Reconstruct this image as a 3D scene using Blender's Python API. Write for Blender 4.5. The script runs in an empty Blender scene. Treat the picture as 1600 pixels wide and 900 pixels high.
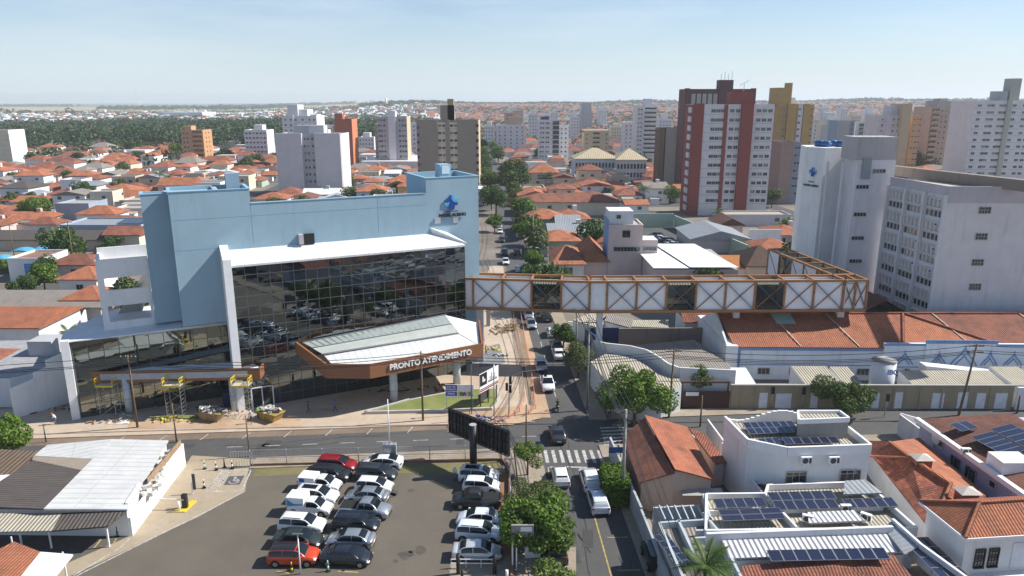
import bpy, bmesh, math, random
from mathutils import Vector, Matrix
R = math.radians
sin, cos, pi = math.sin, math.cos, math.pi
scn = bpy.context.scene
col = scn.collection
# ---------------------------------------------------------------- camera
CAM_H = 40.0; FPX = 1140.0; PITCH = math.atan(292/1140.0)
cd = bpy.data.cameras.new('camera'); cam = bpy.data.objects.new('camera', cd); col.objects.link(cam)
cam.location = (0, 0, CAM_H); cam.rotation_euler = (pi/2-PITCH, 0, 0)
cd.sensor_width = 36.0; cd.lens = 36.0*FPX/1600; cd.clip_start = 0.5; cd.clip_end = 60000
scn.camera = cam
# ---------------------------------------------------------------- sky, sun, exposure
SUN_AZ, SUN_EL = 79.0, 43.0
w = bpy.data.worlds.new('World'); scn.world = w; w.use_nodes = True
nt = w.node_tree; bg = nt.nodes['Background']
sky = nt.nodes.new('ShaderNodeTexSky'); sky.sky_type = 'NISHITA'; sky.sun_disc = False
sky.sun_elevation = R(SUN_EL); sky.sun_rotation = R(SUN_AZ); sky.air_density = 1.0; sky.dust_density = .15; sky.ozone_density = 3.0; sky.altitude = 500
tc = nt.nodes.new('ShaderNodeTexCoord'); mp = nt.nodes.new('ShaderNodeMapping'); mp.inputs['Scale'].default_value = (1.0, 1.6, 7)
nz = nt.nodes.new('ShaderNodeTexNoise'); nz.inputs['Scale'].default_value = 1.8; nz.inputs['Detail'].default_value = 6; nz.inputs['Roughness'].default_value = .62
rp = nt.nodes.new('ShaderNodeValToRGB'); rp.color_ramp.elements[0].position = .48; rp.color_ramp.elements[0].color = (0, 0, 0, 1); rp.color_ramp.elements[1].position = .8; rp.color_ramp.elements[1].color = (.5, .5, .5, 1)
mx = nt.nodes.new('ShaderNodeMixRGB'); mx.inputs[2].default_value = (8.6, 8.9, 9.2, 1)
nt.links.new(tc.outputs['Generated'], mp.inputs[0]); nt.links.new(mp.outputs[0], nz.inputs['Vector']); nt.links.new(nz.outputs['Fac'], rp.inputs[0])
nt.links.new(rp.outputs[0], mx.inputs[0]); nt.links.new(sky.outputs[0], mx.inputs[1]); cc = nt.nodes.new('ShaderNodeMixRGB'); cc.blend_type = 'MULTIPLY'; cc.inputs[0].default_value = 1; cc.inputs[2].default_value = (.93, .98, 1.02, 1); nt.links.new(mx.outputs[0], cc.inputs[1]); sz = nt.nodes.new('ShaderNodeSeparateXYZ'); nt.links.new(tc.outputs['Generated'], sz.inputs[0]); hz_ = nt.nodes.new('ShaderNodeMapRange'); hz_.inputs[1].default_value = .0; hz_.inputs[2].default_value = .16; hz_.inputs[3].default_value = .85; hz_.inputs[4].default_value = 0; nt.links.new(sz.outputs[2], hz_.inputs[0])
hm_ = nt.nodes.new('ShaderNodeMixRGB'); hm_.inputs[2].default_value = (5.7, 6.5, 7.1, 1); nt.links.new(hz_.outputs[0], hm_.inputs[0]); nt.links.new(cc.outputs[0], hm_.inputs[1]); nt.links.new(hm_.outputs[0], bg.inputs[0])
bg.inputs[1].default_value = 0.088
sd = bpy.data.lights.new('sun', 'SUN'); sun = bpy.data.objects.new('sun', sd); col.objects.link(sun)
sd.energy = 5.0; sd.angle = R(.53); sd.color = (1, .955, .88)
sdir = Vector((sin(R(SUN_AZ))*cos(R(SUN_EL)), cos(R(SUN_AZ))*cos(R(SUN_EL)), sin(R(SUN_EL))))
sun.rotation_euler = sdir.to_track_quat('Z', 'Y').to_euler(); sun.location = (0, 0, 300)
vs = scn.view_settings; vs.view_transform = 'Standard'; vs.look = 'None'; vs.exposure = 0.5; vs.gamma = 1; vs.use_curve_mapping = False
scn.cycles.max_bounces = 6; scn.cycles.volume_bounces = 1; scn.cycles.transparent_max_bounces = 6
scn.cycles.use_denoising = True
rnd = random.Random(7); HAZE = True
# ---------------------------------------------------------------- pixel -> place helpers (photo pixels, 1600x900)
CP, SP = cos(PITCH), sin(PITCH)
def P(px, py, z=0.0):
    u = (px-800)/FPX; v = -(py-450)/FPX
    dz = -SP+v*CP; t = (z-CAM_H)/dz
    return Vector((u*t, (CP+v*SP)*t, z))
def ZY(px, py, y):
    u = (px-800)/FPX; v = -(py-450)/FPX; t = y/(CP+v*SP)
    return Vector((u*t, y, CAM_H+t*(-SP+v*CP)))
def proj(x, y, z):
    zz = z-CAM_H; dep = y*CP-zz*SP; up = y*SP+zz*CP
    if dep < 1: return (-9999, 9999, dep)
    return (800+FPX*x/dep, 450-FPX*up/dep, dep)
# ---------------------------------------------------------------- materials
MATS = {}
def nodes_of(name):
    m = bpy.data.materials.new(name); m.use_nodes = True
    return m, m.node_tree, m.node_tree.nodes['Principled BSDF']
def N(nt, t, **k):
    n = nt.nodes.new(t)
    for a, b in k.items():
        if a[0] == '_': n.inputs[a[1:]].default_value = b
        else: setattr(n, a, b)
    return n
def mathn(nt, op, a, b=None, c=None):
    n = nt.nodes.new('ShaderNodeMath'); n.operation = op
    for i, x in enumerate((a, b, c)):
        if x is None: continue
        if isinstance(x, (int, float)): n.inputs[i].default_value = x
        else: nt.links.new(x, n.inputs[i])
    return n.outputs[0]
def rgb(c): return (c[0], c[1], c[2], 1)
def mixc(nt, f, a, b):
    n = nt.nodes.new('ShaderNodeMixRGB')
    for i, x in enumerate((f, a, b)):
        if isinstance(x, (int, float)): n.inputs[i].default_value = x
        elif isinstance(x, tuple): n.inputs[i].default_value = rgb(x)
        else: nt.links.new(x, n.inputs[i])
    return n.outputs[0]
def noise(nt, vec, scale, detail=4, rough=.6, stretch=None):
    n = N(nt, 'ShaderNodeTexNoise', _Scale=scale, _Detail=detail, _Roughness=rough)
    if stretch:
        m = nt.nodes.new('ShaderNodeMapping'); m.inputs['Scale'].default_value = stretch
        nt.links.new(vec, m.inputs[0]); vec = m.outputs[0]
    nt.links.new(vec, n.inputs['Vector']); return n.outputs['Fac']
def ramp(nt, f, p0, p1, a=0.0, b=1.0):
    n = nt.nodes.new('ShaderNodeMapRange'); n.inputs[1].default_value = p0; n.inputs[2].default_value = p1
    n.inputs[3].default_value = a; n.inputs[4].default_value = b; nt.links.new(f, n.inputs[0]); return n.outputs[0]
def bumpn(nt, h, dist, strength=1.0):
    b = nt.nodes.new('ShaderNodeBump'); b.inputs['Strength'].default_value = strength; b.inputs['Distance'].default_value = dist
    nt.links.new(h, b.inputs['Height']); return b.outputs[0]
def plain(name, c, rough=.7, metal=0.0, var=.1, scale=1.5, spec=None, coat=0):
    if name in MATS: return MATS[name]
    m, t, b = nodes_of(name); tcn = t.nodes.new('ShaderNodeTexCoord')
    if var:
        f = noise(t, tcn.outputs['Object'], scale)
        o = mixc(t, ramp(t, f, .3, .7), tuple(x*(1-var) for x in c), tuple(min(1, x*(1+var)) for x in c))
        t.links.new(o, b.inputs['Base Color'])
    else: b.inputs['Base Color'].default_value = rgb(c)
    b.inputs['Roughness'].default_value = rough; b.inputs['Metallic'].default_value = metal
    if spec is not None: b.inputs['Specular IOR Level'].default_value = spec
    if coat: b.inputs['Coat Weight'].default_value = coat; b.inputs['Coat Roughness'].default_value = .04
    MATS[name] = m; return m
def wall(name, c, grime=.25, rough=.85):
    """painted masonry: mottled, with rain streaks of dirt"""
    if name in MATS: return MATS[name]
    m, t, b = nodes_of(name); tcn = t.nodes.new('ShaderNodeTexCoord'); ob = tcn.outputs['Object']
    f = noise(t, ob, .35, 5); g = noise(t, ob, 1.1, 4, .7, (1, 1, .12)); h = noise(t, ob, 6, 3)
    o = mixc(t, ramp(t, f, .3, .7), tuple(x*.93 for x in c), tuple(min(1, x*1.05) for x in c))
    o = mixc(t, ramp(t, g, .52, .78, 0, grime), o, (c[0]*.42+.03, c[1]*.4+.025, c[2]*.36+.02))
    t.links.new(o, b.inputs['Base Color']); b.inputs['Roughness'].default_value = rough
    t.links.new(bumpn(t, h, .02, .5), b.inputs['Normal'])
    MATS[name] = m; return m
def tile(name, c, c2, pu=.28, pv=.42, dirt=.5, dirtcol=(.06, .035, .028)):
    """clay roof tiles: channels across u, courses along v (UV in metres)"""
    if name in MATS: return MATS[name]
    m, t, b = nodes_of(name); uv = t.nodes.new('ShaderNodeUVMap'); sp = t.nodes.new('ShaderNodeSeparateXYZ'); t.links.new(uv.outputs[0], sp.inputs[0])
    tcn = t.nodes.new('ShaderNodeTexCoord'); ob = tcn.outputs['Object']
    cu = mathn(t, 'FRACT', mathn(t, 'DIVIDE', sp.outputs[0], pu)); cv = mathn(t, 'FRACT', mathn(t, 'DIVIDE', sp.outputs[1], pv))
    hu = mathn(t, 'SINE', mathn(t, 'MULTIPLY', cu, pi))
    fu = mathn(t, 'FLOOR', mathn(t, 'DIVIDE', sp.outputs[0], pu)); fv = mathn(t, 'FLOOR', mathn(t, 'DIVIDE', sp.outputs[1], pv))
    cb = t.nodes.new('ShaderNodeCombineXYZ'); t.links.new(fu, cb.inputs[0]); t.links.new(fv, cb.inputs[1])
    wn = t.nodes.new('ShaderNodeTexWhiteNoise'); wn.noise_dimensions = '2D'; t.links.new(cb.outputs[0], wn.inputs['Vector'])
    big = noise(t, ob, .45, 5, .65); mid = noise(t, ob, 2.2, 4, .7)
    oi = t.nodes.new('ShaderNodeObjectInfo'); o = mixc(t, ramp(t, wn.outputs['Value'], 0, 1), c, c2); o = mixc(t, ramp(t, oi.outputs['Random'], .3, 1, 0, .45), o, tuple(x*.55+.01 for x in c2))
    o = mixc(t, ramp(t, mid, .35, .75, 0, .35), o, tuple(min(1, x*1.35+.02) for x in c))
    o = mixc(t, ramp(t, mathn(t, 'MULTIPLY', big, mathn(t, 'ADD', mid, .5)), .42, .78, 0, dirt), o, dirtcol)
    groove = mathn(t, 'MAXIMUM', ramp(t, hu, .0, .35, .55, 0), ramp(t, cv, .0, .16, .6, 0))
    o = mixc(t, groove, o, tuple(x*.35 for x in c2))
    t.links.new(o, b.inputs['Base Color']); b.inputs['Roughness'].default_value = .9
    hh = mathn(t, 'ADD', mathn(t, 'MULTIPLY', hu, .07), mathn(t, 'MULTIPLY', cv, .03))
    t.links.new(bumpn(t, hh, 1.0, .8), b.inputs['Normal'])
    MATS[name] = m; return m
def sheet(name, c, pu=.35, rough=.6, metal=0.0, dirt=.35, amp=.05, sheetlen=2.4, dcol=None):
    """corrugated or standing seam roof sheets"""
    if name in MATS: return MATS[name]
    m, t, b = nodes_of(name); uv = t.nodes.new('ShaderNodeUVMap'); sp = t.nodes.new('ShaderNodeSeparateXYZ'); t.links.new(uv.outputs[0], sp.inputs[0])
    tcn = t.nodes.new('ShaderNodeTexCoord'); ob = tcn.outputs['Object']
    hu = mathn(t, 'SINE', mathn(t, 'MULTIPLY', mathn(t, 'DIVIDE', sp.outputs[0], pu), 2*pi))
    cv = mathn(t, 'FRACT', mathn(t, 'DIVIDE', sp.outputs[1], sheetlen))
    f = noise(t, ob, .5, 5, .7); g = noise(t, uv.outputs[0], .9, 5, .7, (2.5, .25, 1))
    o = mixc(t, ramp(t, f, .3, .7), tuple(x*.88 for x in c), tuple(min(1, x*1.08) for x in c))
    d = dcol or tuple(x*.35 for x in c)
    o = mixc(t, ramp(t, g, .5, .8, 0, dirt), o, d)
    o = mixc(t, mathn(t, 'MAXIMUM', ramp(t, cv, 0, .03, .45, 0), ramp(t, hu, -1, -.6, .3, 0)), o, d)
    t.links.new(o, b.inputs['Base Color']); b.inputs['Roughness'].default_value = rough; b.inputs['Metallic'].default_value = metal
    t.links.new(bumpn(t, hu, amp, .8), b.inputs['Normal'])
    MATS[name] = m; return m
def seam(name, c, pu=.6, rough=.4, line=.45):
    """metal panels with thin dark seams"""
    if name in MATS: return MATS[name]
    m, t, b = nodes_of(name); uv = t.nodes.new('ShaderNodeUVMap'); sp = t.nodes.new('ShaderNodeSeparateXYZ'); t.links.new(uv.outputs[0], sp.inputs[0])
    cu = mathn(t, 'FRACT', mathn(t, 'DIVIDE', sp.outputs[0], pu)); tcn = t.nodes.new('ShaderNodeTexCoord')
    f = noise(t, tcn.outputs['Object'], .7, 4)
    o = mixc(t, ramp(t, f, .3, .7), tuple(x*.9 for x in c), tuple(min(1, x*1.05) for x in c))
    o = mixc(t, ramp(t, cu, 0, .16, line, 0), o, tuple(x*.3 for x in c))
    t.links.new(o, b.inputs['Base Color']); b.inputs['Roughness'].default_value = rough
    t.links.new(bumpn(t, ramp(t, cu, 0, .12, 1, 0), .03, .7), b.inputs['Normal'])
    MATS[name] = m; return m
def speckle(name, c, c2, c3, s1=.12, s2=1.2, s3=9, rough=.95, bump=.02, f1=(.4, .62), f2=(.5, .75)):
    """ground surfaces: three scales of mottling"""
    if name in MATS: return MATS[name]
    m, t, b = nodes_of(name); tcn = t.nodes.new('ShaderNodeTexCoord'); ob = tcn.outputs['Object']
    a = noise(t, ob, s1, 5, .65); d = noise(t, ob, s2, 5, .7); e = noise(t, ob, s3, 3, .7)
    o = mixc(t, ramp(t, a, *f1), c, c2); o = mixc(t, ramp(t, d, f2[0], f2[1], 0, .7), o, c3)
    o = mixc(t, ramp(t, e, .3, .7, 0, .3), o, tuple(x*.6 for x in c))
    t.links.new(o, b.inputs['Base Color']); b.inputs['Roughness'].default_value = rough
    t.links.new(bumpn(t, e, bump, .6), b.inputs['Normal'])
    MATS[name] = m; return m
def leafm(name, c, c2, trans=.25, sc=1.3):
    if name in MATS: return MATS[name]
    m, t, b = nodes_of(name); tcn = t.nodes.new('ShaderNodeTexCoord'); g = t.nodes.new('ShaderNodeNewGeometry')
    f = noise(t, tcn.outputs['Object'], sc, 3)
    o = mixc(t, ramp(t, f, .3, .7), c, c2)
    o = mixc(t, mathn(t, 'MULTIPLY', g.outputs['Random Per Island'], .5), o, tuple(min(1, x*1.35) for x in c2))
    t.links.new(o, b.inputs['Base Color']); b.inputs['Roughness'].default_value = .62
    b.inputs['Specular IOR Level'].default_value = .3
    tr = t.nodes.new('ShaderNodeBsdfTranslucent'); t.links.new(o, tr.inputs[0]); ms = t.nodes.new('ShaderNodeMixShader'); ms.inputs[0].default_value = trans
    out = [n for n in t.nodes if n.type == 'OUTPUT_MATERIAL'][0]
    t.links.new(b.outputs[0], ms.inputs[1]); t.links.new(tr.outputs[0], ms.inputs[2]); t.links.new(ms.outputs[0], out.inputs[0])
    MATS[name] = m; return m
def mirror(name, c=(.2, .22, .23), rough=.02, wob=.0):
    if name in MATS: return MATS[name]
    m, t, b = nodes_of(name); b.inputs['Base Color'].default_value = rgb(c); b.inputs['Metallic'].default_value = 1; b.inputs['Roughness'].default_value = rough
    if wob:
        tcn = t.nodes.new('ShaderNodeTexCoord'); t.links.new(bumpn(t, noise(t, tcn.outputs['Object'], .5, 1), wob, .4), b.inputs['Normal'])
    MATS[name] = m; return m
def solarm():
    if 'solar' in MATS: return MATS['solar']
    m, t, b = nodes_of('solar'); uv = t.nodes.new('ShaderNodeUVMap'); sp = t.nodes.new('ShaderNodeSeparateXYZ'); t.links.new(uv.outputs[0], sp.inputs[0])
    cu = mathn(t, 'FRACT', mathn(t, 'DIVIDE', sp.outputs[0], .17)); cv = mathn(t, 'FRACT', mathn(t, 'DIVIDE', sp.outputs[1], .17))
    g = mathn(t, 'MAXIMUM', ramp(t, cu, 0, .12, .3, 0), ramp(t, cv, 0, .12, .3, 0))
    o = mixc(t, g, (.012, .016, .045), (.12, .13, .17)); t.links.new(o, b.inputs['Base Color'])
    b.inputs['Roughness'].default_value = .12; b.inputs['Coat Weight'].default_value = .5
    MATS['solar'] = m; return m
def woodm(name, c, pv=.5):
    if name in MATS: return MATS[name]
    m, t, b = nodes_of(name); uv = t.nodes.new('ShaderNodeUVMap'); sp = t.nodes.new('ShaderNodeSeparateXYZ'); t.links.new(uv.outputs[0], sp.inputs[0])
    cv = mathn(t, 'FRACT', mathn(t, 'DIVIDE', sp.outputs[1], pv)); f = noise(t, uv.outputs[0], 1.5, 5, .7, (.3, 6, 1))
    o = mixc(t, ramp(t, f, .3, .7), tuple(x*.75 for x in c), tuple(x*1.15 for x in c))
    o = mixc(t, ramp(t, cv, 0, .14, .6, 0), o, tuple(x*.3 for x in c))
    t.links.new(o, b.inputs['Base Color']); b.inputs['Roughness'].default_value = .55; MATS[name] = m; return m
# ---------------------------------------------------------------- mesh builder
class MB:
    def __init__(s): s.v = []; s.f = []; s.m = []; s.sm = []
    def add(s, vs, fs, mi=0, smooth=False):
        o = len(s.v); s.v += [tuple(x) for x in vs]
        for f in fs: s.f.append([i+o for i in f]); s.m.append(mi); s.sm.append(smooth)
        return s
    def quad(s, a, b, c, d, mi=0): return s.add([a, b, c, d], [(0, 1, 2, 3)], mi)
    def box(s, x0, x1, y0, y1, z0, z1, mi=0, mt=None):
        v = [(x0, y0, z0), (x1, y0, z0), (x1, y1, z0), (x0, y1, z0), (x0, y0, z1), (x1, y0, z1), (x1, y1, z1), (x0, y1, z1)]
        if mt is None: mt = mi
        s.add(v, [(0, 3, 2, 1)], mi); o = len(s.v)-8
        for f in ((0, 1, 5, 4), (1, 2, 6, 5), (2, 3, 7, 6), (3, 0, 4, 7)): s.f.append([i+o for i in f]); s.m.append(mi); s.sm.append(False)
        s.f.append([4+o, 5+o, 6+o, 7+o]); s.m.append(mt); s.sm.append(False); return s
    def obox(s, c, sx, sy, sz, ax=0.0, mi=0, tilt=0.0):
        M = Matrix.Translation(Vector(c)) @ Matrix.Rotation(ax, 4, 'Z') @ Matrix.Rotation(tilt, 4, 'X')
        v = [M @ Vector((x*sx/2, y*sy/2, z*sz/2)) for z in (-1, 1) for x, y in ((-1, -1), (1, -1), (1, 1), (-1, 1))]
        return s.add(v, [(0, 3, 2, 1), (4, 5, 6, 7), (0, 1, 5, 4), (1, 2, 6, 5), (2, 3, 7, 6), (3, 0, 4, 7)], mi)
    def bar(s, a, b, wd=.1, ht=None, mi=0):
        a = Vector(a); b = Vector(b); ht = ht or wd; d = (b-a); L = d.length
        if L < 1e-6: return s
        d.normalize(); up = Vector((0, 0, 1)) if abs(d.z) < .99 else Vector((0, 1, 0)); r = d.cross(up).normalized()*wd/2; u = r.cross(d).normalized()*ht/2
        v = [a-r-u, a+r-u, a+r+u, a-r+u, b-r-u, b+r-u, b+r+u, b-r+u]
        return s.add(v, [(0, 1, 2, 3), (7, 6, 5, 4), (0, 4, 5, 1), (1, 5, 6, 2), (2, 6, 7, 3), (3, 7, 4, 0)], mi)
    def prism(s, pts, z0, z1, ms=0, mt=None, bottom=True):
        n = len(pts); A = sum(pts[i][0]*pts[(i+1) % n][1]-pts[(i+1) % n][0]*pts[i][1] for i in range(n))
        if A < 0: pts = list(reversed(pts))
        z1s = z1 if isinstance(z1, (list, tuple)) else [z1]*n
        if A < 0 and isinstance(z1, (list, tuple)): z1s = list(reversed(z1s))
        v = [(p[0], p[1], z0) for p in pts]+[(p[0], p[1], z) for p, z in zip(pts, z1s)]
        s.add(v, [(i, (i+1) % n, n+(i+1) % n, n+i) for i in range(n)], ms); o = len(s.v)-2*n
        s.f.append([o+n+i for i in range(n)]); s.m.append(ms if mt is None else mt); s.sm.append(False)
        if bottom: s.f.append([o+i for i in reversed(range(n))]); s.m.append(ms); s.sm.append(False)
        return s
    def cyl(s, a, b, r0, r1=None, n=10, mi=0, cap=True, smooth=True):
        a = Vector(a); b = Vector(b); r1 = r0 if r1 is None else r1; d = (b-a).normalized()
        up = Vector((0, 0, 1)) if abs(d.z) < .95 else Vector((1, 0, 0)); x = d.cross(up).normalized(); y = d.cross(x)
        v = [a+(x*cos(2*pi*i/n)+y*sin(2*pi*i/n))*r0 for i in range(n)]+[b+(x*cos(2*pi*i/n)+y*sin(2*pi*i/n))*r1 for i in range(n)]
        s.add(v, [(i, i+n, (i+1) % n+n, (i+1) % n) for i in range(n)], mi, smooth); o = len(s.v)-2*n
        if cap:
            s.f.append([o+i for i in range(n)]); s.m.append(mi); s.sm.append(False)
            s.f.append([o+n+i for i in reversed(range(n))]); s.m.append(mi); s.sm.append(False)
        return s
    def loft(s, secs, mi=0, smooth=True, caps=True, closed=True):
        n = len(secs[0]); o = len(s.v)
        for q in secs: s.v += [tuple(p) for p in q]
        for k in range(len(secs)-1):
            for i in range(n if closed else n-1):
                j = (i+1) % n; s.f.append([o+k*n+i, o+k*n+j, o+(k+1)*n+j, o+(k+1)*n+i]); s.m.append(mi); s.sm.append(smooth)
        if caps and closed:
            s.f.append([o+i for i in reversed(range(n))]); s.m.append(mi); s.sm.append(False)
            k = len(secs)-1; s.f.append([o+k*n+i for i in range(n)]); s.m.append(mi); s.sm.append(False)
        return s
    def mesh(s, name, mats):
        me = bpy.data.meshes.new(name); me.from_pydata(s.v, [], s.f)
        for m in (mats if isinstance(mats, (list, tuple)) else [mats]): me.materials.append(m)
        me.polygons.foreach_set('material_index', s.m); me.polygons.foreach_set('use_smooth', s.sm)
        uvl = me.uv_layers.new(name='UVMap').data; vs = me.vertices
        for p in me.polygons:
            n = p.normal
            if abs(n.z) > .9995 or n.length < .5: U = Vector((1, 0, 0)); V = Vector((0, 1, 0))
            else:
                U = Vector((-n.y, n.x, 0)).normalized(); V = n.cross(U)
            for li in p.loop_indices:
                c = vs[me.loops[li].vertex_index].co; uvl[li].uv = (c.dot(U), c.dot(V))
        return me
    def build(s, name, mats, parent=None, world=True):
        if parent is not None and world:
            x, y, z, r = ROOTS.get(parent.name, (0, 0, 0, 0)); ca, sa = cos(-r), sin(-r)
            s.v = [((a-x)*ca-(b-y)*sa, (a-x)*sa+(b-y)*ca, c-z) for a, b, c in s.v]
        me = s.mesh(name, mats); o = bpy.data.objects.new(name, me); col.objects.link(o)
        if parent is not None: o.parent = parent; ROOTS[o.name] = ROOTS.get(parent.name, (0, 0, 0, 0))
        else: ROOTS[o.name] = (0, 0, 0, 0)
        return o
ROOTS = {}
def tag(o, label, cat, group=None, kind=None):
    if label: o['label'] = label
    if cat: o['category'] = cat
    if group: o['group'] = group
    if kind: o['kind'] = kind
    return o
def thing(name, label, cat, loc=(0, 0, 0), rz=0.0, group=None):
    o = bpy.data.objects.new(name, None); col.objects.link(o); o.empty_display_size = .3
    o.location = loc; o.rotation_euler = (0, 0, rz); ROOTS[o.name] = (loc[0], loc[1], loc[2] if len(loc) > 2 else 0, rz)
    return tag(o, label, cat, group)
def single(mb, name, mats, label, cat, group=None, loc=None):
    """a thing that is one mesh; its origin is put at its own base"""
    if loc is None:
        xs = [v[0] for v in mb.v]; ys = [v[1] for v in mb.v]; loc = ((min(xs)+max(xs))/2, (min(ys)+max(ys))/2, min(v[2] for v in mb.v))
    mb.v = [(a-loc[0], b-loc[1], c-loc[2]) for a, b, c in mb.v]
    o = mb.build(name, mats); o.location = loc; return tag(o, label, cat, group)
def struct(mb, name, mats):
    o = mb.build(name, mats); o['kind'] = 'structure'; return o
def dup(root, loc, rz, label=None, group=None):
    r = root.copy(); col.objects.link(r); r.location = loc; r.rotation_euler = (0, 0, rz)
    if label: r['label'] = label
    if group: r['group'] = group
    for ch in list(root.children):
        c = ch.copy(); col.objects.link(c); c.parent = r
        for g in ch.children:
            d = g.copy(); col.objects.link(d); d.parent = c
    return r
def meshobj(name, me, parent, loc=(0, 0, 0), rz=0.0, scale=None, rot=None):
    """a copy of shared mesh data placed in the parent's own space"""
    o = bpy.data.objects.new(name, me); col.objects.link(o); o.parent = parent; o.location = loc
    o.rotation_euler = rot or (0, 0, rz)
    if scale: o.scale = scale
    return o
def text_mesh(s, size, mat, depth=.04, bold=0.0, name='lettering', parent=None, M=None, spacing=1.0):
    cu = bpy.data.curves.new(name, 'FONT'); cu.body = s; cu.size = size; cu.extrude = depth; cu.offset = bold; cu.align_x = 'CENTER'; cu.align_y = 'CENTER'; cu.space_character = spacing; cu.resolution_u = 3
    tmp = bpy.data.objects.new('tmp', cu); col.objects.link(tmp); dg = bpy.context.evaluated_depsgraph_get()
    me = bpy.data.meshes.new_from_object(tmp.evaluated_get(dg)); me.name = name
    bpy.data.objects.remove(tmp); bpy.data.curves.remove(cu)
    me.materials.clear(); me.materials.append(mat)
    o = bpy.data.objects.new(name, me); col.objects.link(o)
    if parent is not None: o.parent = parent
    if M is not None: o.matrix_local = M
    return o
def facing(p, az, parent=None):
    """local matrix for something that lies in a vertical plane whose rightward tangent has azimuth az, facing the camera"""
    t = Vector((sin(az), cos(az), 0)); up = Vector((0, 0, 1)); n = t.cross(up)
    M = Matrix.Identity(4)
    for i in range(3): M[i][0] = t[i]; M[i][1] = up[i]; M[i][2] = n[i]; M[i][3] = p[i]
    if parent is not None:
        x, y, z, r = ROOTS.get(parent.name, (0, 0, 0, 0))
        M = (Matrix.Translation((x, y, z)) @ Matrix.Rotation(r, 4, 'Z')).inverted() @ M
    return M
class Fr:
    """a local frame: u along azimuth az, v outward (to the camera side), for building walls that face the camera"""
    def __init__(s, x, y, az): s.x, s.y, s.a = x, y, az; s.t = Vector((sin(az), cos(az), 0)); s.n = Vector((cos(az), -sin(az), 0))
    def p(s, u, v, z=0.0): return Vector((s.x, s.y, 0))+s.t*u+s.n*v+Vector((0, 0, z))
    def box(s, mb, u0, u1, v0, v1, z0, z1, mi=0, mt=None):
        return mb.prism([s.p(u0, v0), s.p(u1, v0), s.p(u1, v1), s.p(u0, v1)], z0, z1, mi, mt)
# ================================================================ MATERIAL SET
WH = wall('white_render', (.76, .76, .75), .25); WH2 = wall('aged_white_render', (.66, .67, .68), .3); CRM = wall('cream_render', (.68, .6, .46), .2)
GRY = wall('grey_render', (.42, .42, .43), .25); PNK = wall('pinkish_render', (.62, .5, .46), .25); LAV = wall('pale_lilac_render', (.68, .655, .66), .35)
BLU = wall('sky_blue_render', (.29, .42, .5), .22); BLUD = wall('pale_blue_trim', (.2, .33, .55), .2); GRN = wall('pale_green_render', (.38, .48, .38), .2)
YEL = wall('ochre_render', (.62, .45, .2), .2); BEI = wall('beige_render', (.5, .43, .34), .25); CONC = wall('concrete', (.36, .35, .33), .45); BRK = wall('red_brick_tile', (.27, .07, .055), .15)
OLV = wall('khaki_wall', (.34, .29, .19), .5); DKG = plain('dark_grey_paint', (.06, .06, .065), .6); BLK = plain('black_steel', (.015, .015, .017), .5)
T1 = tile('orange_clay_tile', (.5, .18, .085), (.38, .125, .06), dirt=.65); T2 = tile('old_clay_tile', (.36, .13, .075), (.26, .085, .05), dirt=.85)
T3 = tile('dark_clay_tile', (.22, .085, .055), (.15, .06, .042), dirt=.8); T4 = tile('salmon_clay_tile', (.46, .17, .08), (.37, .12, .06), pu=.3, pv=.5, dirt=.5)
T5 = tile('brown_clay_tile', (.1, .055, .04), (.07, .04, .03), dirt=.5); T6 = tile('lichen_spotted_tile', (.45, .14, .07), (.26, .07, .04), pu=.3, pv=.5, dirt=.85, dirtcol=(.045, .03, .03))
FIB = sheet('fibre_cement_sheet', (.27, .24, .21), pu=.36, rough=.95, dirt=.6); FIBD = sheet('dark_fibre_cement', (.1, .085, .075), pu=.36, rough=.95, dirt=.6)
FIBL = sheet('light_fibre_cement', (.42, .38, .3), pu=.36, rough=.95, dirt=.7); MWH = sheet('white_metal_sheet', (.74, .74, .73), pu=.5, rough=.4, dirt=.15, amp=.02, sheetlen=6)
MWH2 = sheet('ribbed_white_metal', (.6, .6, .6), pu=.45, rough=.4, dirt=.25, amp=.07, sheetlen=9); MGR = sheet('grey_metal_sheet', (.3, .32, .34), pu=.5, rough=.5, dirt=.3, amp=.03, sheetlen=6)
SEAM = seam('white_seamed_panel', (.66, .67, .67), pu=.95); WOODP = woodm('wood_look_cladding', (.28, .12, .055), .42)
WPNT = plain('white_paint', (.8, .8, .8), .5, var=.04); STL = plain('galvanised_steel', (.45, .46, .47), .45, .6); ALU = plain('grey_aluminium', (.3, .31, .32), .4, .7)
WIN = plain('window_glass', (.02, .025, .03), .08, var=.3, scale=.4, spec=.9); FRM = plain('window_frame_paint', (.55, .55, .55), .5)
TRS = woodm('amber_painted_steel', (.36, .165, .06), 3.0); TRB = plain('weathered_blue_steel', (.07, .13, .17), .5); YLW = plain('yellow_paint', (.7, .5, .03), .5)
SOL = solarm(); RUB = plain('rubber', (.012, .012, .012), .8); WOODR = plain('timber_pole_wood', (.16, .11, .07), .9, var=.3, scale=4); CPOLE = plain('concrete_pole', (.3, .285, .26), .9, var=.2, scale=3)
ASPH = speckle('asphalt', (.075, .074, .075), (.095, .092, .088), (.12, .11, .1), rough=.9, bump=.01)
PAVE = speckle('pavement_concrete', (.3, .245, .18), (.36, .31, .25), (.17, .12, .085), s1=.3, s2=.7); SAND = speckle('sandy_work_ground', (.42, .28, .18), (.5, .37, .25), (.3, .18, .11), s1=.2)
GRAV = speckle('gravel_lot_surface', (.115, .1, .08), (.145, .125, .098), (.21, .145, .095), s1=.09, s2=.5, s3=14, f2=(.55, .85)); TANC = speckle('tan_driveway_concrete', (.36, .29, .2), (.4, .33, .24), (.25, .21, .16), s1=.2)
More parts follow.
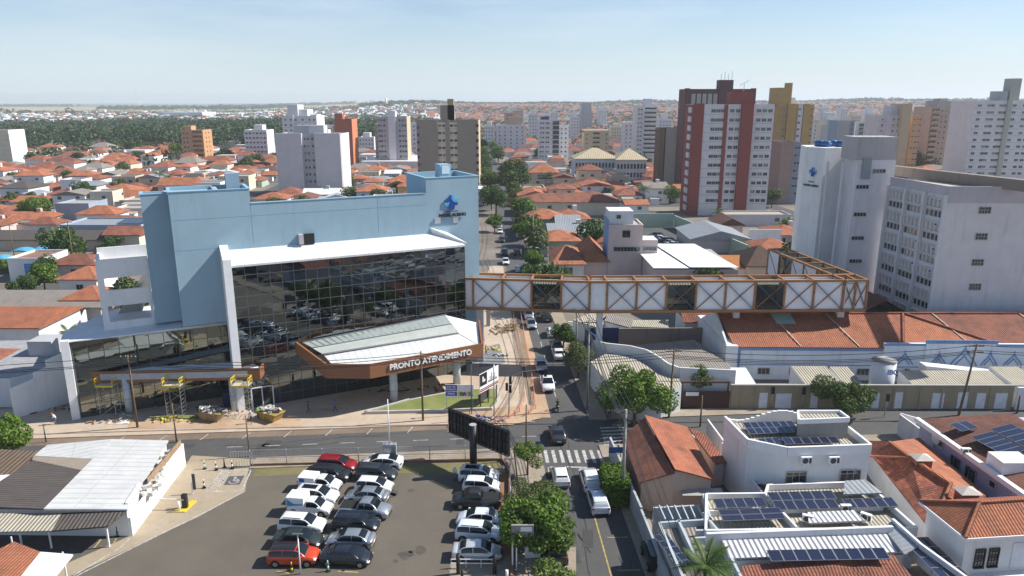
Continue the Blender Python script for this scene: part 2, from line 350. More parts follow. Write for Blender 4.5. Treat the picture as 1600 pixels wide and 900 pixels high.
LAWN = speckle('lawn', (.15, .19, .05), (.23, .24, .075), (.28, .25, .11), s1=.3, s2=1, s3=12); DRYG = speckle('dry_grass', (.14, .14, .05), (.2, .17, .08), (.27, .19, .11), s1=.4, s2=1.5, s3=14)
DIRT = speckle('red_earth', (.25, .115, .06), (.33, .18, .1), (.2, .13, .09), s1=.4); LINE = plain('road_marking_paint', (.42, .41, .39), .8, var=.45, scale=2.5); LINY = plain('yellow_marking_paint', (.38, .28, .09), .8, var=.45, scale=3)
PLZ = speckle('plaza_paving', (.47, .37, .28), (.53, .43, .33), (.35, .25, .18), s1=.25, s2=.8)
TRUNK = plain('tree_bark', (.11, .08, .055), .95, var=.3, scale=5)
L_BR = leafm('bright_leaves', (.085, .15, .018), (.14, .23, .028), .3); L_MD = leafm('mid_green_leaves', (.04, .085, .016), (.075, .13, .025), .25); L_DK = leafm('dark_leaves', (.02, .045, .012), (.04, .075, .02), .2)
L_OL = leafm('olive_leaves', (.075, .1, .03), (.13, .15, .055), .25); L_PL = leafm('palm_leaves', (.035, .075, .015), (.07, .12, .025), .2); L_FAR = leafm('far_leaves', (.022, .05, .018), (.05, .085, .03), .15, .02)
# ================================================================ GROUND
def sstep(a, b, x):
    t = max(0, min(1, (x-a)/(b-a))); return t*t*(3-2*t)
def TZ(x, y):
    """height of the land: flat town, a low ridge to the north and north-east"""
    if y < 600: return 0.0
    r = x/max(y, 1); A = 29*sstep(-.38, -.12, r)+5*sstep(.1, .5, r)
    h = A*sstep(650, 2900, y)
    h += 2.5*sin(x*.0021+1)*sin(y*.0017)*sstep(1500, 3000, y)
    return h-1.2*sstep(600, 1200, y)*sstep(-.1, -.4, r)
def axis(vals):
    out = []
    for a, b, n in vals: out += [a+(b-a)*i/n for i in range(n)]
    return out+[vals[-1][1]]
xs = axis([(-14000, -3000, 10), (-3000, -600, 24), (-600, 600, 24), (600, 3000, 24), (3000, 14000, 10)])
ys = axis([(-400, 600, 5), (600, 3600, 50), (3600, 14000, 14)])
mb = MB(); mb.v = [(x, y, TZ(x, y)) for y in ys for x in xs]; nx = len(xs)
for j in range(len(ys)-1):
    for i in range(nx-1): mb.f.append([j*nx+i, j*nx+i+1, (j+1)*nx+i+1, (j+1)*nx+i]); mb.m.append(0); mb.sm.append(True)
gm, gt, gb = nodes_of('land'); geo = gt.nodes.new('ShaderNodeNewGeometry'); gp = geo.outputs['Position']; sp = gt.nodes.new('ShaderNodeSeparateXYZ'); gt.links.new(gp, sp.inputs[0])
a = noise(gt, gp, .02, 5, .65); b2 = noise(gt, gp, .25, 5, .7); f3 = noise(gt, gp, .0022, 4, .6); f4 = noise(gt, gp, .006, 4, .6)
city = mixc(gt, ramp(gt, a, .35, .6), (.12, .1, .08), (.22, .19, .155)); city = mixc(gt, ramp(gt, b2, .5, .75, 0, .5), city, (.3, .25, .2))
green = mixc(gt, ramp(gt, f4, .4, .6), (.035, .06, .022), (.09, .11, .045)); field = mixc(gt, ramp(gt, f3, .42, .58), (.42, .33, .21), (.26, .24, .13))
wr = ramp(gt, sp.outputs[1], 520, 760); wr = mathn(gt, 'MULTIPLY', wr, ramp(gt, mathn(gt, 'DIVIDE', sp.outputs[0], sp.outputs[1]), -.24, -.13, 1, .25))
o = mixc(gt, wr, city, green); o = mixc(gt, mathn(gt, 'MULTIPLY', ramp(gt, sp.outputs[1], 2300, 2500), ramp(gt, mathn(gt, 'DIVIDE', sp.outputs[0], sp.outputs[1]), -.2, -.1, 1, .12)), o, field)
o = mixc(gt, ramp(gt, sp.outputs[1], 5200, 5900), o, (.05, .075, .04))
gt.links.new(o, gb.inputs['Base Color']); gb.inputs['Roughness'].default_value = 1
struct(mb, 'ground', gm)
# ---------------------------------------------------------------- streets
SX = lambda y: 6.8-.05*(y-81)                 # centre line of the main street
CY = lambda x: 82+.08*(x+10)                  # centre line of the cross street
def strip_ns(mb, off, w, y0, y1, z, mi=0, step=40):
    y = y0
    while y < y1:
        yb = min(y+step, y1)
        mb.quad((SX(y)+off-w, y, z+TZ(off, y)), (SX(y)+off+w, y, z+TZ(off, y)), (SX(yb)+off+w, yb, z+TZ(off, yb)), (SX(yb)+off-w, yb, z+TZ(off, yb)), mi); y = yb
def strip_ew(mb, off, w, x0, x1, z, mi=0, step=60):
    x = x0
    while x < x1:
        xb = min(x+step, x1)
        ya, yb_ = CY(x)+off, CY(xb)+off
        mb.quad((x, ya-w, z+TZ(x, ya)), (xb, yb_-w, z+TZ(xb, yb_)), (xb, yb_+w, z+TZ(xb, yb_)), (x, ya+w, z+TZ(x, ya)), mi); x = xb
mb = MB()
NS = [-420, -315, -210, -105, 0, 105, 210, 315, 420]; EW = [0, 100, 200, 300, 400, 500]
strip_ns(mb, 0, 3.5, -60, 900, .016)
for o_ in NS:
    if o_: strip_ns(mb, o_, 3.6, 90 if o_ < 0 else 92, 620, .012)
struct(mb, 'main_road', ASPH)
mb = MB()
for o_ in EW: strip_ew(mb, o_, 3.6, -430, 430, .008+.0 if o_ else .020)
struct(mb, 'cross_road', ASPH)
# pavements as raised slabs along the near streets
def slab(name, pts, mat, z=.13):
    m_ = MB(); m_.prism([(p[0], p[1]) for p in pts], -.05, z, 0, 0, False); return struct(m_, name, mat)
def stripslab(m_, off0, off1, y0, y1, z=.13): m_.prism([(SX(y0)+off0, y0), (SX(y0)+off1, y0), (SX(y1)+off1, y1), (SX(y1)+off0, y1)], -.05, z, 0, 0, False)
m_ = MB()
stripslab(m_, 3.5, 5.9, -50, CY(10)-3.6); stripslab(m_, -6.6, -3.5, -50, CY(3)-3.6-.2); stripslab(m_, 3.5, 5.8, CY(10)+3.6, 180-.4)
stripslab(m_, 3.5, 5.6, 187, 280)
struct(m_, 'pavement', PAVE)
m_ = MB()
m_.prism([(12.6, CY(12.6)+3.6), (75, CY(75)+3.6), (75, CY(75)+5.9), (12.6, CY(12.6)+5.9)], -.05, .13, 0, 0, False)
m_.prism([(12.6, CY(12.6)-3.6), (75, CY(75)-3.6), (75, CY(75)-5.3), (12.6, CY(12.6)-5.3)], -.05, .13, 0, 0, False)
m_.prism([(-29.5, CY(-29.5)-3.6), (.2, CY(.2)-3.6), (.2, CY(.2)-6.2), (-29.5, CY(-29.5)-6.2)], -.05, .12, 0, 0, False)
m_.prism([(-100, CY(-100)-3.6), (-39.5, CY(-39.5)-3.6), (-39.5, CY(-39.5)-5.4), (-100, CY(-100)-5.4)], -.05, .12, 0, 0, False)
struct(m_, 'side_pavement', PAVE)
slab('plaza_paving', [(-90, CY(-90)+3.6), (SX(88)-3.9, CY(2)+3.6), (SX(106)-4.2, 106), (SX(178)-4.2, 178), (SX(178)-7.5, 178), (-8, 112), (-50, 92), (-90, 89)], PLZ, .12)
def sheet_px(name, pts, z, mat): 
    m_ = MB(); q = [P(a, b, 0) for a, b in pts]; m_.add([(p.x, p.y, z) for p in q], [list(range(len(q)))], 0)
    if m_.v and sum(q[i].x*q[(i+1) % len(q)].y-q[(i+1) % len(q)].x*q[i].y for i in range(len(q))) < 0: m_.f[0].reverse()
    return struct(m_, name, mat)
# strip of torn-up carriageway and red earth along the clinic kerb
m_ = MB(); m_.quad((-70, CY(-70)+1.6, .026), (-3, CY(-3)+2.3, .026), (-3, CY(-3)+3.6, .026), (-70, CY(-70)+3.6, .026)); struct(m_, 'parking_strip', speckle('dusty_strip', (.17, .125, .09), (.24, .18, .13), (.3, .2, .13)))
m_ = MB(); m_.quad((SX(88)-3.5, 88, .03), (SX(88)-1.4, 88, .03), (SX(128)-1.6, 128, .03), (SX(128)-3.5, 128, .03)); struct(m_, 'road_works_strip', SAND)
# parking lot, drive, verges
sheet_px('parking_lot', [(388, 732), (795, 727), (800, 905), (760, 990), (100, 990), (100, 905), (310, 808), (383, 768)], .030, GRAV)
sheet_px('driveway', [(300, 712), (400, 718), (400, 733), (388, 733), (383, 768), (310, 808), (100, 905), (60, 940), (60, 900), (203, 838), (290, 727)], .034, TANC)
sheet_px('grass_verge', [(400, 731), (560, 727), (780, 722), (785, 745), (700, 742), (560, 738), (395, 745)], .038, DRYG)
sheet_px('earth_verge', [(776, 745), (795, 740), (800, 905), (782, 905)], .038, DIRT)
sheet_px('side_yard', [(0, 830), (203, 838), (60, 940), (-80, 940)], .028, speckle('yard_asphalt', (.085, .08, .075), (.12, .11, .1), (.18, .16, .13)))
sheet_px('gate_pad', [(703, 880), (900, 855), (900, 905), (850, 990), (700, 990)], .045, PAVE)
# markings
m_ = MB()
def stripe(a, b, wd, z=.030, mi=0):
    a = Vector((a[0], a[1], z)); b = Vector((b[0], b[1], z)); d = (b-a).normalized(); r = Vector((d.y, -d.x, 0))*wd/2
    m_.quad(a-r, a+r, b+r, b-r, mi)
for k in range(8):
    x = 3.9+k*.9; stripe((x+.17, 75.7), (x, 78.8), .4)
for k in range(6):
    y = 80.1+k*.95; stripe((11.1, y), (14.2, y+.25), .42)
for k in range(9): stripe((-34+k*4.4, CY(-34+k*4.4)-.5), (-32.2+k*4.4, CY(-32.2+k*4.4)-.5), .12)
for k in range(9): stripe((-48+k*5, CY(-48+k*5)+1.7), (-47.6+k*5, CY(-47.6+k*5)+3.4), .12, .034)
stripe((6.6, 74.7), (8.4, 74.6), .25)
for k in range(12): stripe((SX(95+k*7), 95+k*7), (SX(98+k*7), 98+k*7), .12)
for k in range(5): stripe((SX(57+k*4)-3.1, 57+k*4), (SX(57+k*4)-3.12, 58.6+k*4), .12)
for k, (p, q) in enumerate([((383, 768), (310, 806)), ((310, 806), (130, 895)), ((130, 895), (60, 935)), ((203, 842), (188, 856)), ((188, 856), (115, 900)), ((348, 735), (322, 769)), ((322, 769), (378, 767)), ((378, 767), (392, 736)), ((349, 735), (392, 735)), ((359, 736), (338, 768)), ((205, 836), (290, 728))]):
    a_, b_ = P(*p), P(*q); stripe(a_, b_, .14, .042)
for k in range(8):
    t_ = k/8; a_ = P(348-26*t_, 737+30*t_); b_ = P(360-22*t_+1, 737+30*t_-1+.5); stripe(a_, b_, .14, .042)
struct(m_, 'road_marking', LINE)
m_ = MB()
stripe((SX(50)+.5, 50), (SX(70)+.6, 70), .14); stripe((SX(20)+.5, 20), (SX(50)+.5, 50), .14)
for y in (56, 61, 66): stripe((SX(y)+1.2, y), (SX(y)+3.2, y+.02), .13)
for p, q in [((432, 893), (452, 896)), ((528, 893), (560, 895)), ((147, 857), (158, 843)), ((178, 848), (182, 842)), ((700, 890), (712, 889))]: stripe(P(*p), P(*q), .16, .042)
struct(m_, 'yellow_marking', LINY)
m_ = MB(); rt_ = random.Random(8)
for k in range(13):
    a_ = Vector((SX(50)+rt_.uniform(-2.6, 2.6), rt_.uniform(52, 74) if k < 7 else rt_.uniform(88, 120), 0)); d_ = Vector((rt_.uniform(-.1, .1), 1, 0))
    for j in range(int(rt_.uniform(5, 12))): d_.x += rt_.uniform(-.12, .12); b_ = a_+d_*.8; stripe(a_, b_, .07, .026); a_ = b_
for k in range(6):
    a_ = Vector((rt_.uniform(-45, 0), 0, 0)); a_.y = CY(a_.x)+rt_.uniform(-2.5, 2); d_ = Vector((1, .08, 0))
    for j in range(int(rt_.uniform(5, 12))): d_.y += rt_.uniform(-.1, .1); b_ = a_+d_*1.2; stripe(a_, b_, .07, .028); a_ = b_
for p in ((892, 812), (905, 838), (912, 850), (902, 835)):
    q_ = P(*p); stripe(q_, q_+Vector((.5, -1.4, 0)), .1, .027)
struct(m_, 'tar_seam', plain('tar', (.02, .02, .022), .6))
m_ = MB(); rt_ = random.Random(9)
for k in range(9):
    cx_, cy_ = (SX(70)+rt_.uniform(-2.5, 2.5), rt_.uniform(53, 74)) if k < 5 else (rt_.uniform(-40, -2), 80+rt_.uniform(-1.5, 1.5))
    m_.obox((cx_, cy_, .0265), rt_.uniform(.8, 2.4), rt_.uniform(.8, 3.2), .002, rt_.uniform(-.1, .1))
struct(m_, 'road_patch', speckle('patched_asphalt', (.055, .054, .056), (.065, .063, .062), (.09, .085, .078)))
m_ = MB()
for k in range(26):
    px_, py_ = rt_.uniform(430, 780), rt_.uniform(745, 890); q_ = P(px_, py_); n_ = 9; r_ = rt_.uniform(.25, .9); m_.add([(q_.x+r_*rt_.uniform(.6, 1.2)*cos(2*pi*i/n_), q_.y+r_*rt_.uniform(.6, 1.2)*sin(2*pi*i/n_), .0325) for i in range(n_)], [list(range(n_))])
struct(m_, 'oil_stain', plain('oily_gravel', (.075, .065, .055), .8, var=.3))
# disabled bay symbol
c = P(366, 751); m_ = MB(); m_.obox((c.x, c.y, .043), 1.7, 1.9, .003, .08); struct(m_, 'bay_symbol_pad', plain('dull_paint', (.09, .09, .095)))
m_ = MB()
for i in range(14):
    a0, a1 = 2*pi*i/18+pi, 2*pi*(i+1)/18+pi
    stripe((c.x+.05+.5*cos(a0), c.y-.2+.5*sin(a0)), (c.x+.05+.5*cos(a1), c.y-.2+.5*sin(a1)), .12, .05)
stripe((c.x-.1, c.y+.35), (c.x-.05, c.y-.1), .14, .05); stripe((c.x-.05, c.y-.1), (c.x+.4, c.y-.12), .14, .05); stripe((c.x+.4, c.y-.1), (c.x+.6, c.y-.55), .14, .05)
m_.obox((c.x-.12, c.y+.6, .049), .28, .28, .004); struct(m_, 'bay_symbol', LINE)
# ================================================================ SHARED WINDOW MESHES
def win_mesh(wd, ht, panes=2, rows=1, fr=.07, d=.1, glass=None, frame=None):
    """frame stands proud of the wall, panes sit inside; origin at the centre on the wall face, faces -Y"""
    m = MB(); m.box(-wd/2, wd/2, -.03, .02, -ht/2, ht/2, 0)
    m.box(-wd/2-fr, -wd/2, -d, .02, -ht/2-fr, ht/2+fr, 1); m.box(wd/2, wd/2+fr, -d, .02, -ht/2-fr, ht/2+fr, 1)
    m.box(-wd/2, wd/2, -d, .02, ht/2, ht/2+fr, 1); m.box(-wd/2-fr, wd/2+fr, -d-.05, .02, -ht/2-fr*1.6, -ht/2, 1)
    for k in range(1, panes): x = -wd/2+wd*k/panes; m.box(x-.025, x+.025, -.06, -.03, -ht/2, ht/2, 1)
    for k in range(1, rows): z = -ht/2+ht*k/rows; m.box(-wd/2, wd/2, -.055, -.03, z-.025, z+.025, 1)
    return m.mesh('window', [glass or WIN, frame or FRM])
def ac_unit_mesh():
    m = MB(); m.box(-.42, .42, -.34, 0, -.3, .3, 0)
    for i in range(16):
        a0, a1 = 2*pi*i/16, 2*pi*(i+1)/16; m.add([(-.1+.24*cos(a0), -.35, .24*sin(a0)), (-.1+.24*cos(a1), -.35, .24*sin(a1)), (-.1, -.35, 0)], [(0, 1, 2)], 1)
    m.box(.2, .38, -.352, -.34, -.22, .22, 1); m.bar((-.35, 0, -.33), (-.35, -.4, -.33), .05, mi=2); m.bar((.35, 0, -.33), (.35, -.4, -.33), .05, mi=2)
    return m.mesh('air_conditioner', [WPNT, DKG, STL])
AC_ME = ac_unit_mesh()
def ac(p, az, label, group='air conditioner units on walls', s=1.0):
    o = bpy.data.objects.new('air_conditioner', AC_ME); col.objects.link(o); o.location = p; o.rotation_euler = (0, 0, pi/2-az); o.scale = (s, s, s)
    return tag(o, label, 'air conditioner', group)
def on_wall(me, name, parent, p, az, scale=None):
    """put a -Y facing shared mesh on a camera-facing wall with tangent azimuth az (world position p)"""
    x, y, z, r = ROOTS.get(parent.name, (0, 0, 0, 0)); ca, sa = cos(-r), sin(-r)
    q = ((p[0]-x)*ca-(p[1]-y)*sa, (p[0]-x)*sa+(p[1]-y)*ca, p[2]-z)
    return meshobj(name, me, parent, q, pi/2-az-r, scale)
# ================================================================ THE BLUE CLINIC
F = Fr(-35.7, 90.6, R(64)); C = F.p(12, -8)
clin = thing('clinic_building', 'sky blue windowless clinic block with a huge dark mirror-glass front', 'building', (C.x, C.y, 0))
def W_blk(u0, u1, v0, v1, z0, z1, cope=.18):
    m = MB(); F.box(m, u0, u1, v0, v1, z0, z1); o = m.build('wall', BLU, clin); return o
W_blk(-6.3, -.7, -9, -3, 11.6, 28.6); W_blk(-.7, 3.3, -9, -3, 11.6, 26.6); W_blk(-9.5, -6.3, -10.5, -7, 11.4, 28.0); W_blk(3.3, 27.4, -4.2, -3, 11.6, 27.1); W_blk(3.3, 27.4, -17, -4.2, 11.6, 23.6); W_blk(27.4, 35.6, -12, -3, 0.12, 28.5)
# parapets with coping (the roofs sit below them)
def ring(z0, z1, u0, u1, v0, v1, t, mat, name='parapet', skip=()):
    m = MB()
    if 'f' not in skip: F.box(m, u0, u1, v1-t, v1, z0, z1)
    if 'b' not in skip: F.box(m, u0, u1, v0, v0+t, z0, z1)
    if 'l' not in skip: F.box(m, u0, u0+t, v0+t, v1-t, z0, z1)
    if 'r' not in skip: F.box(m, u1-t, u1, v0+t, v1-t, z0, z1)
    return m.build(name, mat, clin)
ring(28.6, 29.0, -6.3, -.7, -9, -3, .3, BLU); ring(26.6, 29.0, -.7, 3.3, -9, -3, .3, BLU); ring(28.0, 28.45, -9.5, -6.35, -10.5, -7, .3, BLU); ring(28.5, 29.25, 27.4, 35.6, -12, -3, .3, BLU)
m = MB()
for (u0, u1, v0, v1, z) in ((-6.4, 3.4, -3.34, -2.93, 29.0), (3.4, 27.3, -3.34, -2.93, 27.1), (27.3, 35.7, -3.34, -2.93, 29.25), (-9.6, -6.45, -7.34, -6.93, 28.45), (-9.6, -9.2, -10.5, -7.34, 28.45), (27.3, 35.7, -12.1, -11.7, 29.25), (-6.3, 3.3, -9.1, -8.7, 29.0), (-6.4, -6.0, -8.7, -3.34, 29.0), (35.3, 35.7, -11.7, -3.34, 29.25), (27.3, 27.7, -11.7, -3.34, 29.25), (3.0, 3.4, -8.7, -3.34, 29.0)): F.box(m, u0, u1, v0, v1, z+.003, z+.09)
m.build('coping', plain('coping_blue', (.27, .45, .58), .6, var=.05), clin)
m = MB(); F.box(m, .9, 2.6, -8.6, -7.2, 26.61, 30.7); m.build('roof_turret', BLU, clin); m = MB(); F.box(m, 31.4, 33.2, -10, -7.8, 28.52, 30.7); m.build('roof_turret', BLU, clin)
m = MB(); F.box(m, 31.7, 32.9, -7.79, -7.72, 29.3, 30.5); m.build('hatch', plain('pale_hatch', (.6, .7, .75), .5), clin)
# glass volume in front
GL = mirror('mirror_glass', (.17, .195, .21), .02)
m = MB(); m2 = MB(); du, dz = 32/21, 19.6/14; rr = random.Random(3)
F.box(m2, 0, 32, -3, -.14, .12, 19.6); m2.build('wall', DKG, clin)
for i in range(21):
    for j in range(14):
        e = [rr.uniform(-.006, .006) for _ in range(4)]
        if j < 5 and 9.5 < i < 15 and j < 3: pass
        m.add([F.p(i*du+.02, e[0], j*dz+.15), F.p((i+1)*du-.02, e[1], j*dz+.15), F.p((i+1)*du-.02, e[2], (j+1)*dz+.11), F.p(i*du+.02, e[3], (j+1)*dz+.11)], [(0, 1, 2, 3)])
m.build('glass_facade', GL, clin)
m = MB(); 
for i in range(22): m.bar(F.p(i*du, .02, .12), F.p(i*du, .02, 19.7), .07, .05)
for j in range(15): m.bar(F.p(0, .025, .12+j*dz), F.p(32, .025, .12+j*dz), .05, .06)
m.build('mullion_grid', plain('dark_mullion', (.13, .14, .14), .5, .4), clin)
# white frame fins and the sloping white roof over the glass
m = MB(); F.box(m, -1.0, -.02, -3, .45, .12, 20.6); m.build('side_fin', WPNT, clin)
m = MB(); a = [F.p(-.02, -3, 21.2), F.p(30.4, -3, 21.2), F.p(32.0, .3, 19.75), F.p(-.02, .3, 19.75)]; b = [p-Vector((0, 0, .25)) for p in a]
m.add([*a, *b], [(3, 2, 1, 0), (0, 1, 5, 4), (1, 2, 6, 5), (2, 3, 7, 6), (3, 0, 4, 7)]); m.build('sloping_roof', SEAM, clin)
m = MB(); m.add([F.p(-1, -3, 20.6), F.p(-1, .45, 20.6), F.p(-.02, .45, 20.6), F.p(-.02, -3, 20.6), F.p(-1, -3, 21.9), F.p(-.02, -3, 21.9)], [(0, 1, 2, 3), (0, 4, 1), (3, 2, 5), (1, 4, 5, 2), (0, 3, 5, 4)]); m.build('side_fin', WPNT, clin)
m = MB(); m.add([F.p(28.2, -2.99, 21.15), F.p(30.6, -2.99, 21.15), F.p(32.4, .3, 19.8), F.p(27.8, -2.99, 22.1), F.p(32.4, .3, 19.95)], [(0, 2, 1), (0, 3, 4, 2), (1, 2, 4), (0, 1, 3), (1, 4, 3)]); m.build('roof_wing', WPNT, clin)
m = MB(); F.box(m, 9.0, 9.6, -3, -2.2, 21.3, 22.6); m.build('duct', GRY, clin)
m = MB(); F.box(m, 9.6, 11.1, -2.99, -2.6, 21.2, 22.6); m.build('duct_opening', BLK, clin)
m = MB(); F.box(m, 28.6, 29.5, -2.99, -2.93, 22.6, 23.5); m.build('wall_plate', WPNT, clin); m = MB(); F.box(m, 31.5, 32.3, -2.99, -2.93, 22.5, 23.3); m.build('wall_plate', WPNT, clin)
# pale construction joints
m = MB(); 
for u, z0, z1 in ((3.3, 21.9, 27.2), (20.2, 21.9, 27.0)): F.box(m, u-.02, u+.02, -3, -2.985, z0, z1)
for z, u0, u1 in ((25.5, -6.3, 27.2), (21.6, -6.3, -1.05)): F.box(m, u0, u1, -3, -2.985, z-.02, z+.02)
m.build('render_joint', plain('joint_blue', (.21, .38, .5), .9), clin)
# emblem and lettering standing off the wall
NAVY = plain('navy_letter', (.012, .018, .05), .5, var=0); CYN = plain('cyan_emblem', (.05, .42, .8), .4, var=0); DBL = plain('deep_blue_emblem', (.012, .06, .3), .4, var=0)
def emblem(px, py, s, fr, v, parent):
    """a rounded cross of deep and bright blue with a small blue figure at its foot"""
    def pt(a, b, d): return fr.p(px+a*s, v+d, py+b*s)
    def slab_(pts, d0, d1, mat, nm):
        m = MB(); n = len(pts); A = [pt(a, b, d1) for a, b in pts]; B = [pt(a, b, d0) for a, b in pts]
        m.add(A+B, [list(range(n)), [2*n-1-i for i in range(n)]]+[((i+1) % n, i, n+i, n+(i+1) % n) for i in range(n)]); return m.build(nm, mat, parent)
    slab_([(-.4, .4), (.05, .4), (.02, 1.05), (-.25, 1.05), (-.4, .9)], .1, .2, DBL, 'emblem_arm'); slab_([(-1, .42), (-.41, .42), (-.1, .15), (-.6, .0), (-1.05, .05)], .1, .2, DBL, 'emblem_arm')
    slab_([(.02, 1.05), (.3, 1.05), (.42, .9), (.42, .42), (.95, .42), (1.05, .3), (1.02, -.02), (.5, .05), (.07, .4)], .1, .2, CYN, 'emblem_arm')
    slab_([(-1.05, .04), (-.6, -.01), (-.25, .1), (-.42, -.5), (-.95, -.42), (-1.05, -.3)], .1, .2, CYN, 'emblem_arm')
    slab_([(.4, .04), (1.02, -.04), (1.0, -.42), (.46, -.48)], .1, .2, DBL, 'emblem_arm')
    slab_([(-.22, .1), (.05, .38), (.33, .1), (.46, -.6), (.42, -1.05), (-.36, -1.05), (-.42, -.6)], .12, .24, plain('royal_blue_emblem', (.012, .05, .26), .4, var=0), 'emblem_figure')
sgn = thing('clinic_sign', 'blue cross emblem above dark PADRE ALBINO letters on the blue clinic wall', 'sign', F.p(31.6, -2.9, 22))
emblem(31.2, 25.6, 1.0, F, -3, sgn)
text_mesh('PADRE ALBINO', .62, NAVY, .1, .03, parent=sgn, M=facing(F.p(31.3, -2.72, 23.75), R(64), sgn))
text_mesh('HOSPITAL', .34, NAVY, .06, .0, parent=sgn, M=facing(F.p(31.3, -2.75, 24.3), R(64), sgn), spacing=1.25)
# low wing to the left: white column, glass, white roof
G0 = P(337, 503, 11.0); GL0 = Vector((-55.9, 87.8, 0)); az2 = math.atan2(G0.x-GL0.x, G0.y-GL0.y); F2 = Fr(GL0.x, GL0.y, az2); LW = 21.2
wing = thing('glass_wing', 'low mirror-glass wing with white sloping roof left of the blue clinic block', 'building', (-46, 92, 0))
GL2 = mirror('greenish_mirror_glass', (.26, .285, .265), .03)
m = MB(); n2 = 12; hz = 10.5
for i in range(n2):
    for j in range(6):
        e = [rr.uniform(-.012, .012) for _ in range(4)]; d = LW/n2
        m.add([F2.p(i*d+.02, e[0], j*hz/6+.14), F2.p((i+1)*d-.02, e[1], j*hz/6+.14), F2.p((i+1)*d-.02, e[2], (j+1)*hz/6+.1), F2.p(i*d+.02, e[3], (j+1)*hz/6+.1)], [(0, 1, 2, 3)])
m.build('glass_facade', GL2, wing)
m = MB()
for i in range(n2+1): m.bar(F2.p(i*LW/n2, .02, .12), F2.p(i*LW/n2, .02, hz+.1), .07, .05)
for j in range(7): m.bar(F2.p(0, .025, .12+j*hz/6), F2.p(LW, .025, .12+j*hz/6), .05)
m.build('mullion_grid', MATS['dark_mullion'], wing)
m = MB(); F2.box(m, .1, LW-.1, -9, -.14, .12, hz); F2.box(m, -.15, .05, -16, -.4, .12, hz); m.build('wall', WH, wing)
m = MB(); F2.box(m, -1.1, -.16, -1.1, .5, .12, 10.75); m.build('column', WPNT, wing)
m = MB(); q = [F2.p(-1.1, .4, 10.62), F2.p(LW-1.5, .3, 10.9), F2.p(LW-1.5, -9, 12.2), F2.p(4, -8, 12.0), F2.p(-1.1, -3.0, 11.0)]; 
m.prism([(p.x, p.y) for p in q], 10.52, [p.z for p in q]); m.build('roof', plain('white_membrane', (.66, .68, .7), .6, var=.08, scale=.8), wing)
# white open stair frame
st = thing('stair_block', 'white open-sided stair block with two wide openings beside the blue clinic', 'building', F.p(-12.5, -12, 0))
m = MB()
U0, U1, V1, V0 = -15.6, -9.55, -8, -14
F.box(m, U0, U0+.75, V1-.35, V1, 10, 20.3); F.box(m, U1-.35, U1, V1-.35, V1, 10, 20.3)
F.box(m, U0+.75, U1-.35, V1-.35, V1, 17.85, 20.3); F.box(m, U0+.75, U1-.35, V1-.35, V1, 14.1, 16.2); F.box(m, U0+.75, U1-.35, V1-.35, V1, 10, 12.0)
m.build('wall', WH, st)
for a5 in ((U0, U1, V0, V1-.36, 19.0, 19.3), (U0+.1, U1, V0, V1-.36, 14.2, 14.5)): m = MB(); F.box(m, *a5); m.build('slab', WH, st)
for a5 in ((U0, U1, V0, V0+.3, 10, 11.5), (U0, U0+.3, V0+.3, V1-.36, 19.31, 20.3), (U0, U1, V0, V0+.3, 19.31, 20.9)): m = MB(); F.box(m, *a5); m.build('parapet', WH, st)
m = MB(); m.add([F.p(U0+1, V0+1, 11), F.p(U1-.4, V0+1, 17.6), F.p(U1-.4, V0+1.2, 17.6), F.p(U0+1, V0+1.2, 11), F.p(U1-.4, V0+1, 14.6), F.p(U1-.4, V0+1.2, 14.6), F.p(U0+4.2, V0+1, 11), F.p(U0+4.2, V0+1.2, 11)], [(0, 1, 4, 6), (3, 7, 5, 2), (0, 3, 2, 1), (6, 4, 5, 7)]); m.build('stair_flight', CONC, st)
# ================================================================ CANOPIES
can = thing('entrance_canopy', 'wood-clad polygonal entrance canopy lettered PRONTO ATENDIMENTO with white ribbed roof', 'canopy', F.p(18, 5, 0))
cz0, cz1 = 5.1, 7.0
A = [F.p(7.1, .15), F.p(9.7, 6.6), F.p(14.8, 9.1), F.p(31.4, 7.75), F.p(33.8, 1.2), F.p(32.2, .15)]
zt = [8.5, 7.05, 7.0, 7.0, 8.4, 8.5]; zb = [6.85, 5.1, 5.05, 5.1, 6.6, 6.85]
m = MB()
for i in range(5):
    a, b = A[i], A[i+1]; d = (b-a).normalized(); nn = Vector((-d.y, d.x, 0))*.25
    if i == 4: continue
    m.add([a+Vector((0, 0, zb[i])), b+Vector((0, 0, zb[i+1])), b+Vector((0, 0, zt[i+1])), a+Vector((0, 0, zt[i])), a+nn+Vector((0, 0, zb[i])), b+nn+Vector((0, 0, zb[i+1])), b+nn+Vector((0, 0, zt[i+1])), a+nn+Vector((0, 0, zt[i]))], [(0, 1, 2, 3), (7, 6, 5, 4), (3, 2, 6, 7), (0, 4, 5, 1)])
m.build('fascia', WOODP, can)
def roofpoly(pts, mat, name, parent, th=.12):
    m = MB(); n = len(pts); b = [p-Vector((0, 0, th)) for p in pts]; s_ = sum(pts[i].x*pts[(i+1) % n].y-pts[(i+1) % n].x*pts[i].y for i in range(n))
    if s_ < 0: pts = pts[::-1]; b = b[::-1]
    m.add([*pts, *b], [list(range(n)), [2*n-1-i for i in range(n)]]+[((i+1) % n, i, n+i, n+(i+1) % n) for i in range(n)]); return m.build(name, mat, parent)
In = [F.p(12.6, 2.6, 6.9), F.p(10.6, 6.2, 6.75), F.p(15.0, 8.75, 6.6), F.p(31.0, 7.4, 6.6), F.p(29.4, 2.4, 7.2)]
roofpoly([F.p(10.3, 2.9, 6.95), In[1], In[2], In[3], F.p(29.6, 3.0, 7.3)], SEAM, 'roof', can)
SK = plain('skylight_glass', (.3, .34, .32), .3, var=.1)
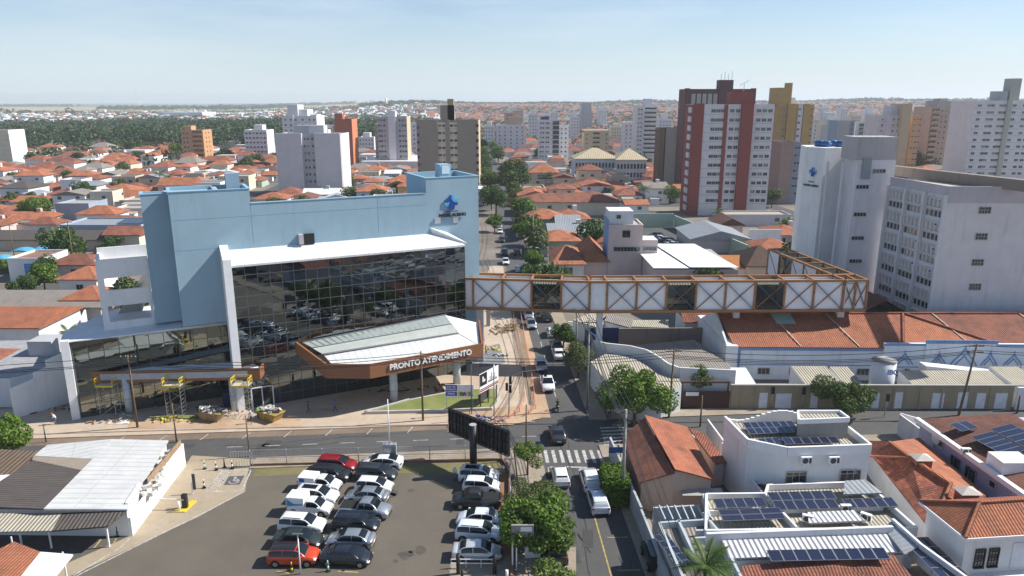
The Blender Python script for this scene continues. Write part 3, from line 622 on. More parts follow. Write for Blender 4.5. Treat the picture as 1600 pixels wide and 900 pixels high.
roofpoly([F.p(8.0, .3, 8.35), F.p(9.1, 1.6, 7.78), F.p(29.1, 1.7, 8.48), F.p(28.6, .3, 9.6)], SK, 'skylight', can, .06); roofpoly([F.p(9.1, 1.62, 7.77), F.p(10.2, 2.95, 7.15), F.p(29.6, 3.05, 7.4), F.p(29.1, 1.72, 8.47)], seam('grey_green_roof', (.4, .43, .4), pu=.5), 'roof', can, .06)
m = MB()
for k in range(24): 
    t_ = k/23; m.bar(F.p(8.0+20.6*t_, .3, 8.38+1.25*t_), F.p(9.1+20*t_, 1.6, 7.8+.7*t_), .05, .04)
m.bar(F.p(8, .3, 8.4), F.p(28.6, .3, 9.65), .12); m.bar(F.p(10.2, 2.95, 7.2), F.p(29.6, 3.05, 7.45), .16); m.bar(F.p(9.1, 1.6, 7.85), F.p(29.1, 1.7, 8.55), .08); m.build('skylight_frame', ALU, can)
roofpoly([F.p(28.7, .25, 9.5), F.p(29.7, 3.0, 7.35), F.p(31.0, 7.4, 6.65), F.p(33.4, 1.4, 8.0)], plain('canopy_white', (.72, .72, .72), .5), 'roof', can)
roofpoly([F.p(10.2, 6.3, 5.2), F.p(14.9, 8.8, 5.2), F.p(31.2, 7.5, 5.2), F.p(33, .3, 6.2), F.p(8, .3, 6.2)], plain('soffit_white', (.6, .58, .55), .7), 'soffit', can)
for (px, py, r_) in ((616, 626, .55), (714, 600, .55), (566, 600, .4)):
    g = P(px, py, .12); m = MB(); m.cyl((g.x, g.y, .12), (g.x, g.y, 5.25), r_, n=16); 
    for z in (1.6, 3.2): m.cyl((g.x, g.y, z), (g.x, g.y, z+.08), r_+.02, n=16, mi=1)
    m.build('pillar', [plain('wrapped_column', (.5, .55, .6), .45, var=.15, scale=2), BLU], can)
text_mesh('PRONTO ATENDIMENTO', 1.06, WPNT, .07, .035, name='lettering', parent=can, M=facing((A[2]+A[3])/2+Vector((0, 0, 6.1))+(F.n*.12)+(A[3]-A[2]).normalized()*.4, math.atan2((A[3]-A[2]).x, (A[3]-A[2]).y), can), spacing=1.0)
# left, unfinished canopy
l0, l1 = P(138, 599, 4.6), P(407, 593, 4.6); azl = math.atan2(l1.x-l0.x, l1.y-l0.y); FL = Fr(l0.x, l0.y, azl); LL = (l1-l0).length
lc = thing('side_canopy', 'long wood-clad canopy with unfinished grey board strip on blue-ringed columns', 'canopy', FL.p(LL/2, -1.5, 0))
m = MB(); FL.box(m, 0, LL, -.2, 0, 4.6, 6.15); m.build('fascia', WOODP, lc)
m = MB(); FL.box(m, 0, .2, -2.2, -.21, 4.6, 6.1); FL.box(m, LL-.2, LL, -3.6, -.21, 4.6, 6.1); m.build('fascia', WOODP, lc)
m = MB(); FL.box(m, 1.6, LL-1.6, .003, .06, 5.0, 5.82); m.build('board_strip', plain('grey_board', (.42, .44, .47), .7, var=.12), lc)
roofpoly([FL.p(.2, -.2, 5.7), FL.p(LL-.2, -.2, 5.7), FL.p(LL-1.2, -3.8, 5.85), FL.p(.2, -1.8, 5.8)], plain('white_membrane', (.66, .68, .7), .6), 'roof', lc)
for (px, py) in ((203, 646), (367, 641), (345, 600)):
    g = P(px, py, .12); m = MB(); m.cyl((g.x, g.y, .12), (g.x, g.y, 5.6), .46 if px != 345 else .35, n=16); m.cyl((g.x, g.y, 2.2), (g.x, g.y, 2.3), .49, n=16, mi=1); m.cyl((g.x, g.y, 3.6), (g.x, g.y, 3.7), .49, n=16, mi=1); m.build('pillar', [MATS['wrapped_column'], BLU], lc)
# doorway at the foot of the glass
dr = thing('glass_door', 'tall white-framed glass door at the foot of the mirror front', 'door', F.p(1.8, .3, .12))
m = MB(); 
for u in (.9, 2.3, 3.7): m.bar(F.p(u, .25, .12), F.p(u, .25, 2.9), .12)
m.bar(F.p(.9, .25, 2.9), F.p(3.7, .25, 2.9), .12); m.build('frame', WPNT, dr); m = MB(); F.box(m, .96, 3.64, .2, .24, .14, 2.85); m.build('leaf', WIN, dr)
# ================================================================ WHITE YARD WALL left of the wing
yw = thing('yard_wall', 'stepped white wall running back from the street left of the glass wing', 'wall', P(60, 640, 0))
m = MB()
def wallseg(m, a, b, h, t=.3, z0=0, mi=0):
    a = Vector((a[0], a[1], 0)); b = Vector((b[0], b[1], 0)); d = (b-a).normalized(); r = Vector((d.y, -d.x, 0))*t/2
    q = [a-r, b-r, b+r, a+r]; hh = h if isinstance(h, (list, tuple)) else (h, h)
    m.prism([(p.x, p.y) for p in q], z0, [hh[0], hh[1], hh[1], hh[0]], mi)
a_ = P(24, 655); b_ = P(112, 628); q = [a_.lerp(b_, k) for k in (0, .42, .421, .66, .661, 1)]; hs = (4.2, 4.7, 5.5, 5.8, 6.7, 7.2)
for k in (0, 2, 4): wallseg(m, q[k], q[k+1], (hs[k], hs[k+1]))
wallseg(m, b_, (b_.x+.6, 104), 7.2); m.build('wall', WH, yw)
fb = thing('flat_house', 'grey flat-roofed white house behind the stepped white wall', 'house', (-66, 101, 0))
m = MB(); m.prism([(-80, 92), (-67, 91.2), (-60.6, 98), (-60.6, 108), (-80, 107)], 0, 4.2, 0, 1); m.build('wall', [WH2, plain('flat_roof_grey', (.3, .3, .31), .9, var=.2)], fb)
m = MB(); m.box(-70, -66.5, 100, 103.5, 4.21, 6.4); m.build('water_tank_box', [GRY], fb)
# ================================================================ FOOTBRIDGE
br = thing('footbridge', 'enclosed white footbridge in amber steel truss frames across the street', 'footbridge', (22, 106, 0))
BZ0, BZ1, BD = 9.35, 13.95, 3.4
pts = [Vector((-7.2, 107.5, 0)), Vector((11.9, 105.3, 0)), Vector((53.4, 106.2, 0))]
WPAN = plain('white_cladding', (.84, .84, .86), .6, var=.06, scale=1); CLR, ct_, cb_ = nodes_of('bridge_window_glass'); co_ = [n for n in ct_.nodes if n.type == 'OUTPUT_MATERIAL'][0]; tr_n = ct_.nodes.new('ShaderNodeBsdfTransparent'); tr_n.inputs[0].default_value = (.6, .66, .64, 1); cb_.inputs['Base Color'].default_value = (.05, .06, .06, 1); cb_.inputs['Roughness'].default_value = .04
cm_ = ct_.nodes.new('ShaderNodeMixShader'); cm_.inputs[0].default_value = .4; ct_.links.new(tr_n.outputs[0], cm_.inputs[1]); ct_.links.new(cb_.outputs[0], cm_.inputs[2]); ct_.links.new(cm_.outputs[0], co_.inputs['Surface'])
bays = []
u = 1.0; segs = []
def along(s):
    L1 = (pts[1]-pts[0]).length
    if s <= L1: return pts[0].lerp(pts[1], s/L1), (pts[1]-pts[0]).normalized()
    L2 = (pts[2]-pts[1]).length; return pts[1].lerp(pts[2], (s-L1)/L2), (pts[2]-pts[1]).normalized()
L1 = (pts[1]-pts[0]).length; L2 = (pts[2]-pts[1]).length
bays = [(0, 1.3, 'p')]+[(1.3+i*4.45, 1.3+(i+1)*4.45, 'g' if i == 2 else 'x') for i in range(4)]
s0 = bays[-1][1]
bays[-1] = (bays[-1][0], L1-.3, 'x'); s0 = L1-.3
bays += [(s0, s0+2.6, 'p')]; s0 += 2.6
rest = L1+L2-s0; kinds = 'xxgxxgxx'; w2 = (rest-3.6)/8
for k in kinds: bays.append((s0, s0+w2, k)); s0 += w2
bays += [(s0, s0+1.8, 'x'), (s0+1.8, s0+3.6, 'x')]
mp_, mb_, mt_, mx_, mg_ = MB(), MB(), MB(), MB(), MB()
up = Vector((0, 0, 1))
for s, e, k in bays:
    a, d = along(s+.001); b, d = along(e-.001); n = Vector((d.y, -d.x, 0)); back = -n*BD
    for side, off in ((1, Vector((0, 0, 0))), (-1, back)):
        mq_ = MB(); mq_.add([a+off+up*BZ0-n*.1*side, b+off+up*BZ0-n*.1*side, b+off+up*BZ1-n*.1*side, a+off+up*BZ1-n*.1*side], [(0, 1, 2, 3)])
        mq_.build('window' if k == 'g' else 'cladding_panel', CLR if k == 'g' else WPAN, br)
        mt_.bar(a+off+up*BZ0, b+off+up*BZ0, .42, .42); mt_.bar(a+off+up*BZ1, b+off+up*BZ1, .32, .32)
        mt_.bar(a+off+up*BZ0, a+off+up*BZ1, .3); mt_.bar(b+off+up*BZ0, b+off+up*BZ1, .3)
        if k in 'xg':
            mx_.bar(a+off+up*(BZ0+.15)+n*.06*side, b+off+up*(BZ1-.15)+n*.06*side, .17, .1, 0); mx_.bar(a+off+up*(BZ1-.15)+n*.14*side, b+off+up*(BZ0+.15)+n*.14*side, .24, .1, 1)
    mt_.bar(a+up*BZ1, a+back+up*BZ1, .26); mt_.bar(a+up*BZ0, a+back+up*BZ0, .3)
    mb_.add([a+up*(BZ0-.02), b+up*(BZ0-.02), b+back+up*(BZ0-.02), a+back+up*(BZ0-.02)], [(3, 2, 1, 0)])
    mb_.add([a+up*(BZ1-.55)-n*.1, b+up*(BZ1-.55)-n*.1, b+back*.5+up*(BZ1-.2), a+back*.5+up*(BZ1-.2), b+back+n*.1+up*(BZ1-.55), a+back+n*.1+up*(BZ1-.55)], [(0, 1, 2, 3), (3, 2, 4, 5)])
# the arm running back to the hospital stair tower
corner = pts[2]; tow = Vector((50.0, 130.5, 0)); d = (tow-corner).normalized(); n = Vector((d.y, -d.x, 0)); nb = 6; Lb = (tow-corner).length
for i in range(nb):
    a = corner+d*Lb*i/nb; b = corner+d*Lb*(i+1)/nb
    for off, sd_ in ((Vector((0, 0, 0)), 1), (-n*BD, -1)):
        if off.length == 0 or True:
            mt_.bar(a+off+up*BZ0, b+off+up*BZ0, .4); mt_.bar(a+off+up*BZ1, b+off+up*BZ1, .32); mt_.bar(b+off+up*BZ0, b+off+up*BZ1, .3)
            mx_.bar(a+off+up*BZ0, b+off+up*BZ1, .17, .1, 0); mx_.bar(a+off+up*BZ1+n*.12, b+off+up*BZ0+n*.12, .2, .1, 1)
            mq_ = MB(); mq_.add([a+off+up*BZ0, b+off+up*BZ0, b+off+up*BZ1, a+off+up*BZ1], [(0, 1, 2, 3)]); mq_.build('window' if i in (1, 4) else 'cladding_panel', CLR if i in (1, 4) else WPAN, br)
    mt_.bar(b+up*BZ1, b-n*BD+up*BZ1, .26); mb_.add([a+up*BZ0, b+up*BZ0, b-n*BD+up*BZ0, a-n*BD+up*BZ0], [(0, 1, 2, 3)])
    mg_.add([a+up*(BZ1-.4), b+up*(BZ1-.4), b-n*BD+up*(BZ1-.4), a-n*BD+up*(BZ1-.4)], [(0, 1, 2, 3)])
mb_.build('floor_and_roof_sheets', sheet('dusty_bridge_roof', (.5, .44, .36), pu=.4, rough=.7, dirt=.7), br); mt_.build('truss_frame', TRS, br); mx_.build('cross_bracing', [TRS, TRB], br); mg_.build('glazed_roof', CLR, br)
def pier(x, y, z1, r=.5, m_=None): m = MB(); m.box(x-r, x+r, y-r, y+r, 0, z1); return m.build('pier', WH2, br)
pier(13.4, 107, BZ0-.2, .45); pier(50.6, 108.2, BZ0-.2, .5); pier(-5.0, 109.2, BZ0-.2, .55); pier(34.5, 108, BZ0-.2, .45); pier(50.5, 125, BZ0-.2, .5)
# ================================================================ OLD HOSPITAL with tiled roof
oh = thing('old_hospital', 'long low white hospital with blue bands and onion arches under a red tiled roof', 'building', (60, 105, 0))
HY = 101.6; HX0, HX1 = 32.9, 100; EZ = 5.2; RY, RZ = 108.6, 8.1
hy = lambda x: HY-(x-33)*.022
m = MB(); m.prism([(HX0, hy(HX0)), (HX1, hy(HX1)), (HX1, 114), (HX0, 116)], 0, EZ); m.build('wall', wall('bluish_white_render', (.74, .79, .84), .45), oh)
def rf(name, pts, mat, parent, th=.15): return roofpoly([Vector(p) for p in pts], mat, name, parent, th)
# main roof slopes, with a hip break near the middle
hx = [HX0-.3, 57.2, 60.2, HX1]
rf('roof', [(HX0-.3, hy(33)-.35, EZ), (57, hy(57)-.35, EZ), (60.6, RY, RZ), (31.8, RY, RZ)], T4, oh); rf('roof', [(57.03, hy(57)-.35, EZ+.01), (72.3, hy(72)-.35, EZ+.01), (60.63, RY, RZ+.01)], T4, oh)
rf('roof', [(72.35, hy(72)-.35, EZ), (HX1, hy(HX1)-.35, EZ), (HX1, RY, RZ), (60.66, RY, RZ)], T2, oh)
rf('roof', [(31.8, RY+.02, RZ), (HX1, RY+.02, RZ), (HX1, 114.6, EZ), (31.8, 116.3, EZ)], T3, oh)
m = MB(); m.bar((57, hy(57)-.3, EZ+.15), (60.6, RY, RZ+.15), .35, .2); m.bar((72.3, hy(72)-.3, EZ+.15), (60.7, RY, RZ+.15), .35, .2); m.bar((31.8, RY, RZ+.1), (HX1, RY, RZ+.1), .35, .2); m.build('ridge_tiles', T2, oh)
m = MB()
for x in (40.0, 48.5, 65.0, 78.5, 88.5):
    yy = hy(x)-.3; m.bar((x+2.2, yy, EZ+.13), (x, RY, RZ+.13), .16, .06)
m.build('roof_joint_strip', plain('pale_mortar', (.5, .4, .32), .9), oh)
m = MB(); 
for x in (40.3, 82.6): m.add([(x, 106.1, 7.2), (x+2.9, 106.1, 7.2), (x+2.7, RY-.1, RZ+.17), (x-.4, RY-.1, RZ+.17)], [(0, 1, 2, 3)])
m.build('skylight', plain('greenish_skylight', (.3, .42, .38), .4), oh)
# gable end and stepped front
m = MB(); m.prism([(31.3, hy(31)-.7), (33.0, hy(33)-.7), (32.8, 116.8), (31.0, 116.8)], 0, EZ+.2); m.add([(31.7, hy(31)-.7, EZ), (31.7, RY, RZ+.5), (31.7, 116, EZ), (31.4, hy(31)-.7, EZ), (31.4, RY, RZ+.5), (31.4, 116, EZ)], [(0, 2, 1), (3, 4, 5), (0, 1, 4, 3), (1, 2, 5, 4)]); m.build('gable_wall', WH2, oh)
m = MB(); m.prism([(54.2, hy(54)-.55), (75, hy(75)-.55), (75, hy(75)), (54.2, hy(54))], 0, 5.9); m.prism([(60.0, hy(60)-.8), (69.9, hy(70)-.8), (69.9, hy(70)-.56), (60.0, hy(60)-.56)], 0, 6.5); m.build('front_bay', MATS['bluish_white_render'], oh)
m = MB()
def band(x0, x1, z0, z1, off): m.prism([(x0, hy(x0)-off), (x1, hy(x1)-off), (x1, hy(x1)-off+.1), (x0, hy(x0)-off+.1)], z0, z1)
band(33, 54.2, 4.55, 4.95, .1); band(75, 100, 4.55, 4.95, .1); band(33, 54.2, 2.25, 2.4, .05); band(54.2, 60, 2.25, 2.4, .6); band(60, 69.9, 2.25, 2.4, .85); band(69.9, 75, 2.25, 2.4, .6); band(75, 100, 2.25, 2.4, .05)
band(54, 60, 5.6, 5.95, .65); band(69.9, 75.2, 5.6, 5.95, .65); band(59.8, 70.1, 6.05, 6.6, .9); band(33, 33.6, 0, 4.5, .06)
m.build('blue_trim', BLUD, oh)
m = MB()
def onion(cx, cz, wd, ht, off, t=.16):
    pr = None
    for i in range(17):
        tt = i/16*2-1; x = cx+tt*wd/2; zz = cz+ht*(1-abs(tt)**1.7)*.72+ht*.28*max(0, 1-abs(tt)*3.2)**1.3
        p_ = Vector((x, hy(x)-off, zz))
        if pr is not None: m.bar(pr, p_, t, t)
        pr = p_
for cx, wd, ht in ((57.2, 2.6, 1.7), (62.0, 2.3, 1.7), (65.6, 3.8, 2.6), (69.3, 2.3, 1.9), (72.9, 2.6, 1.7)):
    off = .86 if 60 < cx < 69.8 else .6; onion(cx, 2.75, wd, ht, off); onion(cx, 2.75, wd*.62, ht*.6, off, .12); m.bar((cx, hy(cx)-off, 2.75+ht), (cx, hy(cx)-off, 3.2+ht), .08)
m.build('onion_arch', BLUD, oh)
wmh = win_mesh(1.7, .9, 3)
for x in (37.2, 41.8, 44.1, 47.9, 51.7, 55.8, 58.6, 62.5, 66.0, 69.0, 72.2, 77, 80.6, 84, 87.5):
    off = .8 if 60 < x < 69.9 else (.55 if 54.2 < x < 75 else 0)
    on_wall(wmh, 'window', oh, (x, hy(x)-off-.02, 1.35), R(91.2))
text_mesh('HOSPITAL PADRE ALBINO', .5, plain('faded_blue_lettering', (.2, .27, .42), .9, var=0), .02, 0, parent=oh, M=facing(Vector((65, hy(65)-.93, 6.32)), R(91.2), oh), spacing=1.3)
for i, x in enumerate((46.2, 57.6, 64.0, 67.6, 71.5, 78.6)): ac((x, hy(x)-(.8 if 60 < x < 69.9 else .56 if 54.2 < x < 75 else .02), 2.0), R(91.2), 'white air conditioner on the blue-banded front of the old hospital')
# annexes between the old hospital and the khaki wall
an = thing('annex_shed', 'low annex sheds with pale corrugated roofs behind the khaki wall', 'shed', (47, 95, 0))
for (x0, x1, y0, y1, z, mt) in ((39.3, 44.3, 91.3, 97, 3.1, FIBL), (44.8, 47.4, 92, 97, 3.0, FIBL), (53.8, 66.5, 91.3, 95.5, 3.0, FIBL), (67, 71, 91.3, 96.5, 3.2, FIBL), (71.5, 78, 91.4, 96.4, 3.3, FIB), (26, 33.5, 93, 98.5, 2.3, WH2)):
    m = MB(); m.prism([(x0, y0), (x1, y0), (x1, y1), (x0, y1)], 0, [z, z, z+.7, z+.7], 0, 1, False); m.build('shed', [WH2, mt], an)
m = MB(); m.prism([(57.6, 95.6), (67.5, 95.6), (67.5, 97.4), (57.6, 97.4)], 0, [4.3, 3.2, 3.2, 4.3]); m.build('ramp_parapet', WH2, an)
# ================================================================ KHAKI STREET WALL
kw = thing('street_wall', 'long stained khaki wall with white doors along the cross street', 'wall', (51, 91, 0))
KY = lambda x: 90.9+(x-27)*-.004
m = MB(); m.prism([(29.3, KY(29)), (66.9, KY(67)), (66.9, KY(67)+.25), (29.3, KY(29)+.25)], 0, 3.3)
for x in (32.5, 38.6, 47.2, 51, 54.5, 57.3, 61, 63.8): m.box(x-.14, x+.14, KY(x)-.1, KY(x)-.002, 0, 3.25)
m.build('wall', OLV, kw)
m = MB(); m.prism([(29.2, KY(29)-.08), (67, KY(67)-.08), (67, KY(67)+.33), (29.2, KY(29)+.33)], 3.303, 3.42); m.build('coping', CONC, kw)
for x, wd, h in ((33.6, 1.1, 2.3), (36.3, 2.1, 2.2), (40.4, .95, 2.3), (48.6, .95, 2.3), (51.6, 1.1, 2.4), (56.9, 1.6, 2.3), (60.3, 1.6, 2.4), (62.6, 1.2, 2.3), (65.3, 1.6, 2.3)):
    m = MB(); m.box(x-wd/2, x+wd/2, KY(x)-.07, KY(x)-.003, .1, h); m.build('door', plain('white_door', (.68, .7, .74), .6), kw)
m = MB(); m.box(67.2, 96, 90.4, 90.7, 0, 3.2); single(m, 'street_wall', WH, 'plain white street wall continuing the khaki one at the right', 'wall')
# water tank
tk = thing('water_tank', 'white cylindrical water tank with faded blue letters behind the khaki wall', 'tank', (50.6, 93.6, 0))
m = MB(); m.cyl((50.6, 93.6, 0), (50.6, 93.6, 5.9), 1.55, n=28); m.build('drum', WH2, tk); m = MB(); m.cyl((50.6, 93.6, 5.9), (50.6, 93.6, 6.35), 1.62, .5, n=28); m.build('lid', CONC, tk)
text_mesh('IBC', .95, BLUD, .02, .05, parent=tk, M=facing(Vector((51.1, 92.05, 4.7)), R(90), tk))
# dark gate with canopy, left part of that street front
gt_ = thing('yard_gate', 'dark maroon sliding gate under a rusty beam beside the khaki wall', 'gate', (25.5, 91, 0))
m = MB(); m.box(22.9, 29.1, 90.8, 90.95, .1, 2.5); m.build('gate_leaf', plain('maroon_metal', (.06, .025, .022), .6), gt_); m = MB(); m.bar((17.5, 91.2, 3.7), (29.1, 91.2, 3.7), .25); 
for x in (18, 22.8, 28.9): m.bar((x, 91.2, 0), (x, 91.2, 3.7), .16)
m.build('gate_frame', plain('rusty_beam', (.12, .07, .05), .8), gt_)
m = MB(); m.box(23.2, 24.9, 90.74, 90.79, 1.9, 2.4); m.build('plate', WPNT, gt_)
# ================================================================ MODERN HOSPITAL BLOCKS
hb = thing('hospital_block', 'massive pale lilac hospital block with ribbed ward windows at the right edge', 'building', (78, 125, 0))
TZ1 = 27.2; c0 = P(1483, 291, TZ1); c1 = P(1393, 276, TZ1); c2 = Vector((100, c0.y-1.2, 0)); c3 = Vector((100, c1.y-6, 0))
m = MB(); m.prism([(c0.x, c0.y), (c2.x, c2.y), (c3.x, c3.y), (c1.x, c1.y)], 0, TZ1-.5, 0, 1)
m.build('wall', [LAV, plain('roof_gravel_tan', (.5, .44, .34), .9, var=.25, scale=.8)], hb)
m = MB()
def edge(m, a, b, z0, z1, t, mi=0):
    a = Vector((a.x, a.y, 0)); b = Vector((b.x, b.y, 0)); d = (b-a).normalized(); r = Vector((d.y, -d.x, 0))*t/2; m.prism([(q.x, q.y) for q in (a-r, b-r, b+r, a+r)], z0, z1, mi)
edge(m, c0, c2, TZ1-2.6, TZ1, .24); edge(m, c1, c0, TZ1-1.5, TZ1, .24); m.build('parapet', wall('lilac_band', (.5, .47, .5), .2), hb)
m = MB(); b0, b1 = P(1395, 262, TZ1+.9), P(1600, 285, TZ1+.9); edge(m, b0, b0+(b1-b0)*1.5, TZ1-.4, TZ1+1.3, 1.6); m.build('weathered_roof_edge', wall('black_stained_concrete', (.24, .2, .17), .8), hb)
# ward side: piers, ledges, sun-breaker ribs, windows
azw = math.atan2((c0-c1).x, (c0-c1).y); FW = Fr(c1.x, c1.y, azw); LWd = (Vector((c0.x, c0.y, 0))-Vector((c1.x, c1.y, 0))).length
# FW tangent runs towards the camera; its outward side is the left (west) face
flip = -1 if FW.n.x > 0 else 1
mr, ml, mv = MB(), MB(), MB()
for k in range(4):
    u = LWd*k/3; FW.box(ml, u-.18, u+.18, flip*.05, flip*.55, 0, TZ1-1.4)
wmw = win_mesh(.75, .95, 1)
nf = 7
for f in range(nf):
    zt_ = TZ1-2.2-f*3.75; mr = MB()
    for b in range(3):
        ub = LWd*b/3+.45; wb = LWd/3-.9
        FW.box(mr, ub, ub+wb, flip*.02, flip*.42, zt_-1.5, zt_-1.35); FW.box(mr, ub, ub+wb, flip*.02, flip*.42, zt_, zt_+.14)
        for i in range(5): FW.box(mr, ub+wb*i/4-.09, ub+wb*i/4+.09, flip*.02, flip*.38, zt_-1.35, zt_)
        for i in range(4):
            p_ = FW.p(ub+wb*(i+.5)/4, flip*.04, zt_-2.35); x, y, z, r = ROOTS[hb.name]
            meshobj('window', wmw, hb, (p_.x-x, p_.y-y, p_.z), -pi/2-azw+pi*(0 if flip < 0 else 1))
    mr.build('sun_breaker', wall('ward_render', (.64, .62, .6), .5), hb)
ml.build('pier', WH2, hb)
wmr = win_mesh(1.75, .95, 4, 2, frame=STL)
for i, px in enumerate((1539, 1533.5, 1527.5, 1523.5)):
    py = (328.5, 369.5, 410, 448)[i]; p_ = ZY(px, py, c0.y-.6*(15/32)-.02); on_wall(wmr, 'window', hb, (p_.x, c0.y-(p_.x-c0.x)/(c2.x-c0.x)*1.2-.02, p_.z), math.atan2(c2.x-c0.x, c2.y-c0.y))
for i, (u_, z_) in enumerate(((LWd-1.2, 21.0), (LWd-.9, 17.1), (LWd-1.0, 13.5), (LWd-5.2, 17.6), (LWd-5.5, 13.8))): ac(FW.p(u_, flip*.1, z_), azw+(pi if flip < 0 else 0), 'small air conditioner hung outside the lilac hospital ward windows')
# stair tower in front-left of it
sb = thing('hospital_stair_tower', 'grey-lilac hospital stair tower with narrow slit windows and stepped top', 'building', (63, 134, 0))
ty = 129.5; tl = ZY(1340, 250, ty); tr_ = ZY(1398, 253, ty); xl, xr = tl.x, tr_.x+.3; bl_ = ZY(1316, 250, 140)
m = MB(); m.prism([(xl, ty), (xr, ty+.2), (xr, 141), (bl_.x, 140)], 0, tl.z, 0, 1); m.build('wall', [wall('grey_lilac_render', (.68, .66, .68), .35), CONC], sb)
ut = ZY(1334, 215, ty); m = MB(); m.prism([(xl-.6, ty+.05), (xr+.0, ty+.25), (xr, 135), (xl-.6, 135)], tl.z+.003, ut.z+.1); m.build('machine_room', wall('stained_machine_room', (.42, .4, .4), .6), sb)
m = MB(); 
for i in range(4): m.box(bl_.x+.3+i*1.1, bl_.x+.55+i*1.1, 139.4-i*2.4-.6, 139.4-i*2.4, 2, tl.z-.5) if False else None
m.bar((xl-.9, ty+3.4, 5), (xl-.9, ty+3.4, tl.z-.6), .35); m.bar((xl-2.0, ty+7.2, 5), (xl-2.0, ty+7.2, tl.z-.8), .3); m.build('pilaster', WH2, sb)
ws = win_mesh(2.2, .62, 4)
for px, py in ((1374, 267.5), (1347.5, 292), (1343.5, 335), (1340, 372), (1336.5, 408)): p_ = ZY(px, py, ty); on_wall(ws, 'window', sb, (p_.x, ty-.0+(p_.x-xl)*.02, p_.z), R(89))
m = MB(); p_ = ZY(1355, 262, ty-.5); m.box(p_.x-.7, p_.x+.7, ty-.5, ty-.02, p_.z-2.0, p_.z+1.6); m.build('metal_cabinet', MGR, sb)
m = MB(); zt2 = ut.z+.1
for i in range(7): x = xl-.4+i*(xr-xl)/6; m.bar((x, ty+.3, zt2), (x, ty+.3, zt2+1.2), .05)
m.bar((xl-.4, ty+.3, zt2+1.2), (xr+.2, ty+.3, zt2+1.2), .06); m.bar((xl-.4, ty+.3, zt2+.6), (xr+.2, ty+.3, zt2+.6), .05); m.build('roof_railing', STL, sb)
# white lift tower with emblem
lt = thing('hospital_lift_tower', 'bright white lift tower with blue emblem and blue tanks on top', 'building', (59, 141, 0))
e0 = ZY(1259, 229, 142); e1 = ZY(1289.5, 230.5, 137.6); e2 = ZY(1328, 231, 139); et = (e0.z+e1.z+e2.z)/3
m = MB(); m.prism([(e0.x, e0.y), (e1.x, e1.y), (e2.x, e2.y), (e2.x, 146), (e0.x+1, 147)], 0, et); m.build('wall', WH, lt)
fe = Fr(e0.x, e0.y, math.atan2((e1-e0).x, (e1-e0).y))
emblem((e1-e0).length*.52, et-4.6, .8, fe, .0, lt)
text_mesh('PADRE ALBINO', .55, NAVY, .03, .02, parent=lt, M=facing(fe.p((e1-e0).length*.48, .06, et-7.2), fe.a, lt)); text_mesh('HOSPITAL', .34, NAVY, .02, 0, parent=lt, M=facing(fe.p((e1-e0).length*.48, .06, et-6.5), fe.a, lt))
for i, (px, y_) in enumerate(((1281, 143), (1291, 141), (1301, 143.5), (1313, 141), (1322, 142.5), (1328, 141.5))):
    p_ = ZY(px, 226, y_); m = MB(); m.cyl((p_.x, y_, et+.01), (p_.x, y_, et+.85), .95, 1.05, n=16); m.cyl((p_.x, y_, et+.85), (p_.x, y_, et+1.15), 1.08, .5, n=16)
    single(m, 'roof_tank', plain('blue_tank_plastic', (.03, .12, .3), .4), 'round blue water tank on top of the white lift tower', 'tank', 'blue tanks on the lift tower')
# red tiled link roofs round the foot of the towers
lk = thing('link_building', 'hospital link buildings with dark red tiled roofs under the footbridge', 'building', (50, 118, 0))
def gable(parent, x0, x1, y0, y1, ez, rz, mat, wmat, axis='x', wallname='wall'):
    m = MB(); m.box(x0, x1, y0, y1, 0, ez); m.build(wallname, wmat, parent)
    o = .4
    if axis == 'x':
        ym = (y0+y1)/2; rf('roof', [(x0-o, y0-o, ez), (x1+o, y0-o, ez), (x1+o, ym, rz), (x0-o, ym, rz)], mat, parent); rf('roof', [(x0-o, ym+.01, rz), (x1+o, ym+.01, rz), (x1+o, y1+o, ez), (x0-o, y1+o, ez)], mat, parent)
    else:
        xm = (x0+x1)/2; rf('roof', [(x0-o, y0-o, ez), (xm, y0-o, rz), (xm, y1+o, rz), (x0-o, y1+o, ez)], mat, parent); rf('roof', [(xm+.01, y0-o, rz), (x1+o, y0-o, ez), (x1+o, y1+o, ez), (xm+.01, y1+o, rz)], mat, parent)
gable(lk, 56, 68, 117, 129, 4.5, 8.0, T3, WH2, 'y'); gable(lk, 29, 48, 117, 124, 4.2, 6.6, T2, WH2); gable(lk, 36, 50, 126, 136, 4.2, 6.6, T5, WH2)
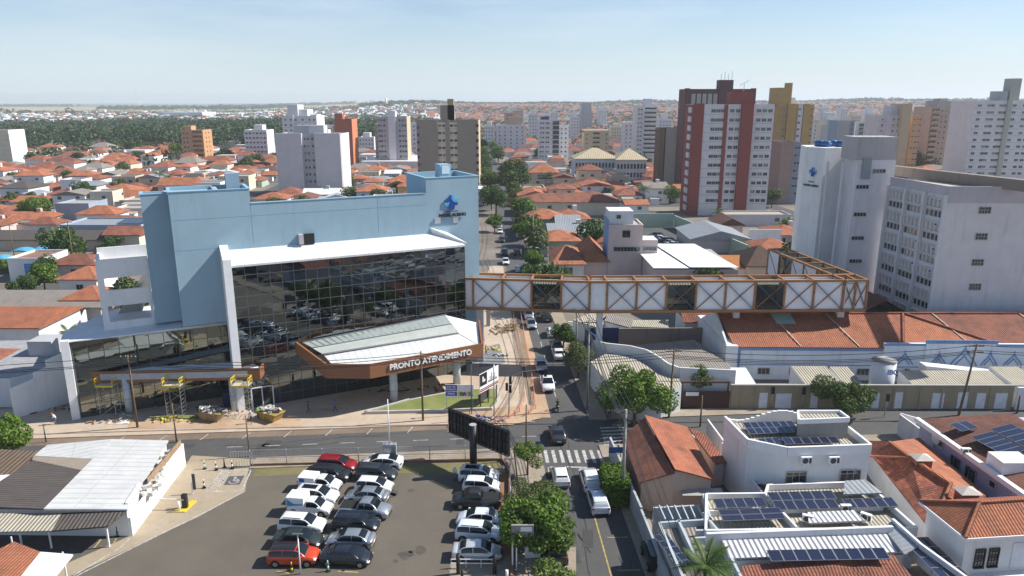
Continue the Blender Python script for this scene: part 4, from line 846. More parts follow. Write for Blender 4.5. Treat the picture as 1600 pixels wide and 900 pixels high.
# ================================================================ SOLAR ARRAYS
def solar(a, b, depth, n, rows, z, tilt=.0, label=None, pl=None, name='solar_array', gap=.03):
    """rows x n panels between ground points a and b (front edge), going back `depth`, on rails"""
    a = Vector((a[0], a[1], z)); b = Vector((b[0], b[1], z)); d = (b-a); L = d.length; d.normalize(); n_ = Vector((-d.y, d.x, 0)); up_ = Vector((0, 0, 1))
    back = (n_*cos(tilt)+up_*sin(tilt)); nrm = d.cross(back)
    t = thing(name, label, 'solar panels', a+d*L/2, 0, 'solar arrays on the roofs at lower right')
    w_ = L/n; h_ = depth/rows
    me = None
    for i in range(n):
        for j in range(rows):
            m = MB(); p = a+d*(i*w_+gap)+back*(j*h_+gap); q = p+d*(w_-2*gap); r = q+back*(h_-2*gap); s = p+back*(h_-2*gap); e = nrm*.045
            m.add([p+e, q+e, r+e, s+e, p, q, r, s], [(0, 1, 2, 3), (0, 4, 5, 1), (1, 5, 6, 2), (2, 6, 7, 3), (3, 7, 4, 0)], 0)
            fr_ = .045; 
            for (x, y) in ((p, q), (q, r), (r, s), (s, p)): m.bar(x+e, y+e, fr_, .03, 1)
            m.build('panel', [SOL, ALU], t)
    m = MB(); 
    for k in (.2, .8):
        p = a+back*depth*k; m.bar(p-nrm*.05, p+d*L-nrm*.05, .06); 
        for q in (p, p+d*L): 
            if abs(tilt) < .6: m.bar(q, Vector((q.x, q.y, z-.35)), .05)
    m.build('rail', ALU, t); return t
def pedge(px0, py0, px1, py1, z): return P(px0, py0, z), P(px1, py1, z)
def parapet_px(m, pts, z, h, t=.22, close=True):
    q = [P(a, b, z+h) for a, b in pts]; n = len(q)
    for i in range(n if close else n-1):
        a, b = q[i], q[(i+1) % n]; a = Vector((a.x, a.y, 0)); b = Vector((b.x, b.y, 0)); d = (b-a).normalized()*t/2*.98
        wallseg(m, a+d*-1, b-d, z+h+i*.004, t, z-.2)
# ---- corner bungalow with gable roof
cb = thing('corner_bungalow', 'small pinkish bungalow with a patched orange clay gable roof on the street corner', 'house', P(1060, 740, 0))
r0, r1 = P(1007, 648, 5.2), P(1055, 733, 5.2); l0_, l1_ = P(972, 682, 3.3), P(998, 754, 3.3); q0, q1 = P(1074, 667, 3.9), P(1119, 750, 3.7)
rf('roof', [l0_, l1_, r1-Vector((0, 0, .35)), r0-Vector((0, 0, .35))], T2, cb); rf('roof', [r0, r1, q1, q0], tile('patched_orange_tile', (.46, .16, .08), (.36, .11, .055), dirt=.7), cb)
m = MB(); ins = .35
g0, g1, g2 = l1_+Vector((ins, .5, 0)), r1+Vector((0, .5, 0)), q1+Vector((-ins, .5, 0)); gb0, gb2 = l0_+Vector((ins, -.4, 0)), q0+Vector((-ins, -.5, 0))
m.add([(g0.x, g0.y, 0), (g1.x, g1.y, 0), (g2.x, g2.y, 0), (g0.x, g0.y, 3.15), (g1.x, g1.y, 4.75), (g2.x, g2.y, 3.6), (gb0.x, gb0.y, 0), (gb2.x, gb2.y, 0), (gb0.x, gb0.y, 3.15), (gb2.x, gb2.y, 3.6)], [(0, 1, 4, 3), (1, 2, 5, 4), (2, 7, 9, 5), (7, 6, 8, 9), (6, 0, 3, 8)]); m.build('wall', wall('peach_render', (.6, .43, .33), .3), cb)
m = MB(); m.box(19.6, 20.6, g1.y-.18, g1.y-.08, .1, 2.2); p_ = P(1063, 772, .0); m = MB(); m.box(p_.x-.5, p_.x+.5, g2.y-.1, g2.y+.02, .1, 2.1); m.build('door', DKG, cb)
bwm = win_mesh(.5, .6, 1); on_wall(bwm, 'window', cb, (g0.x+.8, g0.y-.02, 1.9), R(90)); m = MB(); m.add([(p_.x-.9, g2.y-.1, 2.6), (p_.x+3.2, g2.y-.1, 2.6), (p_.x+3.2, g2.y-1.3, 2.45), (p_.x-.9, g2.y-1.3, 2.45)], [(0, 1, 2, 3)]); m.build('awning', CONC, cb)
s0_, s1_, s2_, s3_ = P(1076, 668, 3.4), P(1103, 678, 3.4), P(1136, 722, 2.9), P(1118, 724, 2.9)
sl = thing('lean_to', 'small tiled lean-to behind the corner bungalow', 'shed', (s2_.x, s2_.y, 0)); rf('roof', [s0_, s1_, s2_, s3_], T2, sl); m = MB(); m.prism([(s0_.x+.3, s0_.y-.3), (s1_.x-.2, s1_.y-.3), (s2_.x-.2, s2_.y+.3), (s3_.x, s3_.y+.3)], 0, 2.7); m.build('wall', PNK, sl)
# ---- long side wall along the main street
m = MB(); a_, b_ = P(975, 700, 0), P(1024, 905, 0); wallseg(m, (11.3, 77.0), (12.3, 62.0), 2.6, .22); wallseg(m, (12.3, 62.0), (12.9, 50.0), 2.4, .22); single(m, 'boundary_wall', wall('streaked_blueish_wall', (.4, .43, .45), .8), 'long streaked grey boundary wall beside the pavement of the main street', 'wall')
# ---- white two-storey house with solar roof
z8 = 7.6
wh = thing('solar_villa', 'white two-storey building with curved parapet and roof-top solar panels', 'house', P(1250, 740, 0))
base = [(1133, 650), (1169, 686), (1231, 698.5), (1361, 694), (1327, 667), (1247, 650)]; q = [P(a, b, z8) for a, b in base]
m = MB(); m.prism([(p.x, p.y) for p in q], 0, z8-.7, 0, 1); m.build('wall', [WH, FIBL], wh)
m = MB()
for i, (a, b) in enumerate(zip(q, q[1:]+q[:1])):
    if i == 5:
        N_ = 14; pr = a
        for k in range(1, N_+1):
            c_ = a.lerp(b, k/N_); hb_ = z8+.1+.55*sin(k/N_*pi*1.7+.2)*1.0; wallseg(m, pr, c_, hb_, .24, z8-.9); pr = c_
    else: wallseg(m, a, b, z8+i*.003, .24, z8-.9)
m.build('parapet', WPNT, wh)
m = MB(); a_, b_, c_, d_ = P(1248, 655, 9.2), P(1327, 652, 9.2), P(1312, 641, 9.2), P(1247, 641, 9.2); m.prism([(p.x, p.y) for p in (a_, b_, c_, d_)], z8-.69, 8.9, 0, 1); m.build('stair_box', [wall('stained_stair_box', (.3, .29, .27), .7), FIBL], wh)
m = MB()
for x, y in ((a_, b_), (b_, c_), (c_, d_), (d_, a_)): wallseg(m, x, y, 9.2, .2, 8.7)
m.build('parapet', WPNT, wh)
wm3 = win_mesh(2.0, 1.1, 3, 1, frame=STL); azf = math.atan2((q[3]-q[2]).x, (q[3]-q[2]).y)
Ff = Fr(q[2].x, q[2].y, azf)
for px, py in ((1248, 733), (1333.5, 731)):
    dlt = .04
    u_ = (q[3]-q[2]).length*((px-1231)/(1361-1231)); z_ = 4.0; on_wall(wm3, 'window', wh, Ff.p(u_, dlt, 4.35), azf)
m = MB(); Ff.box(m, .2, 8.6, .02, .06, 2.9, 3.0); m.build('pipe', DKG, wh)
for i, (u_, z_) in enumerate(((1.8, 6.3), (4.6, 6.2), (2.8, 2.4), (4.6, 2.5))): ac(Ff.p(u_, .05, z_), azf, 'boxed air conditioner on the front wall of the white solar building', s=1.25 if i < 2 else 1)
solar(P(1172, 679, 7.3), P(1252, 676, 7.3), 2.2, 7, 2, 7.3, .12, 'double row of solar panels behind the curved parapet of the white villa')
solar(P(1166, 680.5, 7.1), P(1168, 680.6, 7.1), .1, 1, 1, 6.2, 0, 'x') if False else None
solar(P(1190, 695, 7.15), P(1256, 692, 7.15), 1.1, 6, 1, 7.15, .1, 'middle row of solar panels on the white villa roof')
solar(P(1228, 695, 7.3), P(1314, 693, 7.3), 1.2, 6, 1, 7.3, .12, 'front row of solar panels on the white villa roof')
# ---- lower flat part in front
z4 = 4.1
lf = thing('solar_annex', 'low white-walled annex crowded with solar panels and ribbed sheets', 'building', P(1280, 800, 0))
base2 = [(1104, 771), (1196, 770), (1200, 757), (1352, 752), (1433, 824), (1103, 828)]; q2 = [P(a, b, z4) for a, b in base2]
m = MB(); m.prism([(p.x, p.y) for p in q2], 0, z4-.6, 0, 1); m.build('wall', [WH2, FIBL], lf)
m = MB()
for i, (a, b) in enumerate(zip(q2, q2[1:]+q2[:1])): wallseg(m, a, b, z4+i*.003, .22, z4-.8)
for (x0, y0, x1, y1) in ((1196, 770, 1245, 822), (1104, 797, 1205, 793), (1200, 793, 1380, 788)): wallseg(m, P(x0, y0, z4), P(x1, y1, z4), z4-.05, .2, z4-.7)
m.build('parapet', WPNT, lf)
rf('canopy_roof', [P(1318, 772, 4.5), P(1380, 770, 4.5), P(1352, 749, 4.6), P(1320, 751, 4.6)], MGR, lf)
for i, (x0, y0, x1, y1, n_, dp) in enumerate(((1120, 795, 1200, 792, 5, 1.3), (1130, 815, 1228, 811, 3, 1.5), (1205, 783, 1308, 780, 6, 1.2), (1214, 798, 1313, 795, 6, 1.3), (1325, 795, 1405, 792, 5, 1.3))):
    lab = ['left rear', 'left front', 'middle rear', 'middle front', 'right'][i]
    solar(P(x0, y0, z4+.1), P(x1, y1, z4+.1), dp, n_, 2 if i == 1 else 1, z4+.1, .15, lab+' row of solar panels on the low annex beside the white villa')
for i, (px, py) in enumerate(((1320, 792), (1262, 808), (1354, 806))): p_ = P(px, py, z4); ac((p_.x, p_.y, z4), R(90+i*20), 'air conditioner standing on the corrugated roof of the solar annex', s=1.1)
rf('canopy_roof', [P(1264, 817, 4.3), P(1352, 813, 4.3), P(1335, 797, 4.3), P(1262, 800, 4.3)], MWH2, lf)
# ---- ribbed white hall
mh = thing('ribbed_hall', 'hall with long ribbed white metal roof below the solar annex', 'building', P(1270, 850, 0))
q3 = [P(1139, 872, 4.0), P(1412, 862, 4.0), P(1393, 826, 4.4), P(1124, 836, 4.4)]
m = MB(); m.prism([(p.x, p.y) for p in q3], 0, 3.7); m.build('wall', WH2, mh); rf('roof', q3, MWH2, mh)
m = MB(); wallseg(m, P(1104, 833, 4.9), P(1395, 822, 4.9), 4.9, .3, 3); wallseg(m, P(1395, 810, 4.9), P(1440, 850, 4.9), 4.9, .25, 3); wallseg(m, P(1440, 850, 4.9), P(1530, 915, 4.9), 4.9, .25, 3); m.build('parapet', WH2, mh)
rf('roof', [P(1413, 866, 4.3), P(1442, 850, 4.7), P(1396, 812, 4.7), P(1380, 824, 4.4)], MGR, mh)
solar(P(1470, 905, 4.4), P(1517, 903, 4.4), 5.4, 3, 4, 4.4, 0, 'dark solar panels stepping down the sloped roof edge beside the ribbed hall')
# ---- tiled roof at the bottom edge
bt = thing('tiled_hall', 'old tiled roof with a long grey solar strip at the bottom edge', 'building', P(1300, 905, 0))
e_ = [P(1165, 880, 4.2), P(1300, 872, 4.4), P(1395, 868, 4.2), P(1460, 910, 4.2), P(1440, 960, 3), P(1130, 960, 3)]
rf('roof', [P(1160, 884, 4.0), P(1150, 960, 3.0), P(1470, 950, 3.0), P(1395, 866, 4.3), P(1330, 869, 4.5)], T2, bt); m = MB(); q = [P(1168, 890, 3.8), P(1160, 950, 2.9), P(1455, 940, 2.9), P(1390, 870, 4.0)]; m.prism([(p.x, p.y) for p in q], 0, 2.6); m.build('wall', WH2, bt)
solar(P(1205, 878, 4.6), P(1392, 874, 4.6), 1.2, 9, 1, 4.6, .2, 'long grey strip of solar panels at the head of the old tiled roof')
# ---- blueish carport house at bottom centre
ch = thing('carport_house', 'flat pale blue-grey building with pergola and solar panels near the palm', 'building', P(1080, 860, 0))
q4 = [P(1030, 816, 4), P(1108, 811, 4), P(1122, 828, 4), P(1150, 900, 4), P(1080, 930, 4)]
m = MB(); m.prism([(p.x, p.y) for p in q4], 0, 3.4, 0, 1); m.build('wall', [WH2, FIB], ch)
m = MB()
for a, b in (((1030, 816), (1108, 811)), ((1108, 811), (1122, 828)), ((1030, 816), (1080, 930)), ((1060, 812), (1087, 870)), ((1087, 828), (1122, 828)), ((1122, 828), (1160, 905)), ((1086, 840), (1122, 838)), ((1099, 771), (1111, 812)), ((1099, 800), (1112, 812))): wallseg(m, P(*a, 4), P(*b, 4), 4.0, .22, 3.2)
m.build('parapet', wall('pale_blue_grey', (.42, .47, .5), .3), ch)
solar(P(1061, 890, 3.9), P(1084, 886, 3.9), 4.8, 2, 5, 3.9, .0, 'tall block of solar panels beside the palm on the blue-grey building')
pg = thing('pergola', 'bare blue and white pergola beams over a dark yard below the bungalow', 'pergola', P(1070, 800, 0)); m = MB()
for k in range(6): m.bar(P(1030+k*12, 790, 3.2), P(1040+k*12, 812, 3.2), .1, .16)
m.build('beam', plain('pergola_paint', (.45, .55, .62), .5), pg); m = MB(); wallseg(m, P(1021, 790, 3.4), P(1095, 786, 3.4), 3.2, .2); m.build('wall', GRY, pg)
# ---- tent-shaped brown awning between
aw = thing('brown_awning', 'brown pyramid awning roof against the left wall of the white villa', 'awning', P(1200, 750, 0)); rf('roof', [P(1167, 728, 3.6), P(1229, 747, 3.2), P(1196, 763, 3.0)], plain('brown_sheet', (.13, .085, .05), .8, var=.3), aw); rf('roof', [P(1166, 728, 3.61), P(1196, 763, 3.0), P(1180, 754, 3.0)], plain('brown_sheet', (.13, .085, .05)), aw)
m = MB(); wallseg(m, P(1129, 690, 3.5), P(1195, 772, 3.5), 3.4, .2); wallseg(m, P(1106, 655, 3), P(1132, 690, 3), 3, .2); single(m, 'boundary_wall', LAV, 'pale lilac boundary wall between the bungalow and the white villa', 'wall')
# ---- orange-roofed long house (hip)
oh2 = thing('orange_roof_house', 'long house with broad lichen-spotted orange roof and two square vents', 'house', P(1450, 770, 0))
zE, zR = 3.6, 5.3
A_, B_, C_, D_ = P(1352, 688, zE), P(1437, 684, zE), P(1545, 776, zE), P(1455, 828, zE); R0, R1 = P(1423, 716, zR), P(1486, 757, zR)
K_ = P(1365, 714, zE+.3)
rf('roof', [A_, P(1365, 714, zE+.1), D_, R1, R0, P(1390, 690, zR-.3)], T6, oh2); rf('roof', [P(1391, 690, zR-.3), R0+Vector((.02, 0, 0)), R1+Vector((.02, 0, 0)), C_, B_], T4, oh2); rf('roof', [D_+Vector((.03, 0, 0)), C_, R1+Vector((.03, 0, 0))], T6, oh2)
m = MB(); m.bar(R0+Vector((0, 0, .1)), R1+Vector((0, 0, .1)), .3, .18); m.bar(R1+Vector((0, 0, .1)), D_+Vector((0, 0, .1)), .3, .18); m.bar(P(1390, 690, zR-.2), R0+Vector((0, 0, .1)), .3, .18); m.bar(P(1360, 713, zE+.25), R0+Vector((0, 0, .1)), .25, .16); m.build('ridge_tiles', T1, oh2)
m = MB(); m.prism([(p.x, p.y) for p in (A_+Vector((.3, -.4, 0)), B_+Vector((-.3, -.4, 0)), C_+Vector((-.4, 0, 0)), D_+Vector((.3, .5, 0)))], 0, zE-.15); m.build('wall', WH2, oh2)
for px, py in ((1441, 712), (1512, 764)):
    p_ = P(px, py, 5.9); m = MB(); m.box(p_.x-.75, p_.x+.75, p_.y-.6, p_.y+.6, 4.0, 5.7); m.build('vent_shaft', plain('vent_red', (.3, .09, .06), .9, var=.2), oh2); m = MB(); m.add([(p_.x-.95, p_.y-.8, 5.71), (p_.x+.95, p_.y-.8, 5.71), (p_.x+.95, p_.y+.8, 5.71), (p_.x-.95, p_.y+.8, 5.71), (p_.x, p_.y, 6.15)], [(0, 1, 4), (1, 2, 4), (2, 3, 4), (3, 0, 4), (3, 2, 1, 0)]); m.build('vent_cap', plain('pale_vent_cap', (.5, .45, .4), .8), oh2)
# ---- lilac long house to the right with solar panels
lh = thing('lilac_house', 'lilac-walled house with white fascia and blue solar panels on dark red tiles', 'house', P(1540, 700, 0))
zf = 5.0; f0, f1, f2, f3 = P(1432, 655, zf), P(1640, 802, zf), P(1760, 770, zf), P(1600, 648, zf)
m = MB(); m.prism([(p.x, p.y) for p in (f0+Vector((.5, 0, 0)), f1+Vector((.5, 0, 0)), f2, f3)], 0, zf-.3); m.build('wall', wall('lilac_render', (.46, .42, .56), .2), lh)
rid0, rid1 = P(1580, 645, zf+1.6), P(1740, 745, zf+1.6)
rf('roof', [f0, f1, rid1, rid0], T3, lh); m = MB(); wallseg(m, f0, f1, zf+.25, .5, zf-.25); m.build('fascia', WPNT, lh)
azl_ = math.atan2((f1-f0).x, (f1-f0).y); Fl = Fr(f0.x, f0.y, azl_); sgn_ = 1 if Fl.n.x < 0 else -1; wlm = win_mesh(1.5, 1.5, 3, 1, frame=STL)
Lf = (f1-f0).length
for k, (t_, z_) in enumerate(((.34, 2.9), (.46, 2.9), (.2, 3.9), (.62, 3.6))):
    p_ = Fl.p(Lf*t_, sgn_*-.45+(.0), z_); p_ = p_+Vector((0, 0, 0)); meshobj('window', wlm if k < 2 else win_mesh(.8, .6, 1), lh, (p_.x-ROOTS[lh.name][0]-.0, p_.y-ROOTS[lh.name][1], p_.z), pi/2-azl_ if sgn_ > 0 else -pi/2-azl_)
rd = (rid0-f0); rl = math.hypot(rd.x, rd.y)
def roofsolar(x0, y0, x1, y1, dp, n_, rows, z, label): solar(P(x0, y0, z), P(x1, y1, z), dp, n_, rows, z, .16, label)
solar(P(1502, 676, zf+.9), P(1530, 668, zf+1.1), 1.6, 2, 1, zf+1.0, .1, 'small pair of blue solar panels on the dark red lilac-house roof')
solar(P(1516, 684, zf+.9), P(1570, 712, zf+1), 2.6, 5, 1, zf+.95, .15, 'left blue strip of solar panels on the lilac house roof')
solar(P(1546, 673, zf+1.1), P(1612, 706, zf+1.2), 2.6, 5, 1, zf+1.25, .15, 'right blue strip of solar panels on the lilac house roof')
m = MB(); a_ = P(1440, 660, 3.2); wallseg(m, P(1407, 645, 3.0), P(1470, 690, 3.0), 2.8, .2); wallseg(m, P(1528, 748, 2.2), P(1560, 775, 2.2), 2.2, .2); wallseg(m, P(1407, 643, 3), P(1432, 650, 3), 2.8, .2); single(m, 'boundary_wall', LAV, 'lilac yard wall between the orange-roofed house and the lilac house', 'wall')
bx = P(1590, 725, 6.2); m = MB(); m.box(bx.x-1.5, bx.x+1.5, bx.y-.2, bx.y+2.2, 4.6, 6.4); single(m, 'roof_tank_box', WPNT, 'white roof-top tank box on the lilac house at the right edge', 'tank')
ac(Fl.p(Lf*.42, sgn_*.0, 5.3), R(90), 'air conditioner on the white fascia of the lilac house', s=1.1)
sd1 = thing('satellite_dish', 'white satellite dish on the yard wall by the lilac house', 'satellite dish', P(1460, 690, 3)); p_ = P(1462, 684, 4.2)
m = MB(); m.cyl((p_.x, p_.y, 3), (p_.x, p_.y, 4.1), .05); m.build('mast', STL, sd1); m = MB(); secs = [[Vector((p_.x-.1*k*k*.6-.1, p_.y, 4.2))+Vector((.35*(k*k)*.3, .55*k*cos(a), .55*k*sin(a))) for a in [2*pi*i/14 for i in range(14)]] for k in (.05, .5, 1, 1.4)]; m.loft(secs, caps=False); m.build('dish', WPNT, sd1)
# ---- white two-storey house bottom right
w2h = thing('hip_roof_house', 'white two-storey house with bright hipped clay roof at the bottom right corner', 'house', P(1560, 860, 0))
zH = 6.3; h0, h1, h2 = P(1437, 783, zH), P(1509, 841, zH), P(1690, 830, zH); hr0, hr1 = P(1531, 786, zH+1.5), P(1700, 775, zH+1.5); h4 = P(1445, 775, zH+.2)
hb4 = Vector((h2.x, h0.y+.5, zH))
rf('roof', [h0, h1, hr0], T1, w2h); rf('roof', [h1+Vector((.02, 0, 0)), h2, hr1, hr0+Vector((.02, 0, 0))], T1, w2h); rf('roof', [h0+Vector((0, .02, 0)), hr0+Vector((0, .02, 0)), hr1+Vector((0, .02, 0)), Vector((h2.x, h0.y+1.0, zH))], T6, w2h)
m = MB(); m.bar(h1+Vector((0, 0, .08)), hr0+Vector((0, 0, .08)), .26, .16); m.bar(h0+Vector((0, 0, .08)), hr0+Vector((0, 0, .08)), .26, .16); m.bar(hr0+Vector((0, 0, .08)), hr1+Vector((0, 0, .08)), .26, .16); m.build('ridge_tiles', T4, w2h)
w0, w1, w2_ = h0+Vector((.7, -.1, 0)), h1+Vector((.5, .6, 0)), h2+Vector((0, .6, 0)); m = MB(); m.prism([(p.x, p.y) for p in (w0, w1, w2_, Vector((h2.x, h0.y, 0)))], 0, zH-.15); m.build('wall', WH, w2h)
m = MB(); 
for a, b in ((h0, h1), (h1, h2)): m.bar(a-Vector((0, 0, .12)), b-Vector((0, 0, .12)), .2, .22)
m.build('eave', WPNT, w2h)
azh = math.atan2((w2_-w1).x, (w2_-w1).y); Fh = Fr(w1.x, w1.y, azh); gwm = win_mesh(.75, 1.6, 3, 6, frame=BLK)
for u_ in (1.4, 2.6): on_wall(gwm, 'window', w2h, Fh.p(u_, .03, 4.0), azh)
m = MB(); Fh.box(m, 4.2, 5.3, .01, .06, 2.9, 5.2); m.build('door', plain('white_door', (.68, .7, .74), .6), w2h); m = MB(); Fh.box(m, .8, 12, 0.02, 1.6, 2.4, 2.6); Fh.box(m, .8, 12, 1.45, 1.62, 2.61, 3.3); m.build('balcony', WH, w2h)
# ================================================================ LEFT FOREGROUND WAREHOUSE
wr_ = thing('warehouse', 'low warehouse with white sheet roof and a brown corrugated left half', 'building', P(120, 760, 0))
zw = 3.1
TL, TR, BR, BL = P(175, 686, zw+.3), P(263, 688, zw), P(199, 796, zw-.1), P(68, 795, zw+.3); UL = P(74, 695, zw); L2_, L3_ = P(0, 790, zw-.1), P(-10, 745, zw)
rf('roof', [BL, BR, TR, TL], sheet('white_roof_coating', (.56, .56, .55), pu=.9, rough=.6, dirt=.35, amp=.01, sheetlen=5), wr_); rf('roof', [P(147, 717, zw+.2), TL+Vector((-.03, 0, 0)), UL, P(52, 712, zw)], MATS['white_roof_coating'], wr_)
rf('roof', [P(-60, 790, zw), BL+Vector((-.05, 0, 0)), P(129, 735, zw+.25), P(51, 719, zw)], FIBD, wr_); rf('roof', [P(129, 734.8, zw+.25), P(146, 717.2, zw+.25), P(52, 712.5, zw), P(50, 718.5, zw)], sheet('tan_fibre_cement', (.36, .3, .23), pu=.36, dirt=.4), wr_)
m = MB(); q = [P(-60, 790, zw), BR+Vector((-.2, .2, 0)), TR+Vector((-.2, -.2, 0)), UL+Vector((.2, -.2, 0)), P(-40, 745, zw)]; m.prism([(p.x, p.y) for p in q], 0, zw-.35); m.build('wall', WH, wr_)
m = MB(); wallseg(m, P(204, 838, 0)+Vector((.1, 0, 0)), P(289, 727, 0), (2.0, 2.7), .25); sw = single(m, 'boundary_wall', WH, 'bright white wall with a worn brown strip beside the parking lot drive', 'wall')
m = MB(); wallseg(m, P(204, 838, 0)+Vector((-.3, .6, 0)), P(228, 800, 0)+Vector((-.3, 0, 0)), 3.2, .25); m.build('side_wall', WH, wr_)
m = MB(); wallseg(m, P(232, 800, 0)+Vector((0.1, .4, 0)), P(284, 733, 0)+Vector((.1, .3, 0)), 3.5, .06, 2.8); single(m, 'fence_panel', plain('tan_mesh_panel', (.3, .2, .12), .9, var=.25), 'tan mesh panel fixed above the white drive wall', 'fence')
# heap of white sacks between warehouse and wall
hp = MB(); rs = random.Random(5)
for i in range(90):
    t_ = rs.random(); a = P(221, 774, 2.2).lerp(P(257, 710, 2.2), t_); hp.obox((a.x+rs.uniform(-.7, .9), a.y+rs.uniform(-.3, .3), rs.uniform(1.6, 2.9)), rs.uniform(.4, 1.1), rs.uniform(.2, .6), rs.uniform(.1, .4), rs.uniform(0, 3), tilt=rs.uniform(-.6, .6))
o = single(hp, 'sack_heap', plain('dirty_white_sack', (.55, .53, .5), .9, var=.3, scale=3), 'jumbled heap of white sacks and scraps between warehouse and drive wall', 'rubble heap'); o['kind'] = 'stuff'
# carport in front of the warehouse
cpz = 2.5; cpt = thing('carport', 'long corrugated carport roof on white posts in front of the warehouse', 'carport', P(100, 830, 0))
rf('roof', [P(81, 829, cpz), P(168, 822, cpz), P(198, 798, cpz+.3), P(98, 801, cpz+.3)], FIBD, cpt); rf('roof', [P(-60, 832, cpz), P(80.5, 829, cpz), P(97.5, 801, cpz+.3), P(-60, 803, cpz+.3)], FIBL, cpt)
for px, py in ((34, 850), (81, 857), (171, 855)): p_ = P(px, py, 0); m = MB(); m.bar((p_.x, p_.y, 0), (p_.x, p_.y, cpz-.1), .13); m.build('post', WPNT, cpt)
kio = thing('tiled_kiosk', 'small roof half orange tiles and half white sheet at the bottom left corner', 'kiosk', P(60, 930, 0)); kz = 2.8
rf('roof', [P(-30, 872, kz), P(22, 846, kz), P(63, 862, kz), P(20, 915, kz), P(-60, 915, kz)], T4, kio); rf('roof', [P(63.5, 862, kz), P(114, 866, kz), P(70, 920, kz), P(20.5, 915, kz)], plain('white_sheet_roof', (.75, .75, .72), .5, var=.05), kio)
m = MB()
for px, py in ((105, 905), (25, 880)): p_ = P(px, py, 0); m.bar((p_.x, p_.y, 0), (p_.x, p_.y, kz-.13), .1)
m.build('post', WPNT, kio)
# old shed roofs at far left behind the warehouse
os_ = thing('old_shed', 'old brown tin shed roof at the left edge behind the warehouse', 'shed', P(0, 720, 0)); rf('roof', [P(-60, 745, 2.8), P(25, 740, 2.8), P(60, 705, 3.2), P(-30, 700, 3.2)], sheet('rusty_brown_sheet', (.16, .11, .07), pu=.5, dirt=.7), os_); m = MB(); q = [P(-55, 742, 2.6), P(20, 738, 2.6), P(55, 706, 2.6), P(-25, 702, 2.6)]; m.prism([(p.x, p.y) for p in q], 0, 2.5); m.build('wall', PNK, os_)
# ================================================================ CARS
CGL = plain('car_glass', (.01, .013, .016), .1, var=0, spec=.5); RIM = plain('wheel_rim', (.35, .35, .36), .3, .8, var=0); HLM = plain('headlight_lens', (.6, .63, .66), .1, var=0); TLM = plain('taillight_lens', (.35, .01, .012), .2, var=0)
CARP = {}
def paint(name, c, metal=0.0, rough=.3):
    if name not in CARP: CARP[name] = plain('car_paint_'+name, c, rough, metal, var=0, coat=.6)
    return CARP[name]
def _wheel():
    m = MB(); m.cyl((0, -.11, 0), (0, .11, 0), .335, n=18); t = m.mesh('tyre', RUB)
    m = MB(); m.cyl((0, -.118, 0), (0, .118, 0), .215, n=14)
    for k in range(5): a = 2*pi*k/5; m.bar((0, -.12, 0), (.2*cos(a), -.12, .2*sin(a)), .05, .02, 1)
    return t, m.mesh('rim', [RIM, plain('rim_spoke', (.5, .5, .5), .3, .7, var=0)])
TYRE, RIMM = _wheel()
KIND = {  # L W H belt hoodz frontz trunkz, then cabin x as fractions of L: rear base, rear top, front top, front base
 'hatch': (3.95, 1.74, 1.46, .97, .95, .74, .97, -.49, -.39, .05, .30), 'sedan': (4.5, 1.78, 1.46, .95, .93, .70, 1.02, -.40, -.20, .06, .29),
 'suv': (4.38, 1.86, 1.6, 1.06, 1.04, .88, 1.1, -.485, -.42, .07, .28), 'pickup': (5.1, 1.88, 1.78, 1.14, 1.12, .94, 1.08, -.12, -.06, .13, .29),
 'smallpickup': (4.45, 1.68, 1.58, 1.02, 1.0, .8, .98, -.06, -.03, .13, .31), 'coupe': (4.75, 1.87, 1.43, .96, .92, .70, 1.04, -.46, -.16, .05, .28)}
